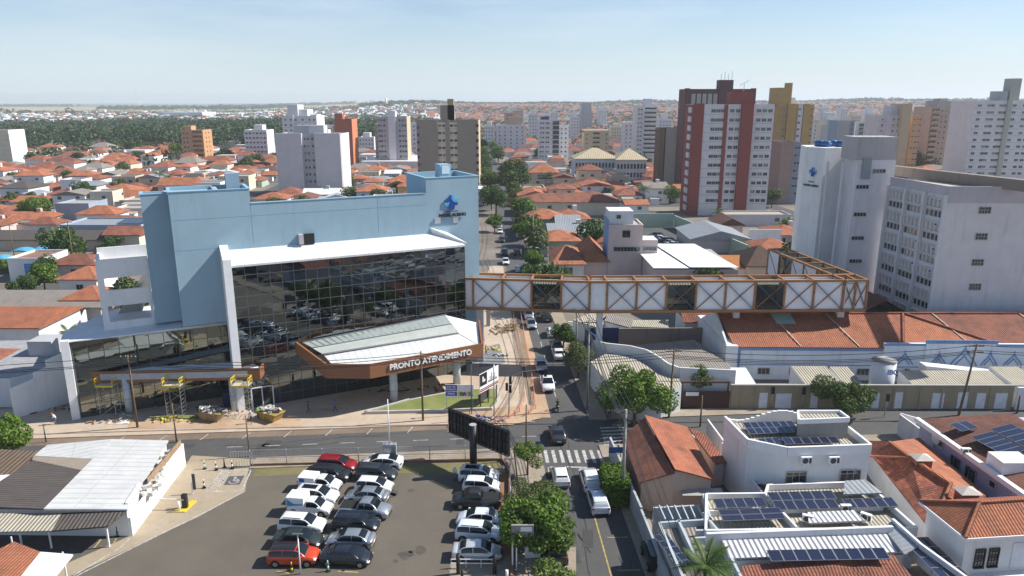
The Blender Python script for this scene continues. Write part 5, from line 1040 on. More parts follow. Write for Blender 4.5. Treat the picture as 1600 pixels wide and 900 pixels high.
def car(kind, pnt, x, y, rz, label, z=.035, roofm=None, cap=None, group=None, cat='car', name='parked_car', rails=False, sunroof=False, simple=False):
    L, Wd, H, belt, hz, fz, tz, xb0, xt0, xt1, xb1 = KIND[kind]; hw = Wd/2
    t = thing(name, label, cat, (x, y, z), rz, group)
    m = MB(); pk = kind in ('pickup', 'smallpickup')
    st = [(-.5, .82, .34, tz*.78), (-.492, .93, .27, tz*.94), (-.46, .985, .22, tz), (xb0, 1, .2, max(tz, belt) if not pk else tz), (xb0+.04 if not pk else -.12, 1, .2, belt if not pk else tz), (0, 1, .2, belt), (xb1-.03, 1, .2, belt-.01), (xb1+.04, .995, .2, hz), (.36, .985, .2, hz*.5+fz*.5+.05), (.44, .95, .22, fz+.04), (.485, .87, .27, fz*.9), (.5, .76, .33, fz*.7)]
    st = sorted(st, key=lambda q: q[0]); secs = []
    for fx, fw, zb, zt in st:
        X = fx*L; w_ = hw*fw
        secs.append([(X, -w_*.88, zb), (X, -w_, zb+.16), (X, -w_*1.0, zt*.72), (X, -w_*.965, zt-.07), (X, -w_*.86, zt), (X, w_*.86, zt), (X, w_*.965, zt-.07), (X, w_, zt*.72), (X, w_, zb+.16), (X, w_*.88, zb)][::-1])
    m.loft(secs, 0, True)
    # cabin: one rounded shell lofted along the car; panes are cut from the same surface, a hair proud
    wb, wt = hw*.955, hw*.72; X0, X1, Y0, Y1 = xb0*L, xb1*L, xt0*L, xt1*L
    def zr(x):
        if x < Y0: f = sin(pi/2*max(0, (x-X0)/(Y0-X0)))**.85*.93
        elif x > Y1: f = max(0.0, sin(pi/2*max(0, (X1-x)/(X1-Y1))))**.9*.96
        else: u = (x-Y0)/(Y1-Y0); f = .93+.07*max(0.0, sin(pi*min(1, u*.9+.05)))**.7 if u < .6 else .96+.04*cos(pi/2*(u-.6)/.4)
        return belt-.05+(H-belt+.05)*f
    def wz(x, k): f = max(0.0, k*(zr(x)-belt+.05)/(H-belt+.05)); return wb+(wt-wb)*f**1.25
    def sd_(x, k, sg, e=0.0): return (x, sg*(wz(x, k)+e), belt-.05+(zr(x)-belt+.05)*k+e*.4)
    X_ = [X0+(Y0-X0)*t for t in (0, .25, .5, .75)]+[Y0+(Y1-Y0)*t for t in (0, .2, .4, .6, .8)]+[Y1+(X1-Y1)*t for t in (0, .2, .4, .6, .8, 1)]
    secs = [[sd_(x, k, -1) for k in (0, .35, .7, .93)]+[(x, -wz(x, .93)*.8, zr(x)), (x, wz(x, .93)*.8, zr(x))]+[sd_(x, k, 1) for k in (.93, .7, .35, 0)] for x in X_]
    m.loft([q[::-1] for q in secs], 0, True, caps=False, closed=False)
    if roofm: xs_ = [x for x in X_ if Y0-.05 <= x <= Y1+.05]; m.loft([[(x, wz(x, .93)*.96, zr(x)-.03), (x, wz(x, .93)*.8, zr(x)+.012), (x, -wz(x, .93)*.8, zr(x)+.012), (x, -wz(x, .93)*.96, zr(x)-.03)] for x in xs_], 3, True, caps=False, closed=False)
    for sx in (-1, 1):
        for fx in (-.325, .315):
            c_ = (fx*L, sx*(hw+.004), .335); pts = [(c_[0]+.41*cos(a), c_[1], c_[2]+.41*sin(a)) for a in [pi*i/10 for i in range(11)]]+[(c_[0]-.41, c_[1], .22), (c_[0]+.41, c_[1], .22)]
            m.add(pts if sx < 0 else pts[::-1], [list(range(len(pts)))[::-1] if False else list(range(len(pts)))], 1)
        m.box(-L*.2, L*.2, sx*(hw*.98)-.02, sx*(hw*.98)+.02, .2, .3, 1); m.obox((xb1*L-.22, sx*(hw+.08), belt+.08), .16, .2, .13, 0, 0)
    m.box(L*.493, L*.5+.015, -hw*.62, hw*.62, .3, .52, 1); m.box(L*.488, L*.493+.012, -hw*.5, hw*.5, .56, .68, 1); m.box(-L*.5-.015, -L*.493, -.26, .26, .5, .63, 2); m.box(-L*.5-.012, -L*.49, -hw*.75, hw*.75, .26, .42, 1)
    if pk:
        m.box(-.475*L, (xb0-.015)*L, -hw*.8, hw*.8, tz+.002, tz+.03, 1)
    m.build('body', [pnt, RUB, WPNT, roofm or pnt], t, world=False)
    # panes
    e = .014
    def strip(nm, rows, flip=False):
        m = MB(); m.loft([r[::-1] for r in rows] if flip else rows, 0, True, caps=False, closed=False); m.build(nm, CGL, t, world=False)
    def across(x, k): w_ = wz(x, .93)*.8; return [(x+e, w_*q*k, zr(x)+e) for q in (1, .4, -.4, -1)]
    strip('windshield', [across(Y1+(X1-Y1)*q, 1.1) for q in (.1, .35, .6, .82, .95)])
    if not pk: strip('rear_window', [across(X0+(Y0-X0)*q, 1.08) for q in (.28, .5, .7, .92)])
    else: strip('rear_window', [[(X0-e, wb*.8*q, belt+.08+z) for q in (1, -1)] for z in (0, H-belt-.3)], True)
    for sg in (-1, 1):
        a0, a1 = X0+(Y0-X0)*.45+.06, X1-(X1-Y1)*.2; mid_ = Y0+(Y1-Y0)*.5
        for p0, p1 in ((a0, mid_-.03), (mid_+.03, a1)) if not (pk and kind != 'pickup') else ((a0, a1),):
            strip('side_window', [[sd_(p0+(p1-p0)*q, k, sg, e) for k in (.1, .5, .92)] for q in (0, .25, .5, .75, 1)], sg < 0)
        for fx in (-.325, .315):
            w_ = meshobj('wheel', TYRE, t, (fx*L, sg*(hw-.1), .335)); r_ = bpy.data.objects.new('rim', RIMM); col.objects.link(r_); r_.parent = w_
            if sg > 0: r_.rotation_euler = (0, 0, pi)
        m = MB(); m.add([(L*.44, sg*hw*.97, fz*.83), (L*.491, sg*hw*.88, fz*.74), (L*.5, sg*hw*.55, fz*.74), (L*.497, sg*hw*.55, fz*.9), (L*.45, sg*hw*.93, fz*.98)], [(0, 1, 2, 3, 4) if sg < 0 else (4, 3, 2, 1, 0)]); m.v = [(a+.012, b+sg*.012, c) for a, b, c in m.v]; m.build('headlight', HLM, t, world=False)
        m = MB(); m.obox((-L*.488, sg*hw*.83, tz*.84), .12, hw*.22, .16, -sg*.25); m.build('taillight', TLM, t, world=False)
    if rails:
        m = MB(); 
        for sg in (-1, 1): m.bar((Y0+.25, sg*wt*.9, H+.03), (Y1-.2, sg*wt*.9, H+.02), .045)
        m.build('roof_rail', ALU, t, world=False)
    if sunroof: m = MB(); m.box(Y0+.35, Y1-.25, -wt*.6, wt*.6, H+.004, H+.02); m.build('sunroof', CGL, t, world=False)
    if cap:
        m = MB(); x0, x1 = -.49*L, (xb0-.02)*L; m.prism([(x0, -hw*.95), (x1, -hw*.95), (x1, hw*.95), (x0, hw*.95)], tz, cap); 
        for k in range(5): m.box(x0+.1+k*(x1-x0-.3)/4, x0+.16+k*(x1-x0-.3)/4, -hw*.9, hw*.9, cap, cap+.05)
        m.build('cargo_box', WPNT, t, world=False)
    return t
pw = paint('white', (.72, .73, .74)); pk_ = paint('black', (.014, .015, .018)); pg_ = paint('dark_grey', (.055, .065, .075), .5); ps = paint('silver', (.48, .52, .56), .7); pr_ = paint('red', (.28, .012, .018), .2); po = paint('orange', (.55, .06, .018), .1)
pb = paint('ice_white', (.66, .72, .78)); pn = paint('navy_black', (.012, .016, .026)); pgr = paint('green_black', (.02, .03, .03)); pm = paint('mid_grey', (.2, .21, .22), .6)
def lot(zx, zy, z=.6): p = P(400+zx/3, 600+zy/3, z); return p.x, p.y
G1 = 'cars parked in the gravel lot'
for kind, pn_, zx, zy, h, lab, kw_ in (
 ('suv', pr_, 380, 380, -7, 'dark red hatchback at the top of the left parking row', {}),
 ('suv', pk_, 350, 423, -8, 'black SUV directly below the dark red car in the lot', {}),
 ('smallpickup', pw, 303, 470, -9, 'small white van with a blue square badge on its raised cargo box', {'cap': 1.62}),
 ('suv', pw, 287, 525, -9, 'white SUV with dark glass sunroof in the left parking row', {'sunroof': True}),
 ('smallpickup', pw, 256, 578, -8, 'white utility pickup with tall ribbed cargo box and blue stripe', {'cap': 1.95}),
 ('suv', pw, 218, 660, -6, 'white SUV with roof rails between the box pickup and the dark sedan', {'rails': True}),
 ('sedan', pgr, 197, 728, -5, 'dark greenish sedan parked just above the orange car', {}),
 ('suv', po, 178, 806, 0, 'orange SUV with black roof at the lower left of the lot', {'roofm': pk_}),
 ('coupe', pw, 590, 368, 178, 'white fastback sedan nose left at the top of the second row', {}),
 ('suv', pg_, 566, 420, -7, 'dark grey hatchback just below the white fastback', {}),
 ('hatch', pw, 556, 478, -7, 'small white hatchback in the second row of the lot', {}),
 ('sedan', ps, 520, 525, 173, 'silver-grey sedan with nose to the left in the second row', {}),
 ('pickup', ps, 512, 590, -7, 'silver pickup with brownish open bed in the second row', {}),
 ('suv', pn, 470, 655, -7, 'glossy black SUV below the silver pickup', {}),
 ('sedan', ps, 443, 730, 176, 'silver sedan between two black cars in the second row', {}),
 ('sedan', pn, 425, 808, -4, 'black sedan beside the orange SUV at the bottom of the lot', {'name': 'parked_car'}),
 ('suv', pw, 1046, 430, -6, 'white SUV with roof rails and sunroof under the billboard post', {'sunroof': True, 'rails': True}),
 ('hatch', pw, 1058, 476, -6, 'white hatchback squeezed between white SUV and dark pickup', {}),
 ('pickup', paint('matt_dark', (.03, .03, .033), .2), 1035, 545, 178, 'dark grey double-cab pickup with covered bed on the right side of the lot', {}),
 ('sedan', pb, 1047, 630, 176, 'bluish white sedan with shiny mottled roof below the dark pickup', {}),
 ('suv', pb, 1046, 697, -7, 'white SUV with black roof rails near the lot exit', {'rails': True}),
 ('sedan', paint('bright_silver', (.62, .64, .66), .4), 1036, 785, -1, 'silver-white sedan, lowest car of the right parking row', {})):
    x, y = lot(zx, zy); t_ = car(kind, pn_, x, y, R(h), lab, group=G1, **kw_)
    if 'badge' in lab:
        L_ = KIND[kind][0]; m = MB(); m.box(-2.0, -1.45, -.84, -.82, 1.1, 1.5); m.build('badge', plain('badge_blue', (.03, .12, .4), .5), t_, world=False)
    if 'stripe' in lab:
        m = MB(); m.add([(-2.1, -.812, 1.0), (-.5, -.812, 1.2), (-.5, -.812, 1.35), (-1.4, -.812, 1.3), (-2.1, -.812, 1.8)], [(0, 1, 2, 3, 4)]); m.build('stripe', plain('stripe_blue', (.05, .3, .55), .5), t_, world=False)
# cars on the street
az_s = math.atan2(1, -.05)     # heading of the street (towards the horizon)
def scar(kind, p_, px, py, dr, lab, z=.7, moving=True, **k):
    q = P(px, py, z); return car(kind, p_, q.x, q.y, az_s if dr > 0 else az_s+pi, lab, z=.02, name='street_car', group='cars on the main street', **k)
scar('hatch', pw, 875.5, 742, 1, 'white hatchback with a busy rear shelf beside the zebra crossing')
scar('suv', pw, 922, 748, 1, 'white hatchback at the kerb just below the zebra crossing'); scar('suv', pb, 934, 781, 1, 'pale blue-white SUV parked close behind the kerbside white hatchback')
scar('sedan', pg_, 871, 676, 1, 'dark grey sedan waiting in the middle of the junction'); scar('pickup', pw, 855, 598, -1, 'white pickup approaching the junction', rails=False)
scar('hatch', ps, 845, 570, -1, 'silver-blue hatchback just behind the approaching white pickup'); scar('sedan', pw, 872.5, 552, 1, 'white sedan parked under the street trees past the bridge')
scar('sedan', ps, 830, 505, -1, 'silver sedan at the back of the queue below the footbridge'); scar('sedan', ps, 826, 490, -1, 'grey-silver sedan directly below the footbridge'); scar('suv', pg_, 854, 494, 1, 'dark grey car on the right lane below the footbridge'); scar('hatch', pw, 862, 518, 1, 'white hatchback half hidden by the tree beside the street')
scar('suv', pk_, 869, 540, 1, 'black car in the tree shadow along the street')
scar('suv', pk_, 868, 855, 1, 'black SUV half hidden under the big leafy tree')
for i, (kind, p_, px, py, dr, lab) in enumerate((('sedan', pw, 790, 408, -1, 'white sedan parked on the left beyond the footbridge'), ('suv', pk_, 788, 394, -1, 'dark car parked beyond the white sedan up the street'), ('suv', ps, 811, 420, 1, 'silver SUV driving away just above the footbridge'), ('sedan', pk_, 808, 393, 1, 'black car driving away in the middle distance of the street'),
  ('sedan', pg_, 784, 374, -1, 'grey sedan parked on the left side of the middle distance street'), ('hatch', pw, 781, 361, -1, 'white hatchback parked near the far crossing, left kerb'), ('sedan', pw, 780, 352, -1, 'white car nearest the far crossing, left kerb'), ('hatch', pw, 811, 368, 1, 'white hatchback in the right kerb row up the street'), ('sedan', ps, 811, 362, 1, 'silver car ahead of the white hatchback, right kerb row'), ('suv', pk_, 807, 357, 1, 'dark car at the head of the right kerb row'), ('hatch', pr_, 795, 320, 1, 'small dark red car far up the street'), ('sedan', ps, 788, 300, -1, 'tiny silver car far up the street'), ('sedan', pw, 779, 283, -1, 'tiny white car farthest up the street'))):
    scar(kind, p_, px, py, dr, lab)
# car park in the middle distance
for i, (px, py) in enumerate(((1034, 372), (1040, 374), (1046, 376), (1050, 379), (1054, 381), (1059, 383), (1064, 385), (1028, 367), (1022, 372))):
    q = P(px, py, .7); car(('hatch', 'sedan', 'suv')[i % 3], (pw, pb, pg_, ps, pw, pb, pm, pg_, pk_)[i], q.x, q.y, R(-38), '%s car in the slanted row of the walled car park' % ('white', 'ice white', 'dark grey', 'silver', 'white', 'ice white', 'mid grey', 'dark grey', 'black')[i], group='cars in the walled car park')
# dark jeep at lower right
q = P(1018, 866, .9); j = thing('boxy_jeep', 'dark boxy jeep with flat top on the pavement at the bottom of the street', 'car', (q.x+.3, q.y, .13), az_s)
m = MB(); m.loft([[(x, -.85, .45), (x, .85, .45), (x, .85, z), (x, -.85, z)] for x, z in ((-1.9, 1.0), (-1.88, 1.05), (.5, 1.05), (.55, 1.0), (1.8, .95), (1.85, .8))], 0, False); m.box(-1.85, .45, -.8, .8, 1.051, 1.82); m.build('body', pk_, j, world=False)
m = MB(); m.box(-1.9, .5, -.84, .84, 1.82, 1.9); m.build('roof', pg_, j, world=False); m = MB(); m.box(.451, .47, -.7, .7, 1.15, 1.75); m.build('windshield', CGL, j, world=False)
for sg in (-1, 1):
    m = MB(); m.box(-1.7, .3, sg*.81-.005, sg*.81+.005, 1.2, 1.7); m.build('side_window', CGL, j, world=False)
    for fx in (-1.25, 1.2): w_ = meshobj('wheel', TYRE, j, (fx, sg*.85, .37), scale=(1.1, 1.1, 1.1)); r_ = bpy.data.objects.new('rim', RIMM); col.objects.link(r_); r_.parent = w_
    m = MB(); m.cyl((1.85, sg*.6, .75), (1.88, sg*.6, .75), .12); m.build('headlight', HLM, j, world=False)
m = MB(); m.cyl((-1.9, 0, .95), (-2.08, 0, .95), .36, n=16); m.build('spare_wheel', RUB, j, world=False)
# ================================================================ PEOPLE (bodies grown as one skinned surface)
SKIN = plain('skin', (.3, .17, .11), .6, var=.1)
def person(loc, rz, pose, label, top, legs, hat=None, z=.12, held=None):
    """pose: joint name -> (x,y,z), facing +X"""
    base = dict(pel=(0, 0, .95), waist=(0, 0, 1.12), chest=(.01, 0, 1.35), neck=(.01, 0, 1.5), head=(.03, 0, 1.6), crown=(.03, 0, 1.7),
        ls=(0, .19, 1.42), le=(-.02, .25, 1.14), lw=(.06, .26, .88), rs=(0, -.19, 1.42), re=(-.02, -.25, 1.14), rw=(.06, -.26, .88),
        lh=(0, .09, .9), lk=(.03, .1, .5), la=(0, .1, .09), lt=(.17, .11, .04), rh=(0, -.09, .9), rk=(.03, -.1, .5), ra=(0, -.1, .09), rt=(.17, -.11, .04))
    base.update(pose); rad = dict(pel=.14, waist=.125, chest=.15, neck=.06, head=.1, crown=.085, ls=.07, le=.045, lw=.03, rs=.07, re=.045, rw=.03, lh=.095, lk=.06, la=.045, lt=.035, rh=.095, rk=.06, ra=.045, rt=.035)
    E_ = [('pel', 'waist'), ('waist', 'chest'), ('chest', 'neck'), ('neck', 'head'), ('head', 'crown'), ('chest', 'ls'), ('ls', 'le'), ('le', 'lw'), ('chest', 'rs'), ('rs', 're'), ('re', 'rw'), ('pel', 'lh'), ('lh', 'lk'), ('lk', 'la'), ('la', 'lt'), ('pel', 'rh'), ('rh', 'rk'), ('rk', 'ra'), ('ra', 'rt')]
    ks = list(base); me = bpy.data.meshes.new('tmp'); me.from_pydata([base[k] for k in ks], [(ks.index(a), ks.index(b)) for a, b in E_], [])
    o = bpy.data.objects.new('tmp', me); col.objects.link(o); o.modifiers.new('s', 'SKIN'); sk = me.skin_vertices[0].data
    for i, k in enumerate(ks): sk[i].radius = (rad[k], rad[k]); sk[i].use_root = (k == 'pel')
    o.modifiers.new('d', 'SUBSURF').levels = 1; dg = bpy.context.evaluated_depsgraph_get(); m2 = bpy.data.meshes.new_from_object(o.evaluated_get(dg)); bpy.data.objects.remove(o)
    m = MB(); vs_ = [tuple(v.co) for v in m2.vertices]
    pj = {k: Vector(v) for k, v in base.items()}
    def mat_at(c):
        near = min(ks, key=lambda k: (pj[k]-c).length/(rad[k]+.05))
        if near in ('head', 'crown', 'lw', 'rw', 'neck'): return 0
        if near in ('ls', 'rs', 'chest', 'waist', 'le', 're'): return 1
        if near in ('la', 'ra', 'lt', 'rt'): return 3
        return 2
    for p in m2.polygons:
        m.add([vs_[i] for i in p.vertices], [tuple(range(len(p.vertices)))], mat_at(p.center), True)
    # hands: palm, four curled fingers and a thumb
    for s, (el, wr_) in ((1, ('le', 'lw')), (-1, ('re', 'rw'))):
        a = pj[wr_]; d = (a-pj[el]).normalized(); sd = Vector((d.z, 0, -d.x)) if abs(d.z) > .3 else Vector((0, 1, 0)); sd = (sd-d*sd.dot(d)).normalized(); nn = d.cross(sd)
        m.bar(a, a+d*.09, .08, .03, 0)
        for k in range(4): b = a+d*.085+sd*(k-1.5)*.02; f_ = b+d*(.045, .055, .05, .04)[k]; m.bar(b, f_, .017, .017, 0); m.bar(f_, f_+(d+nn*.8).normalized()*.03, .015, .015, 0)
        m.bar(a+d*.02+sd*.035, a+d*.06+sd*.075, .02, .02, 0)
    hc = pj['head']; m.add([hc+Vector((.085, -.015, .0)), hc+Vector((.085, .015, .0)), hc+Vector((.12, 0, -.01)), hc+Vector((.09, 0, .04))], [(0, 1, 2), (0, 2, 3), (1, 3, 2)], 0)
    t = thing('person', label, 'person', (loc[0], loc[1], z), rz)
    m.build('body', [SKIN, top, legs, DKG], t, world=False)
    m = MB(); 
    for sg in (-1, 1): m.obox(tuple(hc+Vector((.092, sg*.032, .025))), .012, .02, .012)
    m.build('eyes', DKG, t, world=False)
    m = MB(); hh = hc+Vector((0, 0, .07)); r_ = .115
    rings = [[hh+Vector((r_*q*cos(a)*1.08, r_*q*sin(a), zz_)) for a in [2*pi*i/12 for i in range(12)]] for q, zz_ in ((1.0, -.02 if hat else -.06), (1.0, .03), (.8, .085), (.4, .11))]
    m.loft(rings, 0, True)
    if hat: m.loft([[hh+Vector((r_*1.3*cos(a), r_*1.2*sin(a), -.02)) for a in [2*pi*i/12 for i in range(12)]], [hh+Vector((r_*1.0*cos(a), r_*1.0*sin(a), .0)) for a in [2*pi*i/12 for i in range(12)]]], 0, True)
    m.build('helmet' if hat else 'hair', hat or plain('dark_hair', (.02, .015, .012), .8), t, world=False)
    return t
CB = plain('blue_work_shirt', (.06, .09, .3), .8); CW = plain('white_shirt', (.6, .62, .65), .8); CG = plain('green_vest', (.12, .4, .1), .8); CN = plain('dark_trousers', (.04, .045, .06), .85); CGY = plain('grey_trousers', (.16, .16, .17), .85); CO = plain('orange_vest', (.75, .16, .03), .8); CR = plain('red_jacket', (.4, .04, .06), .8)
HO = plain('orange_helmet', (.7, .12, .02), .4); HW_ = plain('white_helmet', (.75, .75, .75), .4)
walk = dict(lk=(.16, .1, .52), la=(.26, .1, .1), lt=(.42, .11, .08), rk=(-.02, -.1, .5), ra=(-.26, -.1, .14), rt=(-.1, -.11, .04))
carry = dict(le=(.02, .26, 1.12), lw=(.04, .22, .8), **walk)
g = P(482, 648); person((g.x, g.y), R(5), carry, 'rear worker in blue carrying the long ladder across the forecourt', CB, CN)
g2_ = P(523, 646); person((g2_.x, g2_.y+.1), R(5), carry, 'front worker in blue carrying the far end of the ladder', CB, CN)
ld = thing('ladder', 'long aluminium ladder carried level by two workers in blue', 'ladder', (g.x+2, g.y+.2, .75)); m = MB()
a_ = Vector((g.x+.1, g.y+.22, .86)); b_ = Vector((g2_.x+1.1, g2_.y+.42, .98)); m.bar(a_, b_, .06, .04); m.bar(a_+Vector((0, .05, -.42)), b_+Vector((0, .05, -.42)), .06, .04)
for k in range(14): q = a_.lerp(b_, (k+.5)/14); m.bar(q, q+Vector((0, .05, -.42)), .035)
m.build('rails_and_rungs', ALU, ld)
g = P(88, 664); person((g.x, g.y), R(200), dict(pel=(-.05, 0, .8), waist=(0, 0, .98), chest=(.16, 0, 1.18), neck=(.26, 0, 1.3), head=(.32, 0, 1.4), crown=(.34, 0, 1.49), ls=(.14, .19, 1.24), le=(.2, .25, .98), lw=(.38, .2, .85), rs=(.14, -.19, 1.24), re=(.2, -.25, .98), rw=(.38, -.2, .85), lh=(-.03, .09, .76), rh=(-.03, -.09, .76), lk=(.2, .12, .45), rk=(.1, -.12, .42)), 'worker in pale shirt and orange helmet bending beside the white yard wall', CW, CGY, HO)
g = P(393, 663); person((g.x, g.y), R(-80), walk, 'man in white shirt and white cap by the left skip', CW, CN, HW_)
g = P(404, 655); person((g.x, g.y), R(160), {}, 'worker in green vest beside the loaded yellow skip', CG, CN)
g = P(711, 752); person((g.x, g.y), R(60), {}, 'man in white shirt and cap standing beside the dark pickup row under the billboard', CW, CGY, HW_, z=.04)
g = P(759, 556); person((g.x, g.y), R(20), walk, 'worker in orange vest by the yellow pipes near the clinic corner', CO, CN, HO)
g = P(756, 542); person((g.x, g.y), R(200), {}, 'person in red jacket near the yellow pipes', CR, CN)
g = P(364, 632); person((g.x-.8, g.y), R(100), {}, 'worker in dark blue under the side canopy by the blue-ringed column', CB, CN)
g = P(952, 655); person((g.x, g.y), R(-90), walk, 'pedestrian in white shirt on the pavement below the big round tree', CW, CN, None)
# motorcycle with rider
g = P(871, 641); mt = thing('motorcycle', 'small dark motorcycle crossing the junction', 'motorcycle', (g.x, g.y, .02), az_s)
for fx in (-.62, .62):
    m = MB(); m.cyl((fx, -.05, .3), (fx, .05, .3), .3, n=16); m.build('wheel', RUB, mt, world=False)
m = MB(); m.loft([[(x, -w_, z0), (x, w_, z0), (x, w_*.7, z1), (x, -w_*.7, z1)] for x, w_, z0, z1 in ((-.7, .08, .6, .78), (-.2, .14, .4, .8), (.15, .15, .4, .95), (.4, .08, .6, .95))], 0, True); m.bar((.62, 0, .3), (.42, 0, 1.0), .06); m.bar((.42, -.33, 1.02), (.42, .33, 1.02), .04); m.bar((-.62, 0, .3), (0, 0, .4), .06); m.build('frame', pk_, mt, world=False)
person((g.x-.2*cos(az_s), g.y-.2*sin(az_s)), az_s, dict(pel=(0, 0, .85), waist=(.02, 0, 1.0), chest=(.1, 0, 1.22), neck=(.14, 0, 1.37), head=(.17, 0, 1.48), crown=(.17, 0, 1.57), ls=(.1, .19, 1.3), le=(.3, .26, 1.1), lw=(.52, .26, 1.04), rs=(.1, -.19, 1.3), re=(.3, -.26, 1.1), rw=(.52, -.26, 1.04), lh=(.05, .1, .82), lk=(.38, .17, .62), la=(.2, .16, .28), lt=(.36, .16, .24), rh=(.05, -.1, .82), rk=(.38, -.17, .62), ra=(.2, -.16, .28), rt=(.36, -.16, .24)), 'motorcycle rider in dark clothes and helmet crossing the junction', CN, CN, DKG, z=.02)
# ================================================================ BILLBOARD (seen from the back)
bbp = P(740, 741); bb = thing('billboard', 'black two-panel steel billboard seen from behind on one thick post', 'billboard', (bbp.x, bbp.y, 0))
def onray(px, py, y): return ZY(px, py, y)
yl, yr = 76.9, 70.9
TLb, BLb, TRb, BRb = onray(698, 642, yl), onray(698, 678, yl), onray(792, 672, yr), onray(792, 713, yr)
zt_, zb_ = (TLb.z+TRb.z)/2, (BLb.z+BRb.z)/2
d_ = Vector((TRb.x-TLb.x, yr-yl, 0)); Lb = d_.length; azb = math.atan2(d_.x, d_.y); FB = Fr(TLb.x, yl, azb)
m = MB(); m.cyl((bbp.x, bbp.y, 0), (bbp.x, bbp.y, max(zt_-.2, 5.6)), .42, .38, n=18); m.cyl((bbp.x, bbp.y, max(zt_-.2, 5.6)), (bbp.x, bbp.y, max(zt_-.2, 5.6)+.06), .4, n=18, mi=1); m.build('post', [BLK, CONC], bb)
rib = wall('rusty_black_steel', (.02, .018, .017), .2)
for u0, u1 in ((0, Lb*.48), (Lb*.5, Lb)):
    m = MB(); FB.box(m, u0, u1, -.5, -.42, zb_, zt_); m.build('panel', rib, bb); m = MB()
    for k in range(9): u = u0+(u1-u0)*k/8; FB.box(m, u-.04, u+.04, -.41, -.25, zb_, zt_)
    for z in (zb_+.05, (zb_+zt_)/2, zt_-.05): m.bar(FB.p(u0, -.2, z), FB.p(u1, -.2, z), .09)
    m.build('frame', BLK, bb)
    m = MB()
    for k in range(4):
        u = u0+(u1-u0)*(k+.3)/4; FB.box(m, u, u+.55, -.415, -.405, zb_+.5, zt_-.6)
    m.build('worn_patch', plain('worn_grey', (.05, .052, .055), .8, var=.4, scale=2), bb)
# mast of the weather vane / antenna beyond
ant = thing('lamp_mast', 'thin dark mast with tripod foot and small top lamp behind the billboard', 'mast', P(737, 648)); g = P(737, 648); m = MB(); m.cyl((g.x, g.y, .1), (g.x, g.y, 7.2), .06); 
for a in (0, 2.1, 4.2): m.bar((g.x, g.y, 1.2), (g.x+.7*cos(a), g.y+.7*sin(a), .1), .05)
m.build('mast', DKG, ant); m = MB(); m.obox((g.x, g.y, 7.3), .3, .3, .25); m.build('lamp', BLK, ant)
# ================================================================ SIGNS on the lawn
s1 = thing('info_board', 'blue and white printed board with coloured BRASIL lettering on thin posts', 'sign', P(717, 640)); g = P(697, 644); zz1, zz0 = ZY(697, 601, g.y).z, ZY(697, 621, g.y).z; gx1 = ZY(740, 621, g.y).x
m = MB(); m.box(g.x, gx1, g.y-.04, g.y+.04, zz0, zz1); m.build('board', WPNT, s1); m = MB(); m.box(g.x+.01, g.x+(gx1-g.x)*.41, g.y-.05, g.y-.042, zz0+.25, zz1-.02); m.build('blue_field', plain('board_blue', (.02, .06, .36), .5, var=0), s1)
for x in (g.x+.1, gx1-.1): m = MB(); m.bar((x, g.y+.08, 0), (x, g.y+.08, zz1), .07); m.build('post', STL, s1)
BC = [(.8, .55, .03), (.05, .35, .08), (.03, .1, .4), (.8, .55, .03), (.6, .05, .04), (.05, .35, .08)]
for i, ch_ in enumerate('BRASIL'): text_mesh(ch_, .72, plain('brazil_%d' % i, BC[i], .5, var=0), .01, .05, parent=s1, M=facing(Vector((g.x+(gx1-g.x)*(.49+.088*i), g.y-.06, zz0+.5)), R(90), s1))
for k, s_ in enumerate(('AQUI TEM', 'TRABALHO', 'DO GOVERNO', 'FEDERAL')): text_mesh(s_, .26, WPNT, .008, .01, parent=s1, M=facing(Vector((g.x+(gx1-g.x)*.2, g.y-.06, zz1-.3-k*.32)), R(90), s1))
s2 = thing('angled_billboard', 'white, black and red striped billboard standing at an angle on the lawn', 'billboard', P(762, 640))
ga, gb_ = P(751, 639), P(775, 630); ga = P(750, 641); gb_ = P(779, 624); h0a, h0b = ZY(748, 615, ga.y).z, ZY(748, 585, ga.y).z; h1a, h1b = ZY(779, 599, gb_.y).z, ZY(779, 571, gb_.y).z
zb2, zt2_ = (h0a+h1a)/2, (h0b+h1b)/2; aza = math.atan2((gb_-ga).x, (gb_-ga).y); FS = Fr(ga.x, ga.y, aza); Ls = (gb_-ga).length
m = MB(); FS.box(m, 0, Ls, -.1, 0, zb2, zt2_); m.build('panel', WPNT, s2); m = MB(); FS.box(m, .05, Ls*.38, .004, .02, zb2+.9, zt2_-.05); m.build('black_field', BLK, s2)
m = MB(); FS.box(m, .05, Ls-.05, .004, .02, zb2+.12, zb2+.3); m.build('dark_red_stripe', plain('dark_red', (.3, .02, .02), .5, var=0), s2); m = MB(); FS.box(m, .05, Ls-.05, .004, .02, zb2+.38, zb2+.5); m.build('navy_stripe', NAVY, s2)
m = MB(); FS.box(m, Ls*.45, Ls*.9, .004, .02, zb2+.95, zb2+1.1); 
for k in range(6): FS.box(m, Ls*(.45+k*.08), Ls*(.48+k*.08), .004, .02, zb2+1.1, zb2+1.25+(k*37 % 5)*.22)
m.build('skyline_picture', DKG, s2); m = MB(); FS.box(m, Ls*.14, Ls*.2, .022, .03, zb2+1.4, zt2_-.5); FS.box(m, Ls*.22, Ls*.28, .022, .03, zb2+1.4, zt2_-.9); m.build('white_mark', WPNT, s2)
m = MB(); 
for u in (.1, .5, .95): m.bar(FS.p(Ls*u, -.2, 0), FS.p(Ls*u, -.2, zb2+1), .16)
m.build('post', plain('old_timber_post', (.15, .13, .08), .9), s2); m = MB(); FS.box(m, .1, Ls*.6, -.4, -.3, .9, 2.0); m.build('dark_backing', DKG, s2)
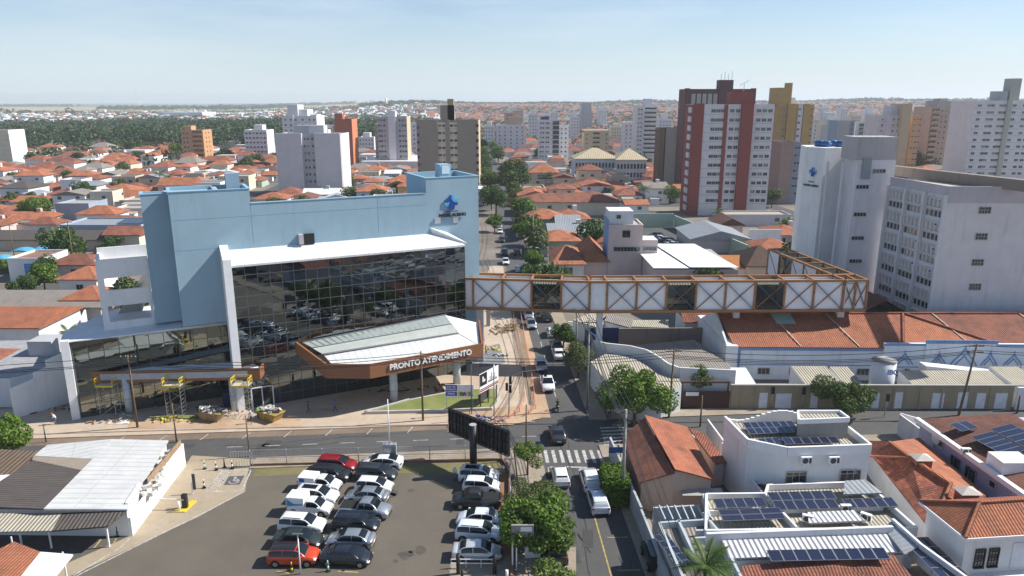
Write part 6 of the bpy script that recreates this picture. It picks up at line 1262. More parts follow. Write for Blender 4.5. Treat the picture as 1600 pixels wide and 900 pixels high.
# lawn with low kerb
lw = [P(570, 648), P(640, 628), P(720, 612), P(778, 610), P(778, 632), P(768, 642), P(690, 645)]
m = MB(); m.prism([(p.x, p.y) for p in lw], .1, .32); struct(m, 'lawn', LAWN)
m = MB()
for a, b in zip(lw, lw[1:]+lw[:1]): wallseg(m, (a.x, a.y), (b.x, b.y), .5 if a.y < 92 else .36, .3, .1)
single(m, 'lawn_kerb', plain('kerb_concrete', (.45, .43, .4), .9, var=.15), 'pale concrete kerb around the triangular lawn', 'kerb')
m = MB(); q = [P(232, 655), P(240, 651), P(310, 652), P(308, 657)]; m.prism([(p.x, p.y) for p in q], .1, .3); struct(m, 'lawn', LAWN)
# dark stains and asphalt apron, red earth by the corner
sheet_px('wet_patch', [(748, 575), (752, 545), (780, 538), (790, 568), (772, 572)], .135, speckle('slate_patch', (.16, .17, .19), (.22, .22, .24), (.3, .28, .25)))
sheet_px('apron_ramp', [(400, 600), (408, 615), (432, 640), (405, 655), (395, 640)], .136, plain('pale_apron', (.5, .48, .44), .9, var=.1))
sheet_px('earth_patch', [(200, 660), (330, 658), (470, 655), (470, 668), (200, 672)], .131, SAND)
sheet_px('earth_patch', [(700, 645), (850, 632), (845, 655), (800, 665), (700, 668)], .132, SAND)
# ================================================================ SCAFFOLDS
def scaffold(px, label):
    a = P(px, 655, .12); x0 = a.x+.1; y0 = a.y+.3; zt = 4.5
    t = thing('scaffold_tower', label, 'scaffold', (x0, y0+.7, .12), 0, 'yellow-topped scaffold towers')
    m = MB()
    for dx in (0, 2.0):
        for dy in (0, 1.3): m.bar((x0+dx-1, y0+dy, .12), (x0+dx-1, y0+dy, zt+.2), .05)
        for k in range(9): m.bar((x0+dx-1, y0, .5+k*.52), (x0+dx-1, y0+1.3, .5+k*.52), .035)
    for k in range(3):
        z = .4+k*1.6; m.bar((x0-1, y0, z), (x0+1, y0, z+1.5), .035); m.bar((x0+1, y0+1.3, z), (x0-1, y0+1.3, z+1.5), .035)
    m.build('frame', STL, t); m = MB(); m.box(x0-1.1, x0+1.1, y0-.1, y0+1.4, zt, zt+.07); m.build('deck', plain('deck_board', (.45, .42, .36), .9), t)
    m = MB()
    for x in (x0-1.1, x0+1.1):
        for y in (y0-.1, y0+1.4): m.bar((x, y, zt), (x, y, zt+1.05), .07)
        m.bar((x, y0-.1, zt+1.05), (x, y0+1.4, zt+1.05), .07); m.bar((x, y0-.1, zt+.55), (x, y0+1.4, zt+.55), .06); m.bar((x, y0-.1, zt+.6), (x, y0+1.4, zt+1.0), .05)
    m.bar((x0-1.1, y0-.12, zt+.05), (x0+1.1, y0-.12, zt+.05), .05, .24); m.bar((x0-1.1, y0+1.42, zt+.05), (x0+1.1, y0+1.42, zt+.05), .05, .24); m.bar((x0-1.1, y0+1.4, zt+1.05), (x0+1.1, y0+1.4, zt+1.05), .06)
    m.build('guard_rail', YLW, t)
scaffold(167, 'scaffold tower with yellow platform in front of the left end of the side canopy'); scaffold(271, 'scaffold tower with yellow platform under the middle of the side canopy'); scaffold(377, 'scaffold tower with yellow platform at the right end of the side canopy')
# ================================================================ SKIPS, rubble, site clutter
def skip(px, py, rz, label, colr, top):
    g = P(px, py, .12); t = thing('skip', label, 'skip', (g.x, g.y, .12), rz); m = MB()
    ring_ = lambda w_, d_, z: [(-w_, -d_, z), (w_, -d_, z), (w_, d_, z), (-w_, d_, z)]
    m.loft([ring_(1.0, .75, 0), ring_(1.65, .9, 1.15)], 0, False); m.bar((-1.65, -.9, 1.15), (1.65, -.9, 1.15), .1); m.bar((-1.65, .9, 1.15), (1.65, .9, 1.15), .1); m.bar((-1.65, -.9, 1.15), (-1.65, .9, 1.15), .1); m.bar((1.65, -.9, 1.15), (1.65, .9, 1.15), .1)
    for x in (-.7, 0, .7): m.bar((x, -.78, .1), (x*1.5, -.92, 1.1), .09)
    m.build('container', colr, t, world=False); m = MB(); rs = random.Random(int(px))
    for i in range(46): m.obox((rs.gauss(0, .6), rs.gauss(0, .35), 1.15+rs.uniform(-.1, .45)), rs.uniform(.3, 1.1), rs.uniform(.1, .5), rs.uniform(.05, .25), rs.uniform(0, 3), tilt=rs.uniform(-.8, .8), mi=i % 3)
    m.build('rubble', [plain('rubble_white', (.55, .52, .47), .9), plain('rubble_brown', (.2, .14, .09), .9), plain('rubble_grey', (.3, .3, .3), .9)], t, world=False)
skip(332, 655, -.2, 'rusty yellow skip heaped with white rubble sacks on the left forecourt', plain('rusty_yellow', (.3, .22, .11), .7, var=.35, scale=2), 0); skip(424, 655, -.5, 'bright yellow skip full of brown waste right of the first one', plain('skip_yellow', (.36, .25, .07), .7, var=.3, scale=2), 1)
def pile(px, py, n, sx, sy, h, cols, name, label, seed, cat, long=.8):
    g = P(px, py, .13); m = MB(); rs = random.Random(seed)
    for i in range(n): m.obox((g.x+rs.gauss(0, sx), g.y+rs.gauss(0, sy), .16+abs(rs.gauss(0, h))), rs.uniform(.2, long), rs.uniform(.08, .3), rs.uniform(.04, .18), rs.uniform(0, 3), mi=i % len(cols), tilt=rs.uniform(-.3, .3))
    o = single(m, name, cols, label, cat); return o
cW, cB, cG2, cY, cT = MATS['rubble_white'], MATS['rubble_brown'], MATS['rubble_grey'], YLW, plain('timber_scrap', (.36, .24, .13), .9, var=.25)
pile(263, 657, 26, 1.3, .35, .2, [cY, cY, cG2, cB], 'yellow_equipment', 'heap of yellow machine parts on a small raised bed below the side canopy', 2, 'equipment')
pile(172, 659, 22, 1.3, .3, .1, [cB, cG2, cT], 'scrap_pile', 'scattered brown scrap beside the left scaffold', 3, 'scrap pile'); pile(185, 650, 14, .8, .2, .12, [cW, cG2], 'cement_sacks', 'few white sacks near the foot of the tall timber pole', 4, 'sacks')
pile(85, 640, 22, 1.6, .4, .12, [BLK, cG2, cB], 'scrap_pile', 'dark scrap lying along the shaded white yard wall', 5, 'scrap pile'); pile(790, 515, 60, 1.2, 1.3, .35, [cT, cT, cB], 'timber_pile', 'heap of timber boards on the sandy pavement beyond the clinic', 6, 'timber pile', 1.8)
pile(774, 545, 16, 1.0, .7, .2, [YLW], 'yellow_pipe_pile', 'bright yellow pipes heaped at the clinic corner', 7, 'pipe pile'); pile(683, 609, 34, 1.8, .6, .22, [DKG, DKG, plain('red_soil', (.3, .1, .05), .95)], 'soil_heap', 'dark rubble and red soil heap under the entrance canopy', 8, 'rubble heap')
pile(757, 656, 30, 1.0, .3, .14, [STL, cW, CB], 'steel_scrap', 'grey metal scrap pile at the kerb near the junction', 9, 'scrap pile'); pile(330, 640, 40, 3.5, .8, .2, [cG2, cB, DKG, cT], 'site_rubble', 'loose site rubble in the shade below the side canopy', 10, 'rubble heap')
pile(602, 612, 20, 1.6, .5, .3, [BLK, DKG], 'covered_equipment', 'dark covered equipment left of the canopy column', 12, 'equipment'); pile(783, 556, 12, .6, .4, .15, [cW, DKG], 'white_pallet', 'white pallet and box near the wet patch', 13, 'pallet')
m = MB(); q = [P(168, 664), P(174, 659), P(204, 659), P(200, 664)]; m.prism([(p.x, p.y) for p in q], .14, .2); single(m, 'white_board', WPNT, 'white board lying flat on the sandy pavement', 'board')
sk_ = thing('portable_toilet', 'pair of dark blue cabinets under the side canopy near the ringed column', 'cabinet', P(360, 636)); g = P(360, 638); m = MB(); m.box(g.x-.9, g.x-.05, g.y, g.y+.9, .12, 2.2); m.box(g.x+.05, g.x+.9, g.y, g.y+.9, .12, 2.2); m.build('body', plain('navy_plastic', (.02, .03, .1), .6), sk_)
# orange safety netting along the torn-up edge of the street
net = plain('orange_net', (.62, .3, .2), .9, var=.2)
def netting(pts, h, label):
    m = MB(); q = [P(a, b, .03) for a, b in pts]
    for a, b in zip(q, q[1:]):
        n_ = max(1, int((b-a).length/1.2))
        for k in range(n_):
            p0, p1 = a.lerp(b, k/n_), a.lerp(b, (k+1)/n_)
            for z in (.2, .45, .7, .95): m.bar(p0+Vector((0, 0, z*h)), p1+Vector((0, 0, z*h-.06)), .03, .055)
            m.bar(p0, p0+Vector((0, 0, h)), .05)
    single(m, 'safety_netting', net, label, 'safety net')
netting([(802, 478), (803, 505), (812, 560), (818, 600), (820, 625), (812, 645), (795, 655), (770, 662)], .75, 'pale orange safety netting, the left line along the dug-up kerb'); netting([(813, 490), (826, 560), (834, 610), (837, 640), (820, 652)], .75, 'pale orange safety netting, the line standing in the roadway')
# ================================================================ FENCE of the lot
fe_ = thing('lot_fence', 'long grey wire-mesh fence between the parking lot and the cross street', 'fence', P(600, 722)); fl0, fl1 = P(392, 728), P(782, 719); m = MB(); mm = MB(); n_ = 7
for k in range(n_+1): p = fl0.lerp(fl1, k/n_); m.cyl((p.x, p.y, 0), (p.x, p.y, 2.0), .05, n=8)
for z in (.1, 1.95, 1.0): m.bar(fl0+Vector((0, 0, z)), fl1+Vector((0, 0, z)), .05)
m.build('post_and_rail', STL, fe_)
for k in range(130): p = fl0.lerp(fl1, (k+.5)/130); mm.bar(p+Vector((0, 0, .12)), p+Vector((0, 0, 1.93)), .012)
for k in range(7): mm.bar(fl0+Vector((0, 0, .25+k*.25)), fl1+Vector((0, 0, .25+k*.25)), .012)
mm.build('wire_mesh', STL, fe_)
m = MB(); wallseg(m, (fl0.x, fl0.y-.1), (fl1.x, fl1.y-.1), .28, .2); wallseg(m, (fl1.x, fl1.y-.1), (P(797, 730).x, P(797, 730).y), .4, .2); wallseg(m, P(795, 730), P(800, 905), .4, .22); single(m, 'lot_kerb_wall', DIRT, 'low reddish kerb wall around the upper and right edge of the parking lot', 'wall')
m = MB(); 
for px, py in ((784, 722), (797, 745), (797, 790), (797, 835)):
    p = P(px, py); m.cyl((p.x, p.y, 0), (p.x, p.y, 2.2), .06, n=8)
a, b = P(784, 722), P(797, 745); c_ = P(797, 860)
for z in (.6, 1.2, 1.8, 2.15): m.bar(a+Vector((0, 0, z)), b+Vector((0, 0, z)), .04); m.bar(b+Vector((0, 0, z)), c_+Vector((0, 0, z)), .04)
single(m, 'side_railing', STL, 'grey railing along the right side of the parking lot', 'fence')
g = P(380, 728); tg = thing('turnstile_gate', 'small grey mesh gate at the left end of the lot fence', 'gate', (g.x, g.y, 0)); m = MB(); 
for k in range(9): m.bar((g.x-1.2+k*.3, g.y-.3, .05), (g.x-1.2+k*.3, g.y-.3, 1.9), .04)
m.bar((g.x-1.2, g.y-.3, 1.9), (g.x+1.2, g.y-.3, 1.9), .06); m.bar((g.x-1.2, g.y-.3, .1), (g.x+1.2, g.y-.3, .1), .06); m.build('frame', STL, tg)
g = P(609, 728); eb = thing('meter_cabinet', 'grey meter cabinet with a slim white lamp pole behind the lot fence', 'cabinet', (g.x, g.y+.4, 0)); m = MB(); m.box(g.x-.75, g.x+.75, g.y+.2, g.y+.8, .1, 2.5); m.build('cabinet', MGR, eb); m = MB(); m.box(g.x-.6, g.x+.6, g.y+.18, g.y+.197, .5, 2.2); m.build('door', ALU, eb); m = MB(); m.cyl((g.x, g.y+.5, 2.5), (g.x, g.y+.5, 7.9), .07, .05); m.build('pole', WPNT, eb)
# barrier, bollards, cones on the drive
bo = P(288, 797); br_ = thing('boom_barrier', 'black and white boom barrier box on a yellow island with a raised arm', 'barrier', (bo.x, bo.y, 0)); m = MB(); m.box(bo.x-.25, bo.x+.25, bo.y+.1, bo.y+.5, .1, 1.6); m.build('motor_box', BLK, br_)
m = MB(); m.prism([(bo.x-1.0, bo.y-.5), (bo.x+.3, bo.y-.5), (bo.x+.6, bo.y+1.6), (bo.x+.1, bo.y+1.6)], 0, .14); m.build('island', YLW, br_); m = MB(); m.cyl((bo.x-.35, bo.y-.25, .14), (bo.x-.35, bo.y-.25, 1.1), .12); m.build('reader', WPNT, br_); m = MB(); m.bar((bo.x, bo.y+.1, 1.1), (bo.x-3.6, bo.y+.2, 1.15), .1); m.build('arm', WPNT, br_)
g = P(304, 772); tp = thing('ticket_post', 'tall dark ticket panel on a white post by the barrier', 'ticket machine', (g.x, g.y, 0)); m = MB(); m.box(g.x-.1, g.x+.2, g.y, g.y+.1, .5, 2.3); m.build('panel', DKG, tp); m = MB(); m.bar((g.x-.2, g.y, 0), (g.x-.2, g.y, 1.3), .1); m.build('post', WPNT, tp)
def bollard(px, py, label, mats=None, h=1.0, name='bollard'):
    g = P(px, py); t = thing(name, label, name.replace('_', ' '), (g.x, g.y, .04), 0, 'striped bollards and cones around the lot'); m = MB(); m.cyl((g.x, g.y, .04), (g.x, g.y, .1), .22, n=12); m.build('foot', RUB, t)
    for k in range(4): m = MB(); m.cyl((g.x, g.y, .1+k*h/4), (g.x, g.y, .1+(k+1)*h/4), .11-.018*k, .11-.018*(k+1), n=12); m.build('band', (mats or (BLK, WPNT))[k % 2], t)
for px, py, lab, mt_ in ((320, 733, 'green and white striped bollard near the warehouse end of the drive', (plain('bollard_green', (.02, .25, .12), .5), WPNT)), (338, 735, 'black and white bollard first in the row at the drive mouth', None), (351, 731, 'dark plain bollard between striped ones at the drive mouth', (BLK, DKG)), (363, 733, 'black and white bollard at the corner of the disabled bay', None), (319, 763, 'black and white bollard beside the hatched strip', None),
   (513, 893, 'green and white bollard with a sign at the lot entrance', (plain('bollard_green', (.02, .25, .12)), WPNT)), (184, 838, 'green bollard by the carport post', (MATS['bollard_green'], BLK))): bollard(px, py, lab, mt_)
bollard(456, 893, 'tall yellow and black traffic cone below the orange SUV', (YLW, BLK), 1.2, 'traffic_cone')
g = P(470, 897); lp = thing('lamp_post', 'short white lamp post at the bottom of the lot', 'lamp post', (g.x, g.y, .03)); m = MB(); m.cyl((g.x, g.y, .03), (g.x, g.y, 3.9), .07, .05); m.build('pole', WPNT, lp); m = MB(); m.box(g.x-.45, g.x+.45, g.y-.08, g.y+.08, 3.9, 4.0); m.build('lamp_head', ALU, lp)
# gate posts and rails at the bottom right of the lot
for i, (px, py, mt_, h, lab) in enumerate(((716, 897, BLK, 2.0, 'left thick black gate post at the lot exit'), (773, 897, BLK, 2.0, 'right thick black gate post at the lot exit'), (722, 905, BLK, 1.0, 'short black post at the lot exit'), (792, 905, WPNT, .9, 'round white post at the lot exit'))):
    g = P(px, py); m = MB(); m.cyl((g.x, g.y, .04), (g.x, g.y, h), .17 if h > 1 else .13, n=14); single(m, 'gate_post', mt_, lab, 'post')
g = P(740, 893); m = MB(); a, b = P(705, 888), P(775, 888); m.bar(a+Vector((0, 0, .9)), b+Vector((0, 0, .9)), .07); m.bar(a+Vector((0, 0, .5)), b+Vector((0, 0, .5)), .07); 
for k in range(4): p = a.lerp(b, k/3); m.bar(p, p+Vector((0, 0, .92)), .06)
single(m, 'guard_rail', WPNT, 'low white guard rail below the silver-white sedan', 'railing')
# shop sign panel on two posts by the leafy tree
g0, g1 = P(797, 888), P(829, 885); sn = thing('shop_sign', 'grey and white shop sign board on tall posts beside the big leafy tree', 'sign', (g0.x, g0.y, 0)); gy = g0.y; zz0, zz1 = ZY(805, 838, gy).z, ZY(805, 820, gy).z; x0, x1 = ZY(799, 838, gy).x, ZY(834, 838, gy).x
m = MB(); m.box(x0, x1, gy-.1, gy+.1, zz0, zz1); m.build('board', wall('sign_grey', (.3, .28, .26), .6), sn); m = MB(); m.box(x0+.8, x1-.15, gy-.12, gy-.103, zz0+.55, zz1-.15); m.build('white_field', WPNT, sn); m = MB(); m.bar((x0+.1, gy, 0), (x0+.1, gy, zz0), .14); m.bar((x0+.45, gy, 0), (x0+.45, gy, zz0-.6), .12); m.build('post', WPNT, sn)
g = P(832, 872); m = MB(); m.obox((g.x, g.y, .95), 1.4, .08, 1.7, .1, 0, -.15); single(m, 'banner_board', WPNT, 'leaning pale board with grey drawing beneath the leafy tree', 'sign')
# ================================================================ POLES AND CABLES
POLES = {}
def pole(key, px, py, pyt, label, mat=None, arms=1, r=.15, lean=0.0, z0=.1, trafo=False, lamp=0):
    g = P(px, py, z0); h = ZY(px, pyt, g.y).z; t = thing('utility_pole', label, 'utility pole', (g.x, g.y, z0)); m = MB(); m.cyl((g.x, g.y, z0), (g.x+lean, g.y, h), r, r*.65, n=10); m.build('pole', mat or CPOLE, t)
    for k in range(arms):
        m = MB(); z = h-.35-k*.8; m.bar((g.x+lean-1.0, g.y+.05, z), (g.x+lean+1.0, g.y+.05, z), .1); 
        for x in (-.9, -.3, .4, .9): m.cyl((g.x+lean+x, g.y+.05, z+.05), (g.x+lean+x, g.y+.05, z+.25), .05, mi=1)
        m.build('crossarm', [WOODR, GRY], t)
    if trafo: m = MB(); m.cyl((g.x+.35, g.y, h-2.9), (g.x+.35, g.y, h-2.0), .3, n=14); m.build('transformer', GRY, t)
    if lamp:
        m = MB(); m.bar((g.x+lean, g.y, h-1.2), (g.x+lean+lamp, g.y, h-.3), .07); m.obox((g.x+lean+lamp*1.1, g.y, h-.27), .6, .2, .1, 0, 1); m.build('lamp_arm', [STL, WPNT], t)
    POLES[key] = Vector((g.x+lean, g.y, h)); return t
pole('a', 215, 668, 555, 'tall timber utility pole in front of the side canopy', WOODR, 1); pole('b', 661, 657, 549, 'slim timber pole in front of the PRONTO ATENDIMENTO canopy', WOODR, 0); pole('c', 1045, 652, 545, 'dark pole with crossarm beside the round green tree', WOODR, 1, lean=.2)
pole('d', 972, 788, 640, 'thick concrete utility pole at the corner of the bungalow wall', CPOLE, 1, .2, trafo=False, lamp=0); pole('e', 822, 700, 632, 'short wooden pole at the kerb by the zebra crossing', WOODR, 0, .12); pole('f', 1498, 648, 537, 'leaning dark utility pole in front of the khaki wall', WOODR, 2, .17, lean=.9)
pole('g', 1094, 666, 618, 'short dark pole on the right pavement of the cross street', WOODR, 0, .12); pole('h', 1589, 645, 618, 'stubby pole near the right edge on the cross street pavement', WOODR, 0); pole('i', 917, 640, 500, 'concrete pole among the street trees right of the street', CPOLE, 1, .16, lamp=-2.2)
pole('j', 900, 560, 470, 'concrete pole under the bridge end at the right kerb', CPOLE, 1, .16); pole('k', 855, 470, 385, 'concrete pole beyond the footbridge, right kerb', CPOLE, 1, .15, lamp=-2); pole('l', 833, 400, 325, 'pole far up the right kerb', CPOLE, 1, .15); pole('m', 818, 345, 285, 'small distant pole on the right kerb', CPOLE, 1, .14); pole('n', 276, 690, 630, 'short dark pole at the kerb near the warehouse', WOODR, 0, .1); pole('o', 390, 712, 650, 'slim wooden pole by the mesh gate', WOODR, 0, .1)
pole('p', 72, 690, 662, 'stub pole at the kerb left of the warehouse', DKG, 0, .08); pole('q', 118, 430, 345, 'pole along the left street behind the yard buildings', WOODR, 1, .13); pole('r', 25, 415, 350, 'pole near the blue shade sails', WOODR, 1, .13)
POLES['z0'] = Vector((11.6, 30, 9.6)); POLES['zr'] = Vector((110, 91, 9)); POLES['zl'] = Vector((-115, 80, 9)); POLES['zn'] = Vector((SX(260)+4.4, 260, 9))
CAB = plain('cable_black', (.02, .02, .02), .6, var=0)
def cable(a, b, offs, sag, label, r=.03):
    m = MB(); A, B = POLES[a], POLES[b]
    for (dx, dz) in offs:
        pr = None
        for k in range(15):
            t_ = k/14; p = A.lerp(B, t_)+Vector((dx, 0, dz-.1-sag*4*t_*(1-t_)))
            if pr is not None: m.bar(pr, p, r*2)
            pr = p
    single(m, 'power_cables', CAB, label, 'power cables')
cable('zl', 'a', ((0, -.1), (0, -.9), (0, -1.1)), .8, 'bundle of cables reaching the tall timber pole from the left'); cable('a', 'b', ((0, -.1), (0, -.5), (0, -.9), (0, -1.1)), 1.0, 'bundle of cables strung across the clinic front between two timber poles')
cable('b', 'c', ((0, -.2), (0, -.6), (0, -1.0)), .9, 'bundle of cables over the junction to the dark pole by the round tree'); cable('c', 'f', ((0, -.1), (0, -.8), (0, -1.0), (0, -1.2)), 1.0, 'bundle of cables along the khaki wall'); cable('f', 'zr', ((0, -.1), (0, -.8), (0, -1.1)), .8, 'cables leaving the leaning pole to the right')
cable('z0', 'd', ((-.9, 0), (-.3, 0), (.4, 0), (.9, 0), (0, -1.2), (0, -1.5)), .7, 'bundle of cables over the pavement up to the thick concrete pole', .02); cable('d', 'i', ((-.9, 0), (-.3, 0), (.4, 0), (.9, 0), (0, -1.2), (0, -1.5)), .9, 'bundle of cables from the thick concrete pole over the junction'); cable('i', 'j', ((-.9, 0), (.4, 0), (.9, 0), (0, -1.2)), .7, 'cables between the two concrete poles under the trees'); cable('j', 'k', ((-.9, 0), (.4, 0), (0, -1.2)), .7, 'cables passing under the footbridge'); cable('k', 'l', ((-.9, 0), (.4, 0), (0, -1.2)), .9, 'cables up the street beyond the footbridge'); cable('l', 'm', ((-.9, 0), (.4, 0)), .9, 'cables far up the street')
m = MB()
for k in range(26):     # loose coil of wire fallen along the near road, as dark seams
    pass
# traffic lights, lamp standards
g = P(795, 652); tl_ = thing('traffic_light', 'traffic light pole with long grey arm at the sandy corner', 'traffic light', (g.x, g.y, .12)); h_ = ZY(797, 590, g.y).z; m = MB(); m.cyl((g.x, g.y, .12), (g.x+.1, g.y, h_), .09, .07); m.bar((g.x+.1, g.y, h_), (g.x+1.6, g.y-.3, h_+.9), .08); m.bar((g.x+1.6, g.y-.3, h_+.9), (g.x+4.6, g.y-.8, h_+1.5), .07); m.build('pole', STL, tl_)
for (dx, z) in ((-.25, h_-1.2), (.2, h_-.3), (.2, h_-1.5)): m = MB(); m.box(g.x+dx-.17, g.x+dx+.17, g.y-.3, g.y-.05, z-.5, z+.5); m.build('signal_head', BLK, tl_)
m = MB(); m.box(g.x+4.5, g.x+4.85, g.y-1, g.y-.75, h_+.5, h_+1.5); m.build('signal_head', BLK, tl_)
g = P(772, 655); m = MB(); m.cyl((g.x, g.y, .12), (g.x, g.y, 7.6), .08); o = single(m, 'signal_pole', STL, 'plain metal pole between lawn corner and traffic light', 'pole')
for i, (px, py, h_, lab) in enumerate(((968, 742, 3.4, 'blue street-name sign on a pole above the hedge'), (841, 715, 2.1, 'small blue sign post near the young tree'))):
    g = P(px, py); t = thing('street_sign', lab, 'sign', (g.x, g.y, .1)); m = MB(); m.cyl((g.x, g.y, .1), (g.x, g.y, h_), .05); m.build('pole', STL, t); m = MB(); m.box(g.x-(1.3 if i == 0 else .35), g.x+(1.0 if i == 0 else .35), g.y-.12, g.y-.06, h_-.7, h_); m.build('plate', plain('sign_blue', (.03, .08, .22), .5), t)
for i, (px, py) in enumerate(((1203, 640), (1251, 641), (1381, 652))): 
    g = P(px, py); t = thing('signal_post', ('left', 'middle', 'right')[i]+' small black signal post on the pavement of the khaki wall', 'signal', (g.x, g.y, .1), 0, 'black signal posts by the khaki wall'); m = MB(); m.cyl((g.x, g.y, .1), (g.x+.2, g.y, 3.0), .05); m.build('pole', STL, t); m = MB(); m.box(g.x-.05, g.x+.35, g.y-.2, g.y, 2.3, 3.3); m.build('signal_head', BLK, t)
g = P(763, 510); m = MB(); m.box(g.x-.35, g.x+.35, g.y-.3, g.y+.3, 0, 9.3); single(m, 'bridge_prop', CONC, 'slim concrete prop standing under the left part of the footbridge', 'column')
# ================================================================ TREES
import numpy as np
def leaf_mesh(name, pts, nrm, size, mats, seed, midx=None):
    """pts/nrm arrays -> one rhombic leaf clump per point"""
    g = np.random.default_rng(seed); n = len(pts); s = size*g.uniform(.6, 1.35, (n, 1))
    a = g.normal(size=(n, 3)); nn = nrm+.75*g.normal(size=(n, 3)); nn /= np.linalg.norm(nn, axis=1, keepdims=True)
    t = np.cross(nn, a); t /= np.linalg.norm(t, axis=1, keepdims=True); b = np.cross(nn, t)
    v = np.stack([pts-t*s*.5, pts-b*s*.32+nn*s*.08, pts+t*s*.5, pts+b*s*.32+nn*s*.08], 1).reshape(-1, 3)
    me = bpy.data.meshes.new(name); me.vertices.add(4*n); me.vertices.foreach_set('co', v.astype(np.float32).ravel()); me.loops.add(4*n); me.loops.foreach_set('vertex_index', np.arange(4*n, dtype=np.int32))
    me.polygons.add(n); me.polygons.foreach_set('loop_start', np.arange(n, dtype=np.int32)*4); me.polygons.foreach_set('loop_total', np.full(n, 4, dtype=np.int32))
    for m in mats: me.materials.append(m)
    if len(mats) > 1: me.polygons.foreach_set('material_index', (g.random(n) < .35).astype(np.int32) if midx is None else midx)
    me.update(); me.validate(); return me
def crown_pts(lobes, n, seed, inner=.25):
    g = np.random.default_rng(seed); L = np.array(lobes); w_ = L[:, 3]**2; w_ /= w_.sum(); out = []; nr = []
    while len(out) < n:
        k = g.choice(len(L), p=w_); d = g.normal(size=3); d /= np.linalg.norm(d); r = L[k, 3]*(g.uniform(.82, 1.08) if g.random() > inner else g.uniform(.3, .85)); p = L[k, :3]+d*r*np.array([1, 1, .85])
        q = np.linalg.norm((p-L[:, :3])/np.array([1, 1, .85]), axis=1)/L[:, 3]; q[k] = 9
        if q.min() < .72 and g.random() < .8: continue
        out.append(p); nr.append(d+np.array([0, 0, .35]))
    return np.array(out), np.array(nr)
def lobes_for(w_, h, seed, n=9, flat=1.0):
    g = np.random.default_rng(seed); out = [(0, 0, h*.5, min(w_, h)*.36)]
    for k in range(n):
        a = 2*pi*k/n+g.uniform(-.3, .3); rr_ = w_*.5*g.uniform(.38, .8); zz = h*g.uniform(.25, .78); out.append((rr_*cos(a), rr_*sin(a), zz, min(w_*.26, h*.34)*g.uniform(.5, 1.2)))
    for k in range(3): a = g.uniform(0, 6.28); out.append((w_*.14*cos(a), w_*.14*sin(a), h*.78*flat, min(w_, h)*.22))
    return out
def trunk_mesh(h, r, w_, seed, z1):
    g = random.Random(seed); m = MB(); m.loft([[(rr_*cos(a)+h*.02*math.sin(z*3), rr_*sin(a), z*h) for a in [2*pi*i/8 for i in range(8)]] for z, rr_ in ((0, r*1.35), (.12, r), (.6, r*.8), (1, r*.6))], 0, True)
    for k in range(6): a = 2*pi*k/6+g.uniform(-.4, .4); q = Vector((w_*.3*cos(a), w_*.3*sin(a), z1*g.uniform(.8, 1.1))); m.cyl((0, 0, h*.85), q, r*.5, r*.14, n=6)
    return m
def tree(px, py, w_, h, label, mats, n=4200, leaf=.34, seed=1, clear=.3, z0=.1, cat='tree', name='tree', loc=None, lobes=9, group=None, trunkr=None):
    """crown w_ wide, whole tree h tall"""
    g = P(px, py, z0) if loc is None else Vector(loc); t = thing(name, label, cat, (g.x, g.y, g.z), 0, group); ch_ = h*(1-clear); lb = lobes_for(w_, ch_, seed, lobes); p, nr = crown_pts(lb, n, seed)
    top = p[:, 2].max(); p[:, 2] *= ch_/top; p[:, 2] += h*clear
    meshobj('crown', leaf_mesh('crown', p, nr, leaf, mats, seed), t)
    m = trunk_mesh(h*clear+ch_*.35, trunkr or max(.12, w_*.035), w_, seed, h*clear+ch_*.5); m.build('trunk', TRUNK, t, world=False); return t
tree(991, 664, 9.4, 7.3, 'big round bright green tree on the corner pavement below the tiled sheds', [L_BR, L_MD], 8500, .36, 11, .22, lobes=13)
tree(1317, 648, 6.8, 5.1, 'dense dark olive round tree standing against the khaki wall', [L_MD, L_OL], 8000, .27, 12, .2, lobes=12)
tree(824, 742, 3.3, 3.9, 'small round-headed young tree beside the zebra crossing', [L_BR, L_OL], 3200, .2, 13, .34, lobes=7)
tree(834, 818, 5.8, 4.3, 'feathery olive tree behind the big leafy tree by the lot', [L_OL, L_MD], 9000, .17, 14, .2, lobes=10)
tree(843, 868, 6.6, 5.3, 'big leafy bright green tree beside the shop sign at the lot edge', [L_BR, L_MD], 8500, .33, 15, .24, lobes=12)
tree(868, 968, 5.8, 4.0, 'bright tree cut by the bottom edge of the photo near the lot exit', [L_BR, L_OL], 6000, .28, 16, .2)
tree(903, 590, 5.0, 5.6, 'olive street tree right of the street at the curved roof', [L_OL, L_MD], 6000, .22, 17, .2); tree(880, 545, 3.9, 4.3, 'dark green street tree just below the footbridge', [L_MD, L_DK], 4500, .26, 18, .25)
tree(1090, 628, 3.4, 5.2, 'sparse yellowish shrub tree by the yard behind the rusty beam', [L_OL, L_BR], 1500, .34, 19, .3); tree(10, 712, 6.2, 4.9, 'bright green tree at the left edge by the kerb', [L_BR, L_MD], 6000, .32, 20, .2)
tree(834, 425, 5.2, 5.2, 'rounded green tree on the right kerb just beyond the footbridge', [L_BR, L_MD], 4200, .4, 21, .22); tree(843, 450, 3.0, 2.8, 'low dark tree at the right kerb touching the footbridge', [L_MD, L_DK], 3000, .35, 22, .1)
tree(814, 375, 4.8, 5.2, 'bright pruned tree in the right kerb row', [L_BR, L_MD], 2600, .45, 23, .3); tree(818, 360, 4.4, 5, 'second pruned tree behind the bright pruned one', [L_BR, L_MD], 2200, .45, 24, .3); tree(773, 362, 5.5, 5.5, 'light green tree at the left kerb by the far crossing', [L_BR, L_MD], 2200, .45, 25, .3)
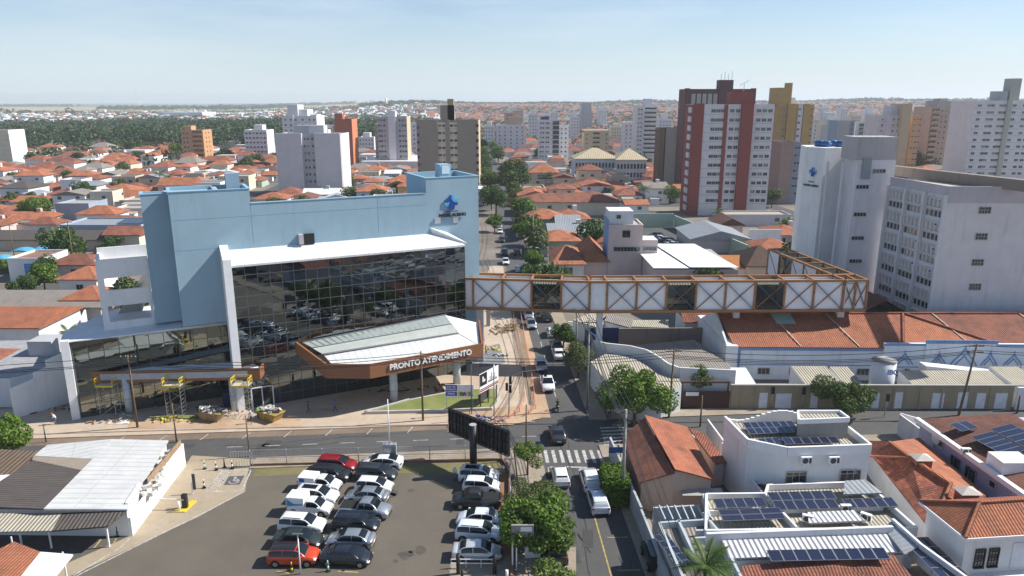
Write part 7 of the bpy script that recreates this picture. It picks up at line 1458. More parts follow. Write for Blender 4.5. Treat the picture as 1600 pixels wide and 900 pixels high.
tree(775, 335, 9, 10, 'tall dark green tree over the left kerb beyond the far crossing', [L_MD, L_DK], 2800, .6, 26, .2); tree(806, 300, 16, 15, 'very large dark tree crown by the tiled house up the street', [L_MD, L_DK], 4200, .85, 27, .15); tree(767, 300, 9, 9, 'medium dark tree on the left side far up the street', [L_MD, L_DK], 1800, .6, 28, .2)
tree(42, 468, 6.5, 5, 'dark round tree in front of the white shop with blue sign', [L_MD, L_DK], 3500, .38, 29, .25); tree(15, 490, 7, 4.6, 'loose olive tree at the left edge by the side street', [L_OL, L_MD], 3000, .38, 30, .15); tree(62, 345, 12, 8.5, 'broad bright tree among the houses at the left', [L_BR, L_MD], 3800, .6, 31, .15)
tree(172, 395, 6, 4.5, 'dark tree behind the white stair block', [L_MD, L_DK], 2000, .45, 32, .1); tree(20, 425, 8, 3.5, 'low hedge-like trees before the blue shade sails', [L_MD, L_BR], 2200, .4, 33, .05); tree(70, 418, 6, 3.8, 'round bright shrub between the blue shade sails', [L_BR, L_MD], 1600, .4, 34, .05)
tree(1575, 277, 7, 14, 'tall dark conifer among the roofs before the white tower', [L_DK, L_DK], 1500, .7, 35, .05, lobes=6); tree(1432, 270, 22, 14, 'broad dark tree behind the hospital roof edge', [L_DK, L_MD], 3600, 1.0, 36, .1); tree(1230, 372, 8, 6, 'bright yard tree beside the white lift tower', [L_BR, L_MD], 2200, .5, 37, .1); tree(1310, 655, 2, .6, 'tiny', [L_MD], 10, .2, 38, .1) if False else None
# clipped hedge
g = P(955, 790, .1); hd = thing('hedge', 'tall clipped bright hedge beside the thick concrete pole', 'hedge', (g.x+.5, g.y+1.5, .1)); gg = np.random.default_rng(40); n_ = 5200; pt = np.empty((n_, 3)); nr = np.zeros((n_, 3))
for i in range(n_):
    f = gg.integers(0, 5); u, v = gg.uniform(-1, 1, 2); b_ = {0: (u, v, 1), 1: (1, u, v), 2: (-1, u, v), 3: (u, 1, v), 4: (u, -1, v)}[int(f)]; pt[i] = (b_[0]*1.15, b_[1]*1.9, (b_[2]*.5+.5)*2.9); nr[i] = {0: (0, 0, 1), 1: (1, 0, 0), 2: (-1, 0, 0), 3: (0, 1, 0), 4: (0, -1, 0)}[int(f)]
pt += gg.normal(size=pt.shape)*.12; meshobj('foliage', leaf_mesh('foliage', pt, nr, .26, [L_BR, L_MD], 41), hd); m = MB(); m.box(-.9, .9, -1.6, 1.6, 0, 2.5); m.build('inner_twigs', L_DK, hd, world=False)
# palms
def palm(loc, h, r, label, n=16, seed=1, group=None):
    t = thing('palm_tree', label, 'palm tree', loc, 0, group); m = MB(); m.loft([[(q*cos(a)+.15*z*z, q*sin(a), z*h) for a in [2*pi*i/8 for i in range(8)]] for z, q in ((0, .24), (.3, .18), (1, .13))], 0, True); m.build('trunk', TRUNK, t, world=False)
    rs = random.Random(seed); m = MB()
    for k in range(n):
        a = 2*pi*k/n+rs.uniform(-.2, .2); el = rs.uniform(-.1, 1.1); L = r*rs.uniform(.85, 1.1); pr = None
        for j in range(13):
            s_ = j/12; rr_ = L*s_; z = h+sin(el)*rr_-.55*L*s_*s_*(.6+rs.random()*.02); c_ = Vector((.15+cos(a)*rr_*cos(el*.6), sin(a)*rr_*cos(el*.6), z))
            if pr is not None:
                d = (c_-pr).normalized(); sd = Vector((-sin(a), cos(a), 0)); wl = L*.3*sin(pi*min(1, s_*.9+.12))+.05
                for sg in (-1, 1):
                    for q in (0, .5):
                        b0 = pr.lerp(c_, q); tip = b0+sd*sg*wl+d*wl*.5-Vector((0, 0, wl*.3)); m.add([b0, b0+d*.1, tip], [(0, 1, 2)])
                m.bar(pr, c_, .03)
            pr = c_
    m.build('fronds', L_PL, t, world=False); return t
q_ = P(1100, 884, 7.0); palm((q_.x, q_.y, .1), 6.9, 2.5, 'green palm in front of the blue-grey carport house', 18, 3); palm(P(108, 545, 0), 3.0, 2.3, 'short bushy palm behind the wing roof at left', 16, 4); palm(P(853, 300, 0), 7, 5, 'palm in front of the tiled house with dark sign', 14, 5)
palm(P(1003, 330, 0), 8, 4.5, 'palm between tiled roofs left of the red tower', 14, 6); palm(P(252, 300, 0), 8, 5, 'left of two palms behind the blue clinic roof', 14, 7); palm(P(264, 302, 0), 7, 5, 'right of two palms behind the blue clinic roof', 14, 8); palm(P(1120, 350, 0), 4, 3.5, 'palm in the garden at the foot of the red tower', 12, 9)
# ================================================================ TOWERS
CURT = plain('curtained_glass', (.2, .19, .17), .3, var=.3, scale=.3); FLN = plain('floor_joint', (.33, .32, .32), .9)
OCC = []      # footprints (x, y, radius) kept clear of random houses
def tower(pxl, pxr, pyt, d, depth, label, wallm, fh=3.0, cols=(), bands=(), balc=(), top=(), side=None, sidecols=(), win=(1.1, 1.0), rot=0.0, roofm=None, name='apartment_tower', cat='apartment tower', frame=None, ztop=None, parapet=.8, crown_band=None, lside=None):
    """front wall between two photo columns at distance d; cols/bands/balc are fractions of the front width"""
    c_ = ZY((pxl+pxr)/2, pyt, d); x0, x1 = ZY(pxl, pyt, d).x, ZY(pxr, pyt, d).x; W_ = (x1-x0)/max(.6, cos(rot)); cx = (x0+x1)/2; z0 = TZ(cx, d); H_ = c_.z
    t = thing(name, label, cat, (cx, d+depth/2, z0), 0); az = R(90)-rot; Ft = Fr(x0, d+(W_*sin(rot) if rot > 0 else 0)*0, az); OCC.append((cx, d+depth/2, max(W_, depth)*.62+4))
    m = MB(); m.v = []; 
    def bx_(m, u0, u1, v0, v1, a, b, mi=0, mt=None): Ft.box(m, u0*W_, u1*W_, v0, v1, a, b, mi, mt)
    bx_(m, 0, 1, -depth, 0, z0-4, H_-parapet, 0, 1); m.build('wall', [wallm, roofm or CONC], t)
    m = MB(); t_ = .25/W_
    bx_(m, 0, 1, -.25, .04, H_-parapet+.003, H_); bx_(m, 0, 1, -depth, -depth+.25, H_-parapet+.003, H_); bx_(m, 0, t_, -depth+.25, -.25, H_-parapet+.003, H_); bx_(m, 1-t_, 1, -depth+.25, -.25, H_-parapet+.003, H_); m.build('parapet', crown_band or wallm, t)
    for (u0, u1, pr, mt_) in bands: m = MB(); bx_(m, u0, u1, 0.004, pr, z0, H_+.3 if pr > .3 else H_-.05); m.build('facade_band', mt_, t)
    if side: m = MB(); Ft.box(m, W_+.004, W_+.12, -depth+.1, -.02, z0, H_-.1); m.build('side_cladding', side, t)  # right side sheet; on some towers its colour has sunlight painted in
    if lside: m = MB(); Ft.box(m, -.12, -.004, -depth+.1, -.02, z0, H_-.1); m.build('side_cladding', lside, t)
    me = win_mesh(win[0], win[1], 2, 1, .06, .06, frame=frame or FRM); me2 = win_mesh(win[0], win[1], 2, 1, .06, .06, glass=CURT, frame=frame or FRM); rw_ = random.Random(int(pxl)); nfl = int((H_-z0-2.2)/fh); cnt = 0; extra = MB()
    rx, ry, rz_, rr_ = ROOTS[t.name]
    for f in range(nfl):
        z = H_-2.2-f*fh
        for ci in cols:
            u, pr = (ci, 0) if not isinstance(ci, tuple) else ci
            p = Ft.p(u*W_, pr+.03, z)
            if cnt < 100: on_wall(me2 if rw_.random() < .25 else me, 'window', t, p, az); cnt += 1
            else:
                a = Ft.p(u*W_-win[0]/2, pr+.05, z-win[1]/2); b = Ft.p(u*W_+win[0]/2, pr+.05, z-win[1]/2); up_ = Vector((0, 0, win[1])); extra.add([a, b, b+up_, a+up_], [(0, 1, 2, 3)])
        for v in sidecols:
            a = Ft.p(W_+.15, -depth*v, z-win[1]/2); b = Ft.p(W_+.15, -depth*v-1.0, z-win[1]/2); up_ = Vector((0, 0, win[1])); extra.add([a, b, b+up_, a+up_], [(0, 1, 2, 3)])
    m = MB()
    for f in range(nfl): bx_(m, 0, 1, .003, .03, H_-3.45-f*fh, H_-3.33-f*fh)
    if m.v and cols: m.build('floor_line', FLN, t)
    if extra.v: o = extra.build('window', WIN, t); o['kind'] = 'stuff'
    for (u0, u1, pr, mt_) in balc:
        for f in range(min(nfl, 18)):
            z = H_-3.1-f*fh; m = MB(); bx_(m, u0, u1, .01, pr, z, z+.15); bx_(m, u0, u1, pr-.1, pr, z+.153, z+1.1); m.build('balcony', mt_, t); m = MB(); bx_(m, u0+.01, u1-.01, .005, .02, z+.2, z+2.2); m.build('balcony_door', WIN, t)
    for (u0, u1, v0, v1, hh, mt_) in top: m = MB(); bx_(m, u0, u1, -depth*v1, -depth*v0, H_-parapet+.01, H_+hh); m.build('roof_house', mt_, t)
    return t, Ft, W_, H_, z0
BW = plain('brown_band', (.16, .075, .065), .8); OCH = wall('ochre_tower', (.48, .33, .12), .15); SALM = wall('salmon_tower', (.52, .38, .3), .25); TAUP = wall('taupe_tower', (.29, .245, .2), .1); LVW = wall('lavender_white', (.66, .64, .65), .25); ORG = wall('orange_tower', (.55, .3, .15), .2); RED = wall('rust_red_tower', (.4, .13, .07), .15); MAR = plain('maroon_band', (.13, .06, .06), .8, var=.15); SAN = wall('sand_tower', (.5, .4, .26), .15)
LVG = wall('lilac_grey_tower', (.56, .54, .56), .15); DKB = plain('dark_blue_balcony', (.035, .05, .09), .5); GRT = wall('grey_tower', (.4, .41, .43), .15); PEA = wall('peach_tower', (.52, .37, .28), .25); GRNW = wall('pale_grey_green', (.4, .42, .36), .1)
# the red and white tower
t, Ft, W_, H_, z0 = tower(1084, 1211, 163, 262, 12, 'wide tower of red brick bands and white window strips right of the street', LVW, 3.13, cols=(.25, .31, .36, (.48, .0), (.55, .0), (.81, 0), (.88, 0), (.95, 0)), bands=((.0, .13, .4, BRK), (.38, .425, .3, BRK), (.585, .73, 1.4, BRK)), lside=BRK, side=plain('sun_painted_brick', (.5, .16, .1), .85), win=(1.5, 1.05), top=((.45, .72, .0, .4, 4.3, BRK), (.52, .6, .1, .3, 5.2, BRK)))  # right side: brighter copy of the brick, sunlight painted into the colour
m = MB()
for k in range(12): m = MB(); Ft.box(m, -.5, -.13, -5.5, -1.2, H_-2.9-k*3.13, H_-1.0-k*3.13); m.build('window_bay', LVW, t)
m = MB(); dish = ZY(1163, 131, 270); m.bar((dish.x, 270, H_), (dish.x, 270, dish.z), .15); m.bar((dish.x-1.6, 270, dish.z-.6), (dish.x+1.6, 270, dish.z+1.2), .5, .1); m.build('antenna', STL, t)
t, Ft, W_, H_, z0 = tower(1070, 1181, 139, 330, 11, 'dark maroon tower with pale vertical panels rising behind the red brick tower', MAR, 3.1, bands=((.0, .07, .8, MAR), (.93, 1, .8, MAR), (.48, .67, 1.2, MAR)), cols=(), top=((.48, .68, 0, .4, 3.8, MAR),))
m = MB()
for k in range(11):
    if .46 < .1+k*.078 < .66: continue
    Ft.box(m, W_*(.1+k*.078), W_*(.155+k*.078), .02, .12, H_-8.2, H_-2)
m.build('pale_panel', GRNW, t); m = MB()
for k in range(4): x = W_*(.53+k*.05); m.bar(Ft.p(x, -3, H_+3), Ft.p(x, -3, H_+6.5+k % 2), .15)
m.build('antenna', STL, t)
tower(1030, 1074, 200, 345, 9, 'lower dark brown block with stepped pale face left of the red tower', MAR, 3.1, bands=((.25, .8, .3, GRNW), (.0, .2, .4, plain('olive_brown', (.2, .17, .1), .8))), crown_band=DKB, name='office_block', cat='office block')
# the two broad lilac blocks on the left of centre
t, Ft, W_, H_, z0 = tower(431, 532, 209, 322, 16, 'pale lilac twin-slab block with a recessed dark window strip above the clinic roof', LVG, 3.05, cols=(.44, .49, .56), bands=((0, .405, 1.6, LVG), (.60, 1.0, 1.6, LVG), (.405, .60, .05, GRT)), top=((.26, .5, .1, .5, 3.5, GRT), (.5, .73, .1, .5, 3.5, LVG), (.58, .74, .5, .8, 1.5, LVG)), win=(.9, 1.1), side=wall('sun_painted_lilac', (.7, .69, .72), .1))  # right side paler than the front lilac: painted-in sun
t, Ft, W_, H_, z0 = tower(651, 747, 188, 318, 18, 'taupe tower with gabled shoulders and pale window strips behind the clinic sign', TAUP, 3.1, cols=((.37, .03), (.435, .03), (.565, .03), (.63, .03)), bands=((.0, .335, 1.0, TAUP), (.66, .99, 1.0, TAUP), (.47, .53, .9, TAUP), (.335, .47, .02, CRM), (.53, .66, .02, CRM)), top=((.38, .6, .1, .5, 6.2, TAUP), (.5, .6, .1, .3, 8.8, plain('tan_stack', (.38, .3, .18), .8))), win=(1.2, .9), side=wall('sun_painted_sand', (.55, .45, .3), .1), frame=BEI)  # sand right side is the taupe wall with sunlight put into its colour
m = MB()
for k in range(int((H_-z0)/3.1)): Ft.box(m, W_*.965, W_*1.01, 1.01, 1.15, H_-2.8-k*3.1, H_-1.6-k*3.1); Ft.box(m, W_*.0, W_*.04, 1.01, 1.15, H_-3.5-k*3.1, H_-2.4-k*3.1)
m.build('corner_window', WIN, t)
A9 = dict(frame=plain('pale_frame', (.5, .5, .5), .6))
tower(-30, 12, 203, 470, 16, 'cream white tower cut by the left edge of the photo', CRM, 3.0, cols=(.2, .4), side=WH)
tower(282, 316, 203, 495, 15, 'orange-peach balcony tower standing alone over the roofs at left', ORG, 3.0, cols=(.12, .28, .62, .8), balc=((.5, .95, 1.2, ORG),), top=((.15, .45, .1, .6, 2.5, ORG),), side=ORG, sidecols=(.3, .6), win=(1.3, 1.1))
tower(381, 416, 203, 495, 15, 'white banded tower with stepped top left of the lilac twin slab', LVW, 3.0, cols=(.1, .26, .42, .58, .74, .9), top=((.42, .8, .1, .6, 3.2, WH),), side=WH, win=(1.5, 1.1))
tower(440, 494, 181, 430, 18, 'bulky white tower with cubic roof masses behind the lilac twin slab', WH2, 3.0, cols=(.1, .25, .4, .6, .8, .93), top=((.15, .45, .1, .8, 6.2, WH2), (.45, .7, .2, .9, 3.6, WH2), (.8, 1, .1, .6, .8, WH)), bands=((.3, .34, .6, WH),), side=WH)
tower(494, 520, 196, 440, 14, 'pale slab with dark ribbon windows next to the bulky white tower', LVW, 3.0, cols=(.2, .5, .8), win=(2.2, 1.1)); tower(522, 549, 186, 430, 15, 'blank rust red brick slab right of the lilac twin slab', RED, 3.0, top=((.0, .45, .1, .5, 3.0, RED),), side=plain('sun_painted_rust', (.55, .2, .1), .8))  # rust slab's side is a lighter red, sunshine painted as colour
tower(589, 635, 182, 440, 16, 'grey tower with a white central spine between two window banks', GRT, 3.0, cols=(.06, .14, .24, .76, .86, .95), bands=((.38, .62, 1.0, LVW),), top=((.38, .62, 0, .4, 3.2, LVW),), side=wall('sun_painted_sand', (.55, .45, .3)), win=(1.2, 1.3)); tower(585, 593, 193, 455, 12, 'narrow dark balcony slab just left of the grey spine tower', GRT, 3.0, cols=(.5,))  # same sun-painted sand colour on the grey tower's right side
tower(636, 651, 192, 520, 12, 'narrow white tower half hidden behind the taupe tower', LVW, 3.0, cols=(.3, .7))
tower(775, 822, 195, 590, 16, 'white tower group with pink stepped top beside the far street', LVW, 3.0, cols=(.12, .3, .5, .7, .88), top=((.4, .85, .1, .8, 6.0, PEA), (.55, .8, .3, .7, 11, PEA)), side=WH); tower(788, 816, 176, 640, 14, 'peach striped tower behind the white group', PEA, 3.0, cols=(.2, .4, .6, .8), win=(1.6, 1.0), top=((.3, .7, .2, .6, 4, WH2),))
tower(842, 874, 187, 480, 16, 'white tower with dark blue banded balconies right of the far street', LVW, 3.0, cols=(.1, .22, .38, .48), balc=((.68, 1.0, 1.0, DKB),), top=((.1, .5, .1, .8, 1.8, DKB), (.3, .6, .2, .6, 3, WH2))); tower(873, 889, 196, 500, 14, 'plain white slab just behind the blue-banded tower', WH, 3.0, cols=(.3, .7))
tower(912, 952, 205, 505, 15, 'sand-coloured tower with paired dark balconies', SAN, 3.0, cols=(.12, .9), balc=((.36, .64, .3, SAN),), top=((.0, 1.0, .0, .9, .6, SAN),)); tower(908, 926, 174, 930, 20, 'grey tower far away behind the sand-coloured one', GRT, 3.1, cols=(.2, .5, .8), top=((.1, .9, .1, .8, 10, GRT),))
tower(975, 997, 192, 560, 14, 'white slab left of the tall balcony tower', LVW, 3.0, cols=(.2, .5, .8)); tower(995, 1028, 166, 520, 16, 'tall white tower with stacked dark round balconies', LVW, 3.0, cols=(.12, .24), balc=((.38, .95, 1.6, WH2),), top=((.4, .75, .2, .7, 5, WH2),))
t, Ft, W_, H_, z0 = tower(1213, 1273, 163, 345, 18, 'ochre yellow tower with a taller left shaft right of the red tower', OCH, 3.0, cols=((.22, .5), (.42, .5), (.62, .4), (.82, .3), .95), bands=((.3, .52, .8, OCH), (.58, .7, .4, WH2), (.72, .86, .6, OCH), (.0, .02, .8, OCH)), top=((.0, .28, .0, .6, 7.4, OCH), (.28, .38, 0, .3, 9.5, OCH), (.35, .6, .3, .8, 3, WH2)), win=(1.1, .8))
tower(1222, 1254, 222, 292, 14, 'blank brown and blue-grey building below the ochre tower', wall('brown_grey', (.33, .25, .22), .2), 3.0, bands=((.58, 1.0, .1, wall('slate_blue', (.22, .3, .38), .2)),), cols=((.72, .12), (.86, .12)), name='apartment_block', cat='apartment block'); tower(1254, 1268, 246, 300, 10, 'low brown balcony block beside the blue-grey building', BEI, 3.0, balc=((.1, .9, .8, BEI),), name='apartment_block', cat='apartment block')
tower(1270, 1292, 193, 600, 14, 'pinkish white twin block behind the lift tower', WH2, 3.0, cols=(.2, .5, .8), top=((.4, .9, .2, .7, 3, PEA),)); tower(1290, 1311, 187, 560, 14, 'pale tower with balcony column behind the lift tower', CRM, 3.0, cols=(.2, .8), balc=((.35, .65, 1, WH2),), top=((.2, .8, .2, .7, 5, WH2),)); tower(1310, 1336, 189, 470, 14, 'blank blue-grey slab behind the stair tower', wall('slate_blue', (.22, .3, .38)), 3.0, cols=(.85,), bands=((0, .7, .2, GRT),))
tower(1338, 1372, 191, 560, 14, 'white block with dark blue ribbon balconies at right', LVW, 3.0, balc=((.15, .95, 1, DKB),), top=((.5, .9, .2, .7, 3.5, CRM),), name='apartment_block', cat='apartment block')
tower(1374, 1412, 180, 395, 16, 'lilac white tower behind the hospital stair tower', LVG, 3.0, cols=(.16, .62, .82), bands=((.3, .5, .4, LVG),), top=((.5, .85, .1, .6, 5, LVG),)); tower(1412, 1426, 162, 392, 14, 'tall blank beige shaft beside the lilac white tower', SAN, 3.0); tower(1426, 1441, 180, 400, 14, 'orange-beige sunlit tower face with small windows', ORG, 3.0, cols=(.25, .6, .9), win=(1, .9))
tower(1456, 1514, 167, 415, 18, 'peach tower ringed by balcony slabs on every floor', PEA, 2.9, cols=(.3, .42, .56, .68), balc=((.02, .24, 1.2, PEA), (.78, .98, 1.2, PEA)), top=((.2, .8, .1, .8, 3.2, wall('stained_machine_room', (.4, .4, .4))), (.3, .5, .2, .6, 4.5, BEI))); tower(1508, 1530, 188, 470, 14, 'grey white slab right of the peach tower', GRT, 3.0, cols=(.2, .4, .6, .8))
t, Ft, W_, H_, z0 = tower(1524, 1640, 157, 335, 18, 'huge white tower with grouped windows and grey shaft at the right edge', LVW, 3.0, cols=(.07, .2, .25, .36, .41, .54, .68, .76), bands=((.43, .49, .8, GRNW),), top=((.32, .46, .1, .4, 4, GRT), (.49, .62, .1, .4, 9.5, GRNW)), win=(1.7, 1.0))
for i, (a, b, c_, d, lab, wm, nc) in enumerate(((757, 772, 196, 640, 'small white tower between the clinic sign and the far street', WH2, 3), (826, 840, 178, 700, 'thin white tower just left of the blue-banded one', WH2, 3), (892, 905, 182, 760, 'slim far tower right of the plain white slab', LVW, 3), (955, 972, 198, 720, 'low pale tower before the white slab pair', CRM, 4), (1030, 1050, 186, 640, 'pale tower peeping over the dark brown block', LVW, 4), (1282, 1302, 176, 760, 'far white tower rising behind the lift tower', LVW, 4), (1330, 1346, 180, 700, 'far cream tower right of the blue-grey slab', CRM, 3), (1440, 1458, 190, 620, 'pale distant tower before the peach one', LVW, 4), (1352, 1372, 176, 820, 'remote white tower over the ribbon-balcony block', WH2, 4), (560, 584, 214, 560, 'low white block between rust slab and grey spine tower', LVW, 5), (1012, 1022, 186, 900, 'needle-thin far tower between the balcony tower and the brown block', LVW, 2), (935, 948, 172, 1050, 'distant pale tower above the sand-coloured one', WH2, 3), (860, 872, 176, 980, 'remote pale tower over the blue-banded one', LVW, 3), (1258, 1268, 172, 900, 'slim remote tower beside the ochre tower', WH2, 2), (1314, 1326, 170, 1000, 'remote white tower between the cream and ribbon-balcony blocks', LVW, 3), (1396, 1408, 176, 900, 'remote pale tower behind the beige shaft', CRM, 2), (1446, 1454, 178, 900, 'very slim remote tower left of the peach tower', WH2, 2), (1238, 1250, 180, 800, 'remote tower seen beside the red tower top', LVW, 3), (806, 818, 172, 1100, 'remote grey tower in line with the far street', GRT, 3), (1296, 1316, 196, 520, 'grey flat-topped block behind the lift tower tanks', GRT, 4))):
    tower(a, b, c_, d, 14, lab, wm, 3.0, cols=tuple((k+.6)/(nc+.2) for k in range(nc)), top=((.25, .7, .2, .7, 3+i % 3, wm),), side=WH if i % 2 else None)
# ================================================================ MIDDLE-DISTANCE BUILDINGS
def block(px0, px1, pyb, d, h, dep, label, wm, rm=None, name='house', cat='house', win_=(), par=.5, roof=None, rz_=2.0, rmat=None, axis='x', wmh=None, nocc=False):
    """box-like building: front base between two photo columns at photo row pyb (or distance d), h tall, dep deep"""
    if d is None: d = P(px0, pyb).y
    x0, x1 = ZY(px0, 400, d).x, ZY(px1, 400, d).x
    # columns measured at mid-height of the building front
    zz = h*.5; dp = d*CP-(zz-CAM_H)*SP; x0 = (px0-800)/FPX*dp; x1 = (px1-800)/FPX*dp; z0 = TZ((x0+x1)/2, d)
    t = thing(name, label, cat, ((x0+x1)/2, d+dep/2, z0))
    if not nocc: OCC.append(((x0+x1)/2, d+dep/2, max(x1-x0, dep)*.55+2))
    m = MB(); m.box(x0, x1, d, d+dep, z0-1, z0+h, 0, 1); m.build('wall', [wm, rm or CONC], t)
    if roof is None:
        if par:
            m = MB(); m.box(x0-.05, x1+.05, d-.05, d+.2, z0+h+.003, z0+h+par); m.box(x0-.05, x1+.05, d+dep-.2, d+dep+.05, z0+h+.003, z0+h+par); m.box(x0-.05, x0+.2, d+.2, d+dep-.2, z0+h+.003, z0+h+par); m.box(x1-.2, x1+.05, d+.2, d+dep-.2, z0+h+.003, z0+h+par); m.build('parapet', wm, t)
    else: roofs(t, x0-.6, x1+.6, d-.6, d+dep+.6, z0+h, z0+h+rz_, rmat or T1, roof, axis)
    me = wmh or win_mesh(1.4, 1.1, 2)
    for (u, z) in win_: on_wall(me, 'window', t, (x0+(x1-x0)*u, d-.01, z0+z), R(90))
    return t, x0, x1, d, z0
def roofs(parent, x0, x1, y0, y1, ez, rz_, mat, kind='hip', axis='x', name='roof', world=True):
    m = MB(); ezb = ez-.18
    if axis == 'x':
        ym = (y0+y1)/2; k = min((y1-y0)/2, (x1-x0)/2*.95) if kind == 'hip' else 0; a, b = (x0+k, ym, rz_), (x1-k, ym, rz_)
    else:
        xm = (x0+x1)/2; k = min((x1-x0)/2, (y1-y0)/2*.95) if kind == 'hip' else 0; a, b = (xm, y0+k, rz_), (xm, y1-k, rz_)
    A, B, C_, D = (x0, y0, ez), (x1, y0, ez), (x1, y1, ez), (x0, y1, ez); E0, E1, E2, E3 = [(p[0], p[1], ezb) for p in (A, B, C_, D)]
    if axis == 'x': m.add([A, B, b, a], [(0, 1, 2, 3)]); m.add([C_, D, a, b], [(0, 1, 2, 3)]); m.add([B, C_, b], [(0, 1, 2)]); m.add([D, A, a], [(0, 1, 2)])
    else: m.add([A, B, a], [(0, 1, 2)]); m.add([B, C_, b, a], [(0, 1, 2, 3)]); m.add([C_, D, b], [(0, 1, 2)]); m.add([D, A, a, b], [(0, 1, 2, 3)])
    m.add([E0, E1, E2, E3, A, B, C_, D], [(3, 2, 1, 0), (0, 1, 5, 4), (1, 2, 6, 5), (2, 3, 7, 6), (3, 0, 4, 7)]); return m.build(name, mat, parent, world=world)
# pink lift house with white sheds
t, x0, x1, d, z0 = block(950, 1003, 430, 163, 12.6, 9, 'pinkish white lift house rising above the footbridge', PNK, CONC, 'lift_house', 'building', (), .4)
m = MB(); m.box(x0, x1-2.2, d+.5, d+7, z0+13, z0+16.0); m.build('upper_box', WH2, t); m = MB(); m.box(x0-.12, x0-.01, d, d+8.5, 0, 14); m.build('blue_side', BLUD, t); me = win_mesh(1.6, 1.4, 2, 2, frame=DKG); on_wall(me, 'window', t, (x0+4, d-.01, 10.9), R(90)); on_wall(win_mesh(6, .9, 8, 1, frame=STL), 'window', t, (x0+4.3, d-.01, 7.4), R(90)); on_wall(win_mesh(1, .8, 1), 'window', t, (x0+2.2, d+.49, 14.7), R(90))
m = MB(); m.box(x1+.01, x1+3.6, d+.4, d+6, 0, 9.4, 0, 1); m.build('side_wing', [PNK, MWH], t); on_wall(win_mesh(3, .8, 5, frame=STL), 'window', t, (x1+1.8, d+.37, 7.4), R(90)); on_wall(win_mesh(2.4, 1.2, 3, frame=STL), 'window', t, (x1+1.8, d+.37, 3.8), R(90))
t, x0, x1, d, z0 = block(1020, 1152, 430, 150, 5.6, 22, 'wide low hall with two bright white sheet roofs beside the lift house', PNK, None, 'white_roof_hall', 'building', (), 0)
m = MB(); xm = x0+(x1-x0)*.42; m.add([(x0, d, 5.9), (xm, d, 5.9), (xm-3.5, d+21, 6.6), (x0-1, d+21, 6.6)], [(0, 1, 2, 3)]); m.add([(xm+.2, d, 6.1), (x1, d, 6.1), (x1-4, d+22, 6.9), (xm-3.3, d+22, 6.9)], [(0, 1, 2, 3)]); m.build('roof', plain('bright_white_roof', (.78, .8, .82), .5, var=.04), t)
# L-shaped sheds and curved wall at the corner behind the round tree
cs = thing('corner_sheds', 'cluster of old corrugated sheds with a curved white parapet behind the round tree', 'shed', P(1000, 580))
zS = 4.0
rfp = lambda pts, z, mat, nm='roof': roofpoly([P(a, b, z) for a, b in pts], mat, nm, cs)
m = MB(); q = [P(a, b, zS) for a, b in ((923, 563), (950, 549), (1000, 560), (1030, 582), (1062, 588), (1065, 600), (1030, 610), (985, 612), (945, 590))]; m.prism([(p.x, p.y) for p in q], 0, zS-.2, 0, 1); m.build('wall', [WH2, FIBL], cs)
m = MB(); q = [P(a, b, 5) for a, b in ((947, 533), (1085, 520), (1143, 560), (1140, 580), (1060, 560), (1010, 540))]; m.prism([(p.x, p.y) for p in q], 0, 3.9, 0, 1); m.build('wall', [WH2, FIB], cs)
m = MB(); pr = None
for px, py in ((925, 531), (948, 536), (985, 540), (1010, 546), (1030, 557), (1045, 568), (1062, 574), (1150, 578)):
    p = P(px, py, 5.2)
    if pr is not None: wallseg(m, pr, p, 5.2, .25)
    pr = p
m.build('curved_parapet', WH2, cs)
m = MB(); wallseg(m, P(915, 512, 4.2), P(967, 512, 4.2), 4.2, .3); wallseg(m, P(915, 513, 4.2), P(946, 533, 4.6), 4.2, .3); single(m, 'navy_wall', plain('navy_wall_paint', (.02, .035, .11), .8, var=.15), 'dark navy yard wall under the footbridge pier', 'wall')
m = MB(); wallseg(m, P(967, 513, 4.2), P(1100, 512, 4.2), 4.2, .3); single(m, 'weathered_wall', MATS['black_stained_concrete'], 'grey weathered yard wall continuing the navy wall', 'wall')
sh2 = thing('broken_sheds', 'pale broken sheet roofs under the footbridge', 'shed', P(960, 500)); 
for pts_, mt_ in ((((895, 500), (935, 512), (948, 495), (925, 488)), FIBL), (((940, 500), (985, 512), (990, 498), (950, 490)), FIB), (((985, 510), (1045, 512), (1040, 500), (990, 500)), FIBL)):
    q = [P(a, b, 3.2) for a, b in pts_]; roofpoly(q, mt_, 'roof', sh2); m = MB(); m.prism([(p.x, p.y) for p in q], 0, 3.0); m.build('wall', WH2, sh2)
# orange-roofed houses left of the lift house
t, x0, x1, d, z0 = block(864, 912, 432, 160, 4.6, 18, 'white corner house with wide orange hip roof just beyond the footbridge', WH, None, win_=((.45, 3.0),), roof='hip', rz_=2.6, rmat=T1, wmh=win_mesh(2.4, 1.3, 2, frame=DKG)); m = MB(); m.box(x0+.2, x0+1, d-.03, d-.005, 3.6, 3.9); m.build('plate', DKG, t)
block(912, 948, 425, 163, 4.6, 18, 'orange-roofed wing between the white corner house and the lift house', PNK, None, roof='hip', rz_=3.2, rmat=tile('rusty_orange_tile', (.5, .19, .07), (.36, .12, .05)), axis='y'); block(845, 905, 400, 190, 4.2, 12, 'long orange hip roof with pale green wall behind the corner house', GRN, None, roof='hip', rz_=2.0, rmat=T1)
block(818, 880, 360, 222, 5, 10, 'green-walled house under mixed orange roof and solar sheets', GRN, None, roof='hip', rz_=2.5, rmat=T1); block(812, 968, 318, 262, 4.8, 14, 'very long orange-roofed pale building beside the street', CRM, None, win_=((.05, 3), (.12, 3), (.3, 3), (.5, 3)), roof='hip', rz_=2.5, rmat=T2)
block(870, 905, 318, 218, 4.4, 7, 'small house with blue-grey solar sheets on an orange roof', PNK, None, roof='gable', rz_=2, rmat=MGR)
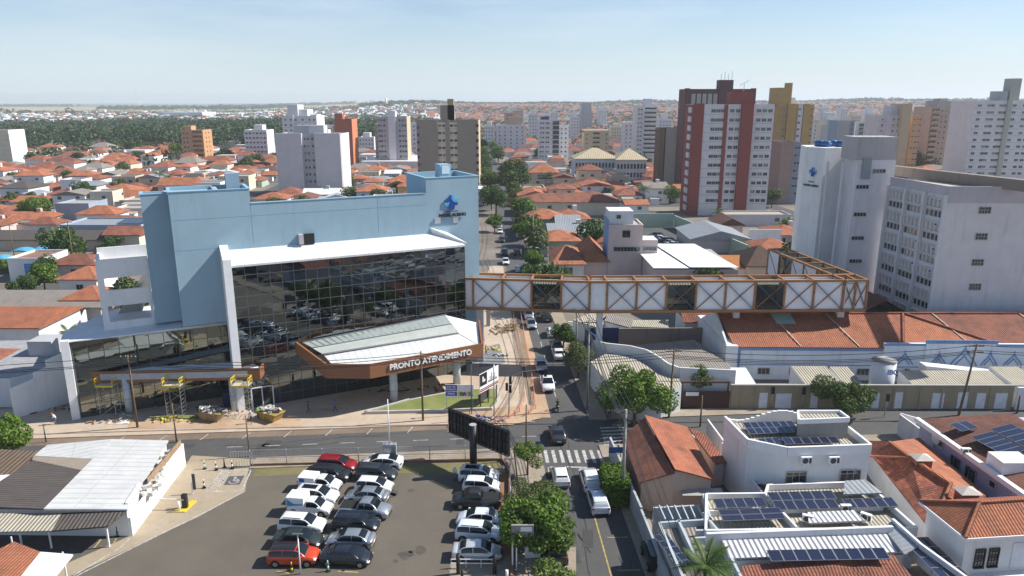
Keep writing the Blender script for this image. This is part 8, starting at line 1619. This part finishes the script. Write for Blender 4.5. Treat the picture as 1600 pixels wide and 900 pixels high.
t, x0, x1, d, z0 = block(827, 872, 292, 345, 7.5, 16, 'cream tiled house with dark sign band next to the big dark tree', CRM, None, win_=((.3, 3),), roof='hip', rz_=4, rmat=T1); m = MB(); m.box(x0+4, x1-1, d-.15, d-.01, 4.6, 6.4); m.build('sign_band', NAVY, t); text_mesh('SÃO PAULO', 1.3, WPNT, .02, .02, parent=t, M=facing(Vector(((x0+x1)/2+1, d-.2, 5.5)), R(90), t))
wr12 = win_mesh(1.0, 2.4, 1, frame=MATS['pale_frame'])
block(898, 965, 283, 385, 11, 20, 'large pale blue school building with many tall windows and cream hip roof', wall('pale_blue_school', (.5, .58, .62), .15), None, win_=tuple((.04+.077*i, z) for i in range(13) for z in (3.2, 7.6)), roof='hip', rz_=5, rmat=sheet('cream_roof', (.5, .42, .27), pu=1, dirt=.3), wmh=wr12, name='school_building', cat='building'); block(963, 1010, 285, 378, 11, 20, 'right wing of the pale blue school with cream hip roof', MATS['pale_blue_school'], None, win_=tuple((.06+.11*i, z) for i in range(9) for z in (3.2, 7.6)), roof='hip', rz_=5, rmat=MATS['cream_roof'], wmh=wr12, name='school_building', cat='building')
block(903, 940, 290, 352, 8, 10, 'cream corner house with dark red hip roof before the school', CRM, None, win_=((.2, 5.5), (.6, 5.5)), roof='hip', rz_=2.5, rmat=T2)
block(1130, 1235, 352, 238, 3.5, 9, 'low lilac building with beige flat roofs at the foot of the red tower', LVG, plain('beige_roof', (.4, .34, .25), .9), name='annex', cat='building', win_=((.8, 2.2),)); block(1170, 1220, 378, 200, 5.5, 1, 'white angled gable wall among the roofs right of the car park', WH, None, name='gable_wall', cat='wall', par=0)
block(1080, 1170, 352+30, 195, 3.8, 18, 'dark-roofed workshops with grey sheet roofs right of the car park', GRY, None, name='workshop', cat='building', roof='gable', rz_=2.2, rmat=MGR, axis='y'); block(1125, 1160, 360, 217, 4, 12, 'brown-roofed workshop beside the grey sheet roofs', PNK, None, roof='gable', rz_=2, rmat=T3, axis='y', name='workshop', cat='building')
block(1115, 1178, 428, 160, 3.8, 12, 'low flat orange tile roof beside the white sheet hall', WH2, None, roof='gable', rz_=1.6, rmat=tile('amber_tile', (.5, .2, .05), (.42, .15, .04), dirt=.3)); block(1168, 1228, 425, 158, 4.6, 13, 'dark brown tiled roof next to the bridge corner', BEI, None, roof='hip', rz_=3.4, rmat=T5)
block(1185, 1240, 392, 182, 3.6, 10, 'orange tiled house just left of the lift tower', CRM, None, roof='hip', rz_=2, rmat=T1); m = MB(); a, b = P(1003, 385), P(1100, 400); wallseg(m, (53, 236), (61, 185), 4.0, .4); wallseg(m, (36, 236.5), (52.8, 236.5), 4.5, .4); single(m, 'green_wall', GRN, 'tall pale green boundary wall of the walled car park', 'wall')
OCC.append((47, 210, 17)); 
m = MB(); q = [P(1003, 395), P(1078, 392), P(1060, 358), P(1003, 355)]; m.add([(p.x, p.y, .03) for p in q], [(0, 1, 2, 3)]); struct(m, 'car_park', ASPH)
# left middle distance customs
block(0, 45, 310+25, 300, 5.5, 14, 'grey-roofed white building with dark windows at the left edge', WH2, FIBD, win_=((.3, 3.5), (.6, 3.5)), roof='hip', rz_=2.5, rmat=FIBD)
t, x0, x1, d, z0 = block(95, 222, 356, 205, 5.5, 14, 'long blue-grey flat building with small windows and solar roof behind the clinic', wall('slate_blue_wall', (.33, .38, .46), .15), MGR, win_=tuple((.04+.055*i, 3.3) for i in range(5)), name='flat_building', cat='building', wmh=win_mesh(.9, .8, 1))
solar((x0+15, d+2), (x1-1, d+2), 6, 10, 2, 6.0, .08, 'wide solar array on the long blue-grey building')
block(88, 140, 280, 250, 5.5, 12, 'blue and white box house among the roofs at left', MATS['slate_blue_wall'], CONC); block(120, 180, 330, 235, 4.5, 9, 'white house with orange hip roof behind the solar building', WH, None, roof='hip', rz_=2.3, rmat=T1, win_=((.3, 2.8), (.7, 2.8)))
# white shop with blue sign, shade sails, yard houses
t, x0, x1, d, z0 = block(14, 68, 448, 162, 5.0, 10, 'white shop with blue sign panel on its side beside the left street', WH, plain('brownish_roof', (.25, .14, .1), .9), name='shop', cat='shop'); m = MB(); m.box(x1-4.2, x1-1.2, d-.1, d-.01, 1.6, 4.2); m.build('sign_panel', plain('shop_sign_blue', (.08, .25, .6), .5, var=.2, scale=3), t)
def sail(px, py, w_, label):
    g = P(px, py, 3.2); t = thing('shade_sail', label, 'shade sail', (g.x, g.y, 0), 0, 'blue shade sails over the yard'); m = MB(); n_ = 8
    rows = [[(g.x+w_*(i/n_-.5), g.y+4*(j/4-.5), 2.6+1.3*sin(pi*i/n_)*(.6+.4*sin(pi*j/4))) for i in range(n_+1)] for j in range(5)]
    m.loft(rows, 0, True, closed=False); m.build('fabric', plain('sail_blue', (.07, .33, .5), .7, var=.1), t); m = MB()
    for x in (-.4, .4): m.bar((g.x+w_*x, g.y, 0), (g.x+w_*x, g.y, 3.2), .12)
    m.build('post', WPNT, t); OCC.append((g.x, g.y, 5))
for px, py, w_, lb in ((5, 402, 6, 'leftmost blue shade sail in the front row'), (37, 403, 7.5, 'second blue shade sail of the front row'), (92, 402, 8.5, 'widest blue shade sail in the front row'), (38, 390, 7, 'left blue shade sail of the rear row'), (68, 388, 6.5, 'right blue shade sail of the rear row')): sail(px, py, w_, lb)
for i, (x0, x1, pyb, h, dep, lab, wm_, kind, rm_) in enumerate(((93, 152, 468, 4.4, 9, 'white yard house with orange hip roof left of the stair block', WH, 'hip', T1), (100, 158, 500, 4.0, 8, 'orange hip roof low behind the brown sheds', WH2, 'hip', T1), (-20, 158, 505, 3.2, 11, 'long brown fibre-cement shed with white vents behind the tiled house', GRY, 'gable', FIB), (-60, 62, 545, 3.8, 12, 'orange tiled house with white edge at the left of the yard wall', WH, 'gable', T4), (75, 150, 440, 4, 8, 'orange roof ridge beside the blue shade sails', PNK, 'hip', T2), (-30, 160, 392, 3.2, 10, 'long dark carport sheds behind the blue shade sails', BEI, 'gable', FIBD), (130, 215, 372, 4.5, 9, 'broad weathered orange roof just left of the clinic block', PNK, 'hip', T2), (40, 88, 372, 4.2, 7, 'small brown hip roof beside the bright tree at left', WH, 'hip', T2), (165, 218, 392, 4.5, 7, 'cream gable house against the clinic block', CRM, 'gable', T2))):
    block(x0, x1, pyb, None, h, dep, lab, wm_, None, roof=kind, rz_=1.8, rmat=rm_, win_=((.55, h*.6),) if kind == 'hip' else ())
# ================================================================ THE TOWN: houses one by one
EXC = [(-115, 12, -200, 90), (-66, 3, 80, 135), (10, 112, 47, 146), (45, 112, 100, 165), (-66, -45, 84, 130), (30, 66, 176, 246)]
rs = random.Random(21)
WALLS = [(WH, 'white'), (WH2, 'off-white'), (CRM, 'cream'), (PNK, 'pinkish'), (GRN, 'pale green'), (GRY, 'grey'), (BEI, 'beige'), (YEL, 'ochre'), (LVG, 'pale lilac')]
WW = [34, 20, 12, 9, 4, 7, 7, 3, 4]
ROOFS = [(T1, 'orange tile'), (T2, 'weathered clay tile'), (T4, 'salmon tile'), (T3, 'dark tile'), (FIB, 'brown sheet'), (MWH, 'white sheet'), (MGR, 'grey sheet'), (None, 'flat')]
RW = [36, 30, 9, 5, 7, 6, 4, 12]
def blocked(x, y, r):
    if abs(x-(SX(y))) < 5.5+r*.7 and y < 900: return True
    for o_ in NS:
        if o_ and y < 620 and abs(x-SX(y)-o_) < 4+r*.6: return True
    for o_ in EW:
        if abs(y-CY(x)-o_) < 4+r*.6: return True
    for (a, b, c_, d) in EXC:
        if a-r*.5 < x < b+r*.5 and c_-r*.5 < y < d+r*.5: return True
    for (a, b, q) in OCC:
        if (x-a)**2+(y-b)**2 < (q+r*.45)**2: return True
    return False
cand = []
y = 92.0
while y < 2700:
    step = 14.5 if y < 620 else 17 if y < 1200 else 24
    x = -.82*y-40
    while x < .82*y+40:
        xx, yy = x+rs.uniform(-1.6, 1.6), y+rs.uniform(-1.8, 1.8)+x*.077*(1 if y < 620 else 0); w_, d_ = rs.uniform(7.5, 14.5), rs.uniform(8, 15); x += 12.6 if y < 620 else 15 if y < 1200 else 22
        r_ = xx/yy
        if yy > 610 and r_ < -.13:                       # woods and open fields north-west
            if yy < 1260+70*sin(xx*.004) or (yy > 2330): 
                if not (rs.random() < .3 and (yy < 720 or sin(xx*.011+1)*sin(yy*.009) > .15)): continue
            elif rs.random() < .2: continue
        if yy > 900 and rs.random() < .16+.00012*yy: continue
        if blocked(xx, yy, max(w_, d_)*.72): continue
        pr = proj(xx, yy, TZ(xx, yy)+2)
        if not -50 < pr[0] < 1650: continue
        if 232 < pr[0] < 742 and pr[1] > 338: continue
        cand.append((yy, xx, w_, d_))
    y += step
cand.sort(key=lambda q: q[0]+abs(q[1])*.1)
back = [(yy, xx, rs.uniform(9, 13), rs.uniform(9, 13)) for yy in range(-40, 46, 15) for xx in range(18, 100, 14)]
HOUSES = []
def house_spec(w_, d_, yy):
    wm, wn = rs.choices(WALLS, WW)[0]; rm, rn = rs.choices(ROOFS, RW)[0]; two = rs.random() < (.22 if yy < 700 else .12); h = (5.8 if two else 3.1)+rs.uniform(-.2, .5)
    kind = 'flat' if rm is None else ('hip' if (rn.endswith('tile') and rs.random() < .68) else 'gable'); ax = 'x' if rs.random() < .5 else 'y'; return wm, wn, rm, rn, two, h, kind, ax
MEW = win_mesh(1.3, 1.0, 2); MED = win_mesh(.95, 2.0, 1)
def zone(px, yy):
    z_ = 'by the left street' if px < 230 else 'behind the blue clinic' if px < 760 else 'beside the main street' if px < 900 else 'left of the red tower' if px < 1060 else 'right of the red tower' if px < 1260 else 'behind the hospital'
    return z_
def make_house(xx, yy, w_, d_, offframe=False):
    wm, wn, rm, rn, two, h, kind, ax = house_spec(w_, d_, yy); z0 = TZ(xx, yy); rz = R(3.4 if yy < 620 else rs.uniform(-12, 12)); px = proj(xx, yy, z0)[0]
    if offframe: lab = 'house beyond the bottom edge of the view, mirrored in the clinic glass'; grp = 'houses seen only in the clinic glass'
    else:
        lab = '%s%s house, %s %s roof, %s' % ('two-storey ' if two else '', wn, kind if kind != 'flat' else '', rn if kind != 'flat' else 'flat', zone(px, yy)); lab = ' '.join(lab.split())
        dist = 'near' if yy < 230 else 'middle ground' if yy < 330 else 'farther back' if yy < 450 else 'distant'; lab = lab+', '+dist; grp = 'houses of the tiled-roof town'
    t = thing('house', lab, 'house', (xx, yy, z0), rz, grp)
    m = MB(); m.box(-w_/2, w_/2, -d_/2, d_/2, -.6, h); 
    m.build('wall', wm, t, world=False)
    for k in range(rs.choice((0, 1, 1, 2)) if yy < 520 else 0):
        sx_ = rs.choice((-1, 1)); aw_ = rs.uniform(2, 4.2); y0_ = rs.uniform(-d_/2, 0); y1_ = y0_+rs.uniform(3, d_*.5); ah = rs.uniform(2.2, 3.0); a_, b_ = (w_/2+.01, w_/2+aw_) if sx_ > 0 else (-w_/2-aw_, -w_/2-.01)
        if k: a_, b_, y0_, y1_ = -w_*.35, rs.uniform(0, w_*.4), -d_/2-rs.uniform(2, 3.6), -d_/2-.01
        m = MB(); m.box(a_, b_, y0_, y1_, -.6, ah); m.build('annex', wm if rs.random() < .6 else WH2, t, world=False); zz_ = rs.uniform(.1, .7); q_ = [(a_-.25, y0_-.25, ah+.02), (b_+.25, y0_-.25, ah+.02), (b_+.25, y1_-(.02 if k else -.25), ah+zz_), (a_-.25, y1_-(.02 if k else -.25), ah+zz_)]; m = MB(); m.add(q_+[(p[0], p[1], p[2]-.1) for p in q_], [(0, 1, 2, 3), (0, 4, 5, 1), (1, 5, 6, 2), (2, 6, 7, 3), (3, 7, 4, 0), (7, 6, 5, 4)]); m.build('annex_roof', rs.choice((FIB, FIBL, T2, MGR, CONC, FIBD)), t, world=False)
    if yy < 520 and rs.random() < .5: m = MB(); yf = -d_/2-rs.uniform(3.7, 4.6); m.box(-w_/2-1, w_/2+1, yf-.1, yf+.1, -.6, rs.uniform(1.6, 2.4)); m.build('front_wall', rs.choice((WH, WH2, PNK, GRY)), t, world=False)
    if kind == 'flat':
        m = MB(); m.box(-w_/2+.2, w_/2-.2, -d_/2+.2, d_/2-.2, h+.003, h+.06, 0); m.build('roof', CONC if rs.random() < .5 else FIBL, t, world=False)
        m = MB(); e = .05; m.box(-w_/2-e, w_/2+e, -d_/2-e, -d_/2+.2, h+.003, h+.75); m.box(-w_/2-e, w_/2+e, d_/2-.2, d_/2+e, h+.003, h+.75); m.box(-w_/2-e, -w_/2+.2, -d_/2+.2, d_/2-.2, h+.003, h+.75); m.box(w_/2-.2, w_/2+e, -d_/2+.2, d_/2-.2, h+.003, h+.75); m.build('parapet', wm, t, world=False)
    else:
        rr_ = min(w_, d_)*rs.uniform(.17, .24) if kind == 'hip' else min(w_, d_)*rs.uniform(.12, .2); e = .55
        if kind == 'hip': roofs(t, -w_/2-e, w_/2+e, -d_/2-e, d_/2+e, h, h+rr_, rm, 'hip', ax, world=False)
        else:
            roofs(t, -w_/2-e, w_/2+e, -d_/2-e, d_/2+e, h, h+rr_, rm, 'gable', ax, world=False)
        if rs.random() < .3:
            m = MB(); m.box(w_*.1, w_*.1+1.3, -.6, .7, h, h+rr_+1.0); m.build('water_box', wm, t, world=False)
    if yy < 420:
        for u in ((-.28, .28) if w_ > 10.5 else (0.1,)):
            for z in ((1.6, 4.5) if two else (1.7,)):
                meshobj('window', MEW, t, (u*w_, -d_/2-.01, z))
        meshobj('door', MED, t, (-.05*w_ if w_ > 10.5 else -.3*w_, -d_/2-.01, 1.05)); meshobj('window', MEW, t, (w_/2+.01+(2.2 if False else 0), d_*.42, h-1.2), pi/2)
    return t
NIND = 236
for (yy, xx, w_, d_) in cand[:NIND]: make_house(xx, yy, w_, d_)
for (yy, xx, w_, d_) in back: make_house(xx, yy, w_, d_, True)
rest = MB(); FM = [WH, WH2, CRM, PNK, GRY, T1, T2, T4, FIB, MWH, CONC, T3]
for (yy, xx, w_, d_) in cand[NIND:]:
    z0 = TZ(xx, yy); fy = yy > 1180 and xx/yy < -.1; h = rs.choice((3.2, 3.2, 3.4, 6)); wi = 0 if fy else rs.choices((0, 1, 2, 3, 4), (50, 22, 12, 8, 6))[0]
    sc = 1 if yy < 1200 else 1.25; hw, hd = w_/2*sc, d_/2*sc; x0, x1, y0, y1 = xx-hw, xx+hw, yy-hd, yy+hd
    if rs.random() < (.24 if not fy else .55): rest.box(x0, x1, y0, y1, z0-2, z0+h, wi, rs.choice((9, 10, 8, 10)))
    else:
        rest.box(x0, x1, y0, y1, z0-2, z0+h, wi); e = .5; rr_ = h+z0+min(hw, hd)*.42; ri = rs.choices((5, 6, 7, 8, 11, 9), (20, 34, 8, 14, 22, 0) if not fy else (14, 20, 8, 8, 6, 40))[0]; a = (x0+hw*.6, yy, rr_); b = (x1-hw*.6, yy, rr_); A, B, C_, D = (x0-e, y0-e, z0+h), (x1+e, y0-e, z0+h), (x1+e, y1+e, z0+h), (x0-e, y1+e, z0+h)
        rest.add([A, B, C_, D, a, b], [(0, 1, 5, 4), (2, 3, 4, 5), (1, 2, 5), (3, 0, 4), (3, 2, 1, 0)], ri)
o = rest.build('far_houses', FM); tag(o, 'carpet of small tiled and white houses receding to the horizon', 'houses', None, 'stuff')
print('candidates', len(cand), 'individual to y', cand[NIND][0])
# long sheds, factory halls and chimneys far away
def far_block(px0, px1, pyt, d, dep, h, label, wm, name='factory_hall', cat='building'):
    x0, x1 = ZY(px0, 170, d).x, ZY(px1, 170, d).x; z0 = TZ(x0, d); m = MB(); m.box(x0, x1, d, d+dep, z0-3, z0+h); single(m, name, wm, label, cat)
far_block(248, 315, 0, 1900, 90, 14, 'long pale factory hall far off left of centre', WH2); far_block(95, 130, 0, 1260, 60, 7, 'low white shed in front of the far woods', WH); far_block(215, 245, 0, 850, 30, 8, 'sandy shed roof half hidden in the woods', SAN)
far_block(560, 650, 0, 430, 50, 6, 'wide white sheet-roofed hall between the lilac and taupe towers', MWH); far_block(100, 135, 0, 520, 20, 5, 'long yellow-edged low hall among the roofs at left', YEL); far_block(140, 160, 0, 700, 30, 7, 'red sheet roofed shed before the woods', plain('red_sheet', (.5, .1, .06), .7))
def far_mast(px, pyt, d, r, label, wm, cat='chimney', name='chimney'):
    p = ZY(px, pyt, d); z0 = TZ(p.x, d); m = MB(); m.cyl((p.x, d, z0-2), (p.x, d, p.z), r, r*.8, n=10); single(m, name, wm, label, cat)
far_mast(163, 171, 2300, 7, 'cream water tower on the far plain', CRM, 'water tower', 'water_tower'); far_mast(320, 172, 2000, 5, 'white chimney by the far factory halls', WH); far_mast(374, 177, 1700, 3, 'left of twin white silos far away', WH, 'silo', 'silo'); far_mast(377.5, 177, 1700, 3, 'right of twin white silos far away', WH, 'silo', 'silo'); far_mast(303, 170, 2400, 5, 'grey far tower on the plain beyond the factory', GRY); far_mast(603, 153, 2600, 5, 'thin white mast on the far ridge', WH, 'mast', 'mast')
# smoke column over the plain
sm = MB(); rs2 = random.Random(4); d = 5200; base_ = ZY(219, 164, d)
secs = []
for k in range(26):
    z = base_.z-5+k*6.6; cx_ = base_.x+rs2.uniform(-2, 2)-k*.9; r_ = 14+4*sin(k*.9)+rs2.uniform(-3, 3)-k*.28; secs.append([(cx_+max(r_, 3)*cos(a), d+max(r_, 3)*sin(a), z) for a in [2*pi*i/10 for i in range(10)]])
sm.loft(secs, 0, True); smm, smt, smb = nodes_of('smoke_volume'); smb_out = [n for n in smt.nodes if n.type == 'OUTPUT_MATERIAL'][0]; smt.nodes.remove(smb); pv = smt.nodes.new('ShaderNodeVolumePrincipled'); pv.inputs['Color'].default_value = (.95, .95, .95, 1); pv.inputs['Density'].default_value = .05; smt.links.new(pv.outputs[0], smb_out.inputs['Volume'])
o = single(sm, 'smoke_column', smm, 'thin white smoke column rising from the far plain at left', 'smoke'); o['kind'] = 'stuff'
# ---------------------------------------------------------------- trees of the town and the woods
MESHT = []
for k in range(7):
    mats = [[L_MD, L_DK], [L_BR, L_MD], [L_DK, L_MD], [L_OL, L_MD]][k % 4]; lb = lobes_for(8, 6.2, 100+k, 8); p, nr = crown_pts(lb, 1300, 100+k); p[:, 2] += 1.6; MESHT.append((leaf_mesh('crown', p, nr, .75, mats, 60+k), trunk_mesh(4, .25, 7, k, 4.6).mesh('trunk', TRUNK), ['mid green', 'bright green', 'dark green', 'olive'][k % 4]))
rs = random.Random(33); nt_ = 0; used_ = []
while nt_ < 150:
    yy = 130+640*rs.random()**1.3; xx = rs.uniform(-.8, .75)*yy
    if nt_ < 34: yy = 190+nt_*14; xx = SX(yy)+rs.choice((-4.9, 4.9))
    pr = proj(xx, yy, 3)
    if not -30 < pr[0] < 1630 or (232 < pr[0] < 742 and pr[1] > 345): 
        if nt_ < 34: nt_ += 1
        continue
    bad = any(a < xx < b and c_ < yy < d for a, b, c_, d in EXC) or any((xx-a)**2+(yy-b)**2 < (q*.8)**2 for a, b, q in OCC) or any((xx-a)**2+(yy-b)**2 < 30 for a, b in used_)
    if bad:
        if nt_ < 34: nt_ += 1
        continue
    k = rs.randrange(7); s = rs.uniform(.6, 1.15)*(1 if yy < 400 else 1.15); used_.append((xx, yy))
    t = thing('tree', '%s tree %s, %s' % (MESHT[k][2], 'along the main street' if nt_ < 34 else 'between the houses '+zone(pr[0], yy), 'near' if yy < 260 else 'middle ground' if yy < 420 else 'distant'), 'tree', (xx, yy, TZ(xx, yy)), rs.uniform(0, 6), 'trees scattered through the town')
    meshobj('crown', MESHT[k][0], t, scale=(s, s, s*rs.uniform(.85, 1.15))); meshobj('trunk', MESHT[k][1], t, scale=(s, s, s)); nt_ += 1
def woodland(name, label, n, gen, leaf, clumps, seed, mats):
    g = np.random.default_rng(seed); P_, N_ = [], []
    while len(P_) < n:
        q = gen(g)
        if q is None: continue
        x, y, z, r, h = q; th = g.uniform(0, 2*pi, clumps); u = g.uniform(-.15, 1, clumps); rr_ = np.sqrt(1-u*u)*g.uniform(.75, 1.1, clumps)
        nn = np.stack([rr_*np.cos(th), rr_*np.sin(th), u], 1); P_.append(nn*np.array([r, r, h*.55])+np.array([x, y, z+h*.45])); N_.append(nn+np.array([0, 0, .4]))
    P_ = np.concatenate(P_); N_ = np.concatenate(N_); me = leaf_mesh(name, P_, N_, leaf, mats, seed); o = bpy.data.objects.new(name, me); col.objects.link(o); return tag(o, label, 'woodland', None, 'stuff')
def gw(g):
    y = g.uniform(640, 1270); r_ = g.uniform(-.78, -.11); x = r_*y
    if math.sin(x*.011+1)*math.sin(y*.009) > .12 and y > 680 and g.random() < .93: return None
    return (x, y, TZ(x, y), g.uniform(3.5, 8.5), g.uniform(6, 16)*(1.2 if y < 900 else 1))
woodland('woodland', 'broad dark green wood between the roofs at left and the far white suburb', 4200, gw, 2.6, 46, 5, [L_FAR, leafm('wood_mid_leaves', (.025, .05, .02), (.085, .125, .05), .15, .012)])
def gt2(g):
    y = 430+2300*g.random()**.8; x = g.uniform(-.75, .78)*y
    if any((x-a)**2+(y-b)**2 < (q*.8)**2 for a, b, q in OCC): return None
    n_ = math.sin(x*.008+2)*math.sin(y*.007+1)+.5*math.sin(x*.021)*math.sin(y*.019)
    if n_ < g.uniform(-.5, .9): return None
    return (x, y, TZ(x, y), g.uniform(3.5, 6.5), g.uniform(5, 9.5))
woodland('far_town_trees', 'countless small trees dotted through the distant town', 5200, gt2, 2.7, 26, 6, [L_FAR, L_DK])
def gr(g):
    y = g.uniform(2750, 3300); x = g.uniform(-.2, .78)*y; return (x, y, TZ(x, y), g.uniform(8, 22), g.uniform(6, 15)*(.5+.8*abs(math.sin(x*.003)*math.sin(x*.0071+1))))
woodland('ridge_trees', 'line of dark trees along the far ridge', 1800, gr, 7, 24, 7, [L_FAR, L_DK])
def gp_(g):
    y = g.uniform(2300, 6500); x = g.uniform(-.75, -.1)*y; n_ = math.sin(y*.0042+x*.0006)+.6*math.sin(x*.0031)
    if n_ < 1.0: return None
    return (x, y, TZ(x, y), g.uniform(12, 30), g.uniform(10, 22))
woodland('plain_trees', 'dark belts of trees across the far plain', 500, gp_, 10, 24, 8, [L_FAR, L_DK])
# ================================================================ HAZE
m = MB(); m.box(-14500, 14500, -450, 14500, -60, 118); hm, ht, hb_ = nodes_of('haze_air'); ho = [n for n in ht.nodes if n.type == 'OUTPUT_MATERIAL'][0]; ht.nodes.remove(hb_)
pv = ht.nodes.new('ShaderNodeVolumePrincipled'); pv.inputs['Color'].default_value = (.86, .93, 1, 1); pv.inputs['Density'].default_value = .00013; pv.inputs['Anisotropy'].default_value = .2; ht.links.new(pv.outputs[0], ho.inputs['Volume'])
if HAZE: o = single(m, 'haze', hm, 'thin pale blue haze in the air over the town', 'haze', None, (0, 0, 0)); o['kind'] = 'stuff'
# ================================================================ LABEL EACH THING APART
bpy.context.view_layer.update()
tops = [o for o in scn.objects if o.parent is None and 'label' in o.keys()]
by = {}
for o in tops: by.setdefault(o['label'], []).append(o)
ORD = ['leftmost', 'second from left', 'third from left', 'fourth from left', 'fifth from left', 'sixth from left', 'seventh from left', 'eighth from left', 'ninth from left', 'tenth from left', 'eleventh from left', 'twelfth from left']
for lab, os2 in by.items():
    if len(os2) < 2 or 'mirrored' in lab: continue
    os2.sort(key=lambda o: proj(*o.location)[0])
    for i, o in enumerate(os2):
        nm = ORD[i] if i < len(ORD)-0 and not (i == len(os2)-1 and len(os2) > 2) else ('rightmost' if i == len(os2)-1 else '%dth from left' % (i+1))
        if len(os2) == 2: nm = ('left', 'right')[i]+' one'
        while len((lab+', '+nm).split()) > 16: lab = ' '.join(w_ for w_ in lab.split() if w_ not in ('the',)) if ' the ' in lab else lab.rsplit(' ', 1)[0]
        o['label'] = lab+', '+nm
print('objects', len(scn.objects), 'things', len(tops))
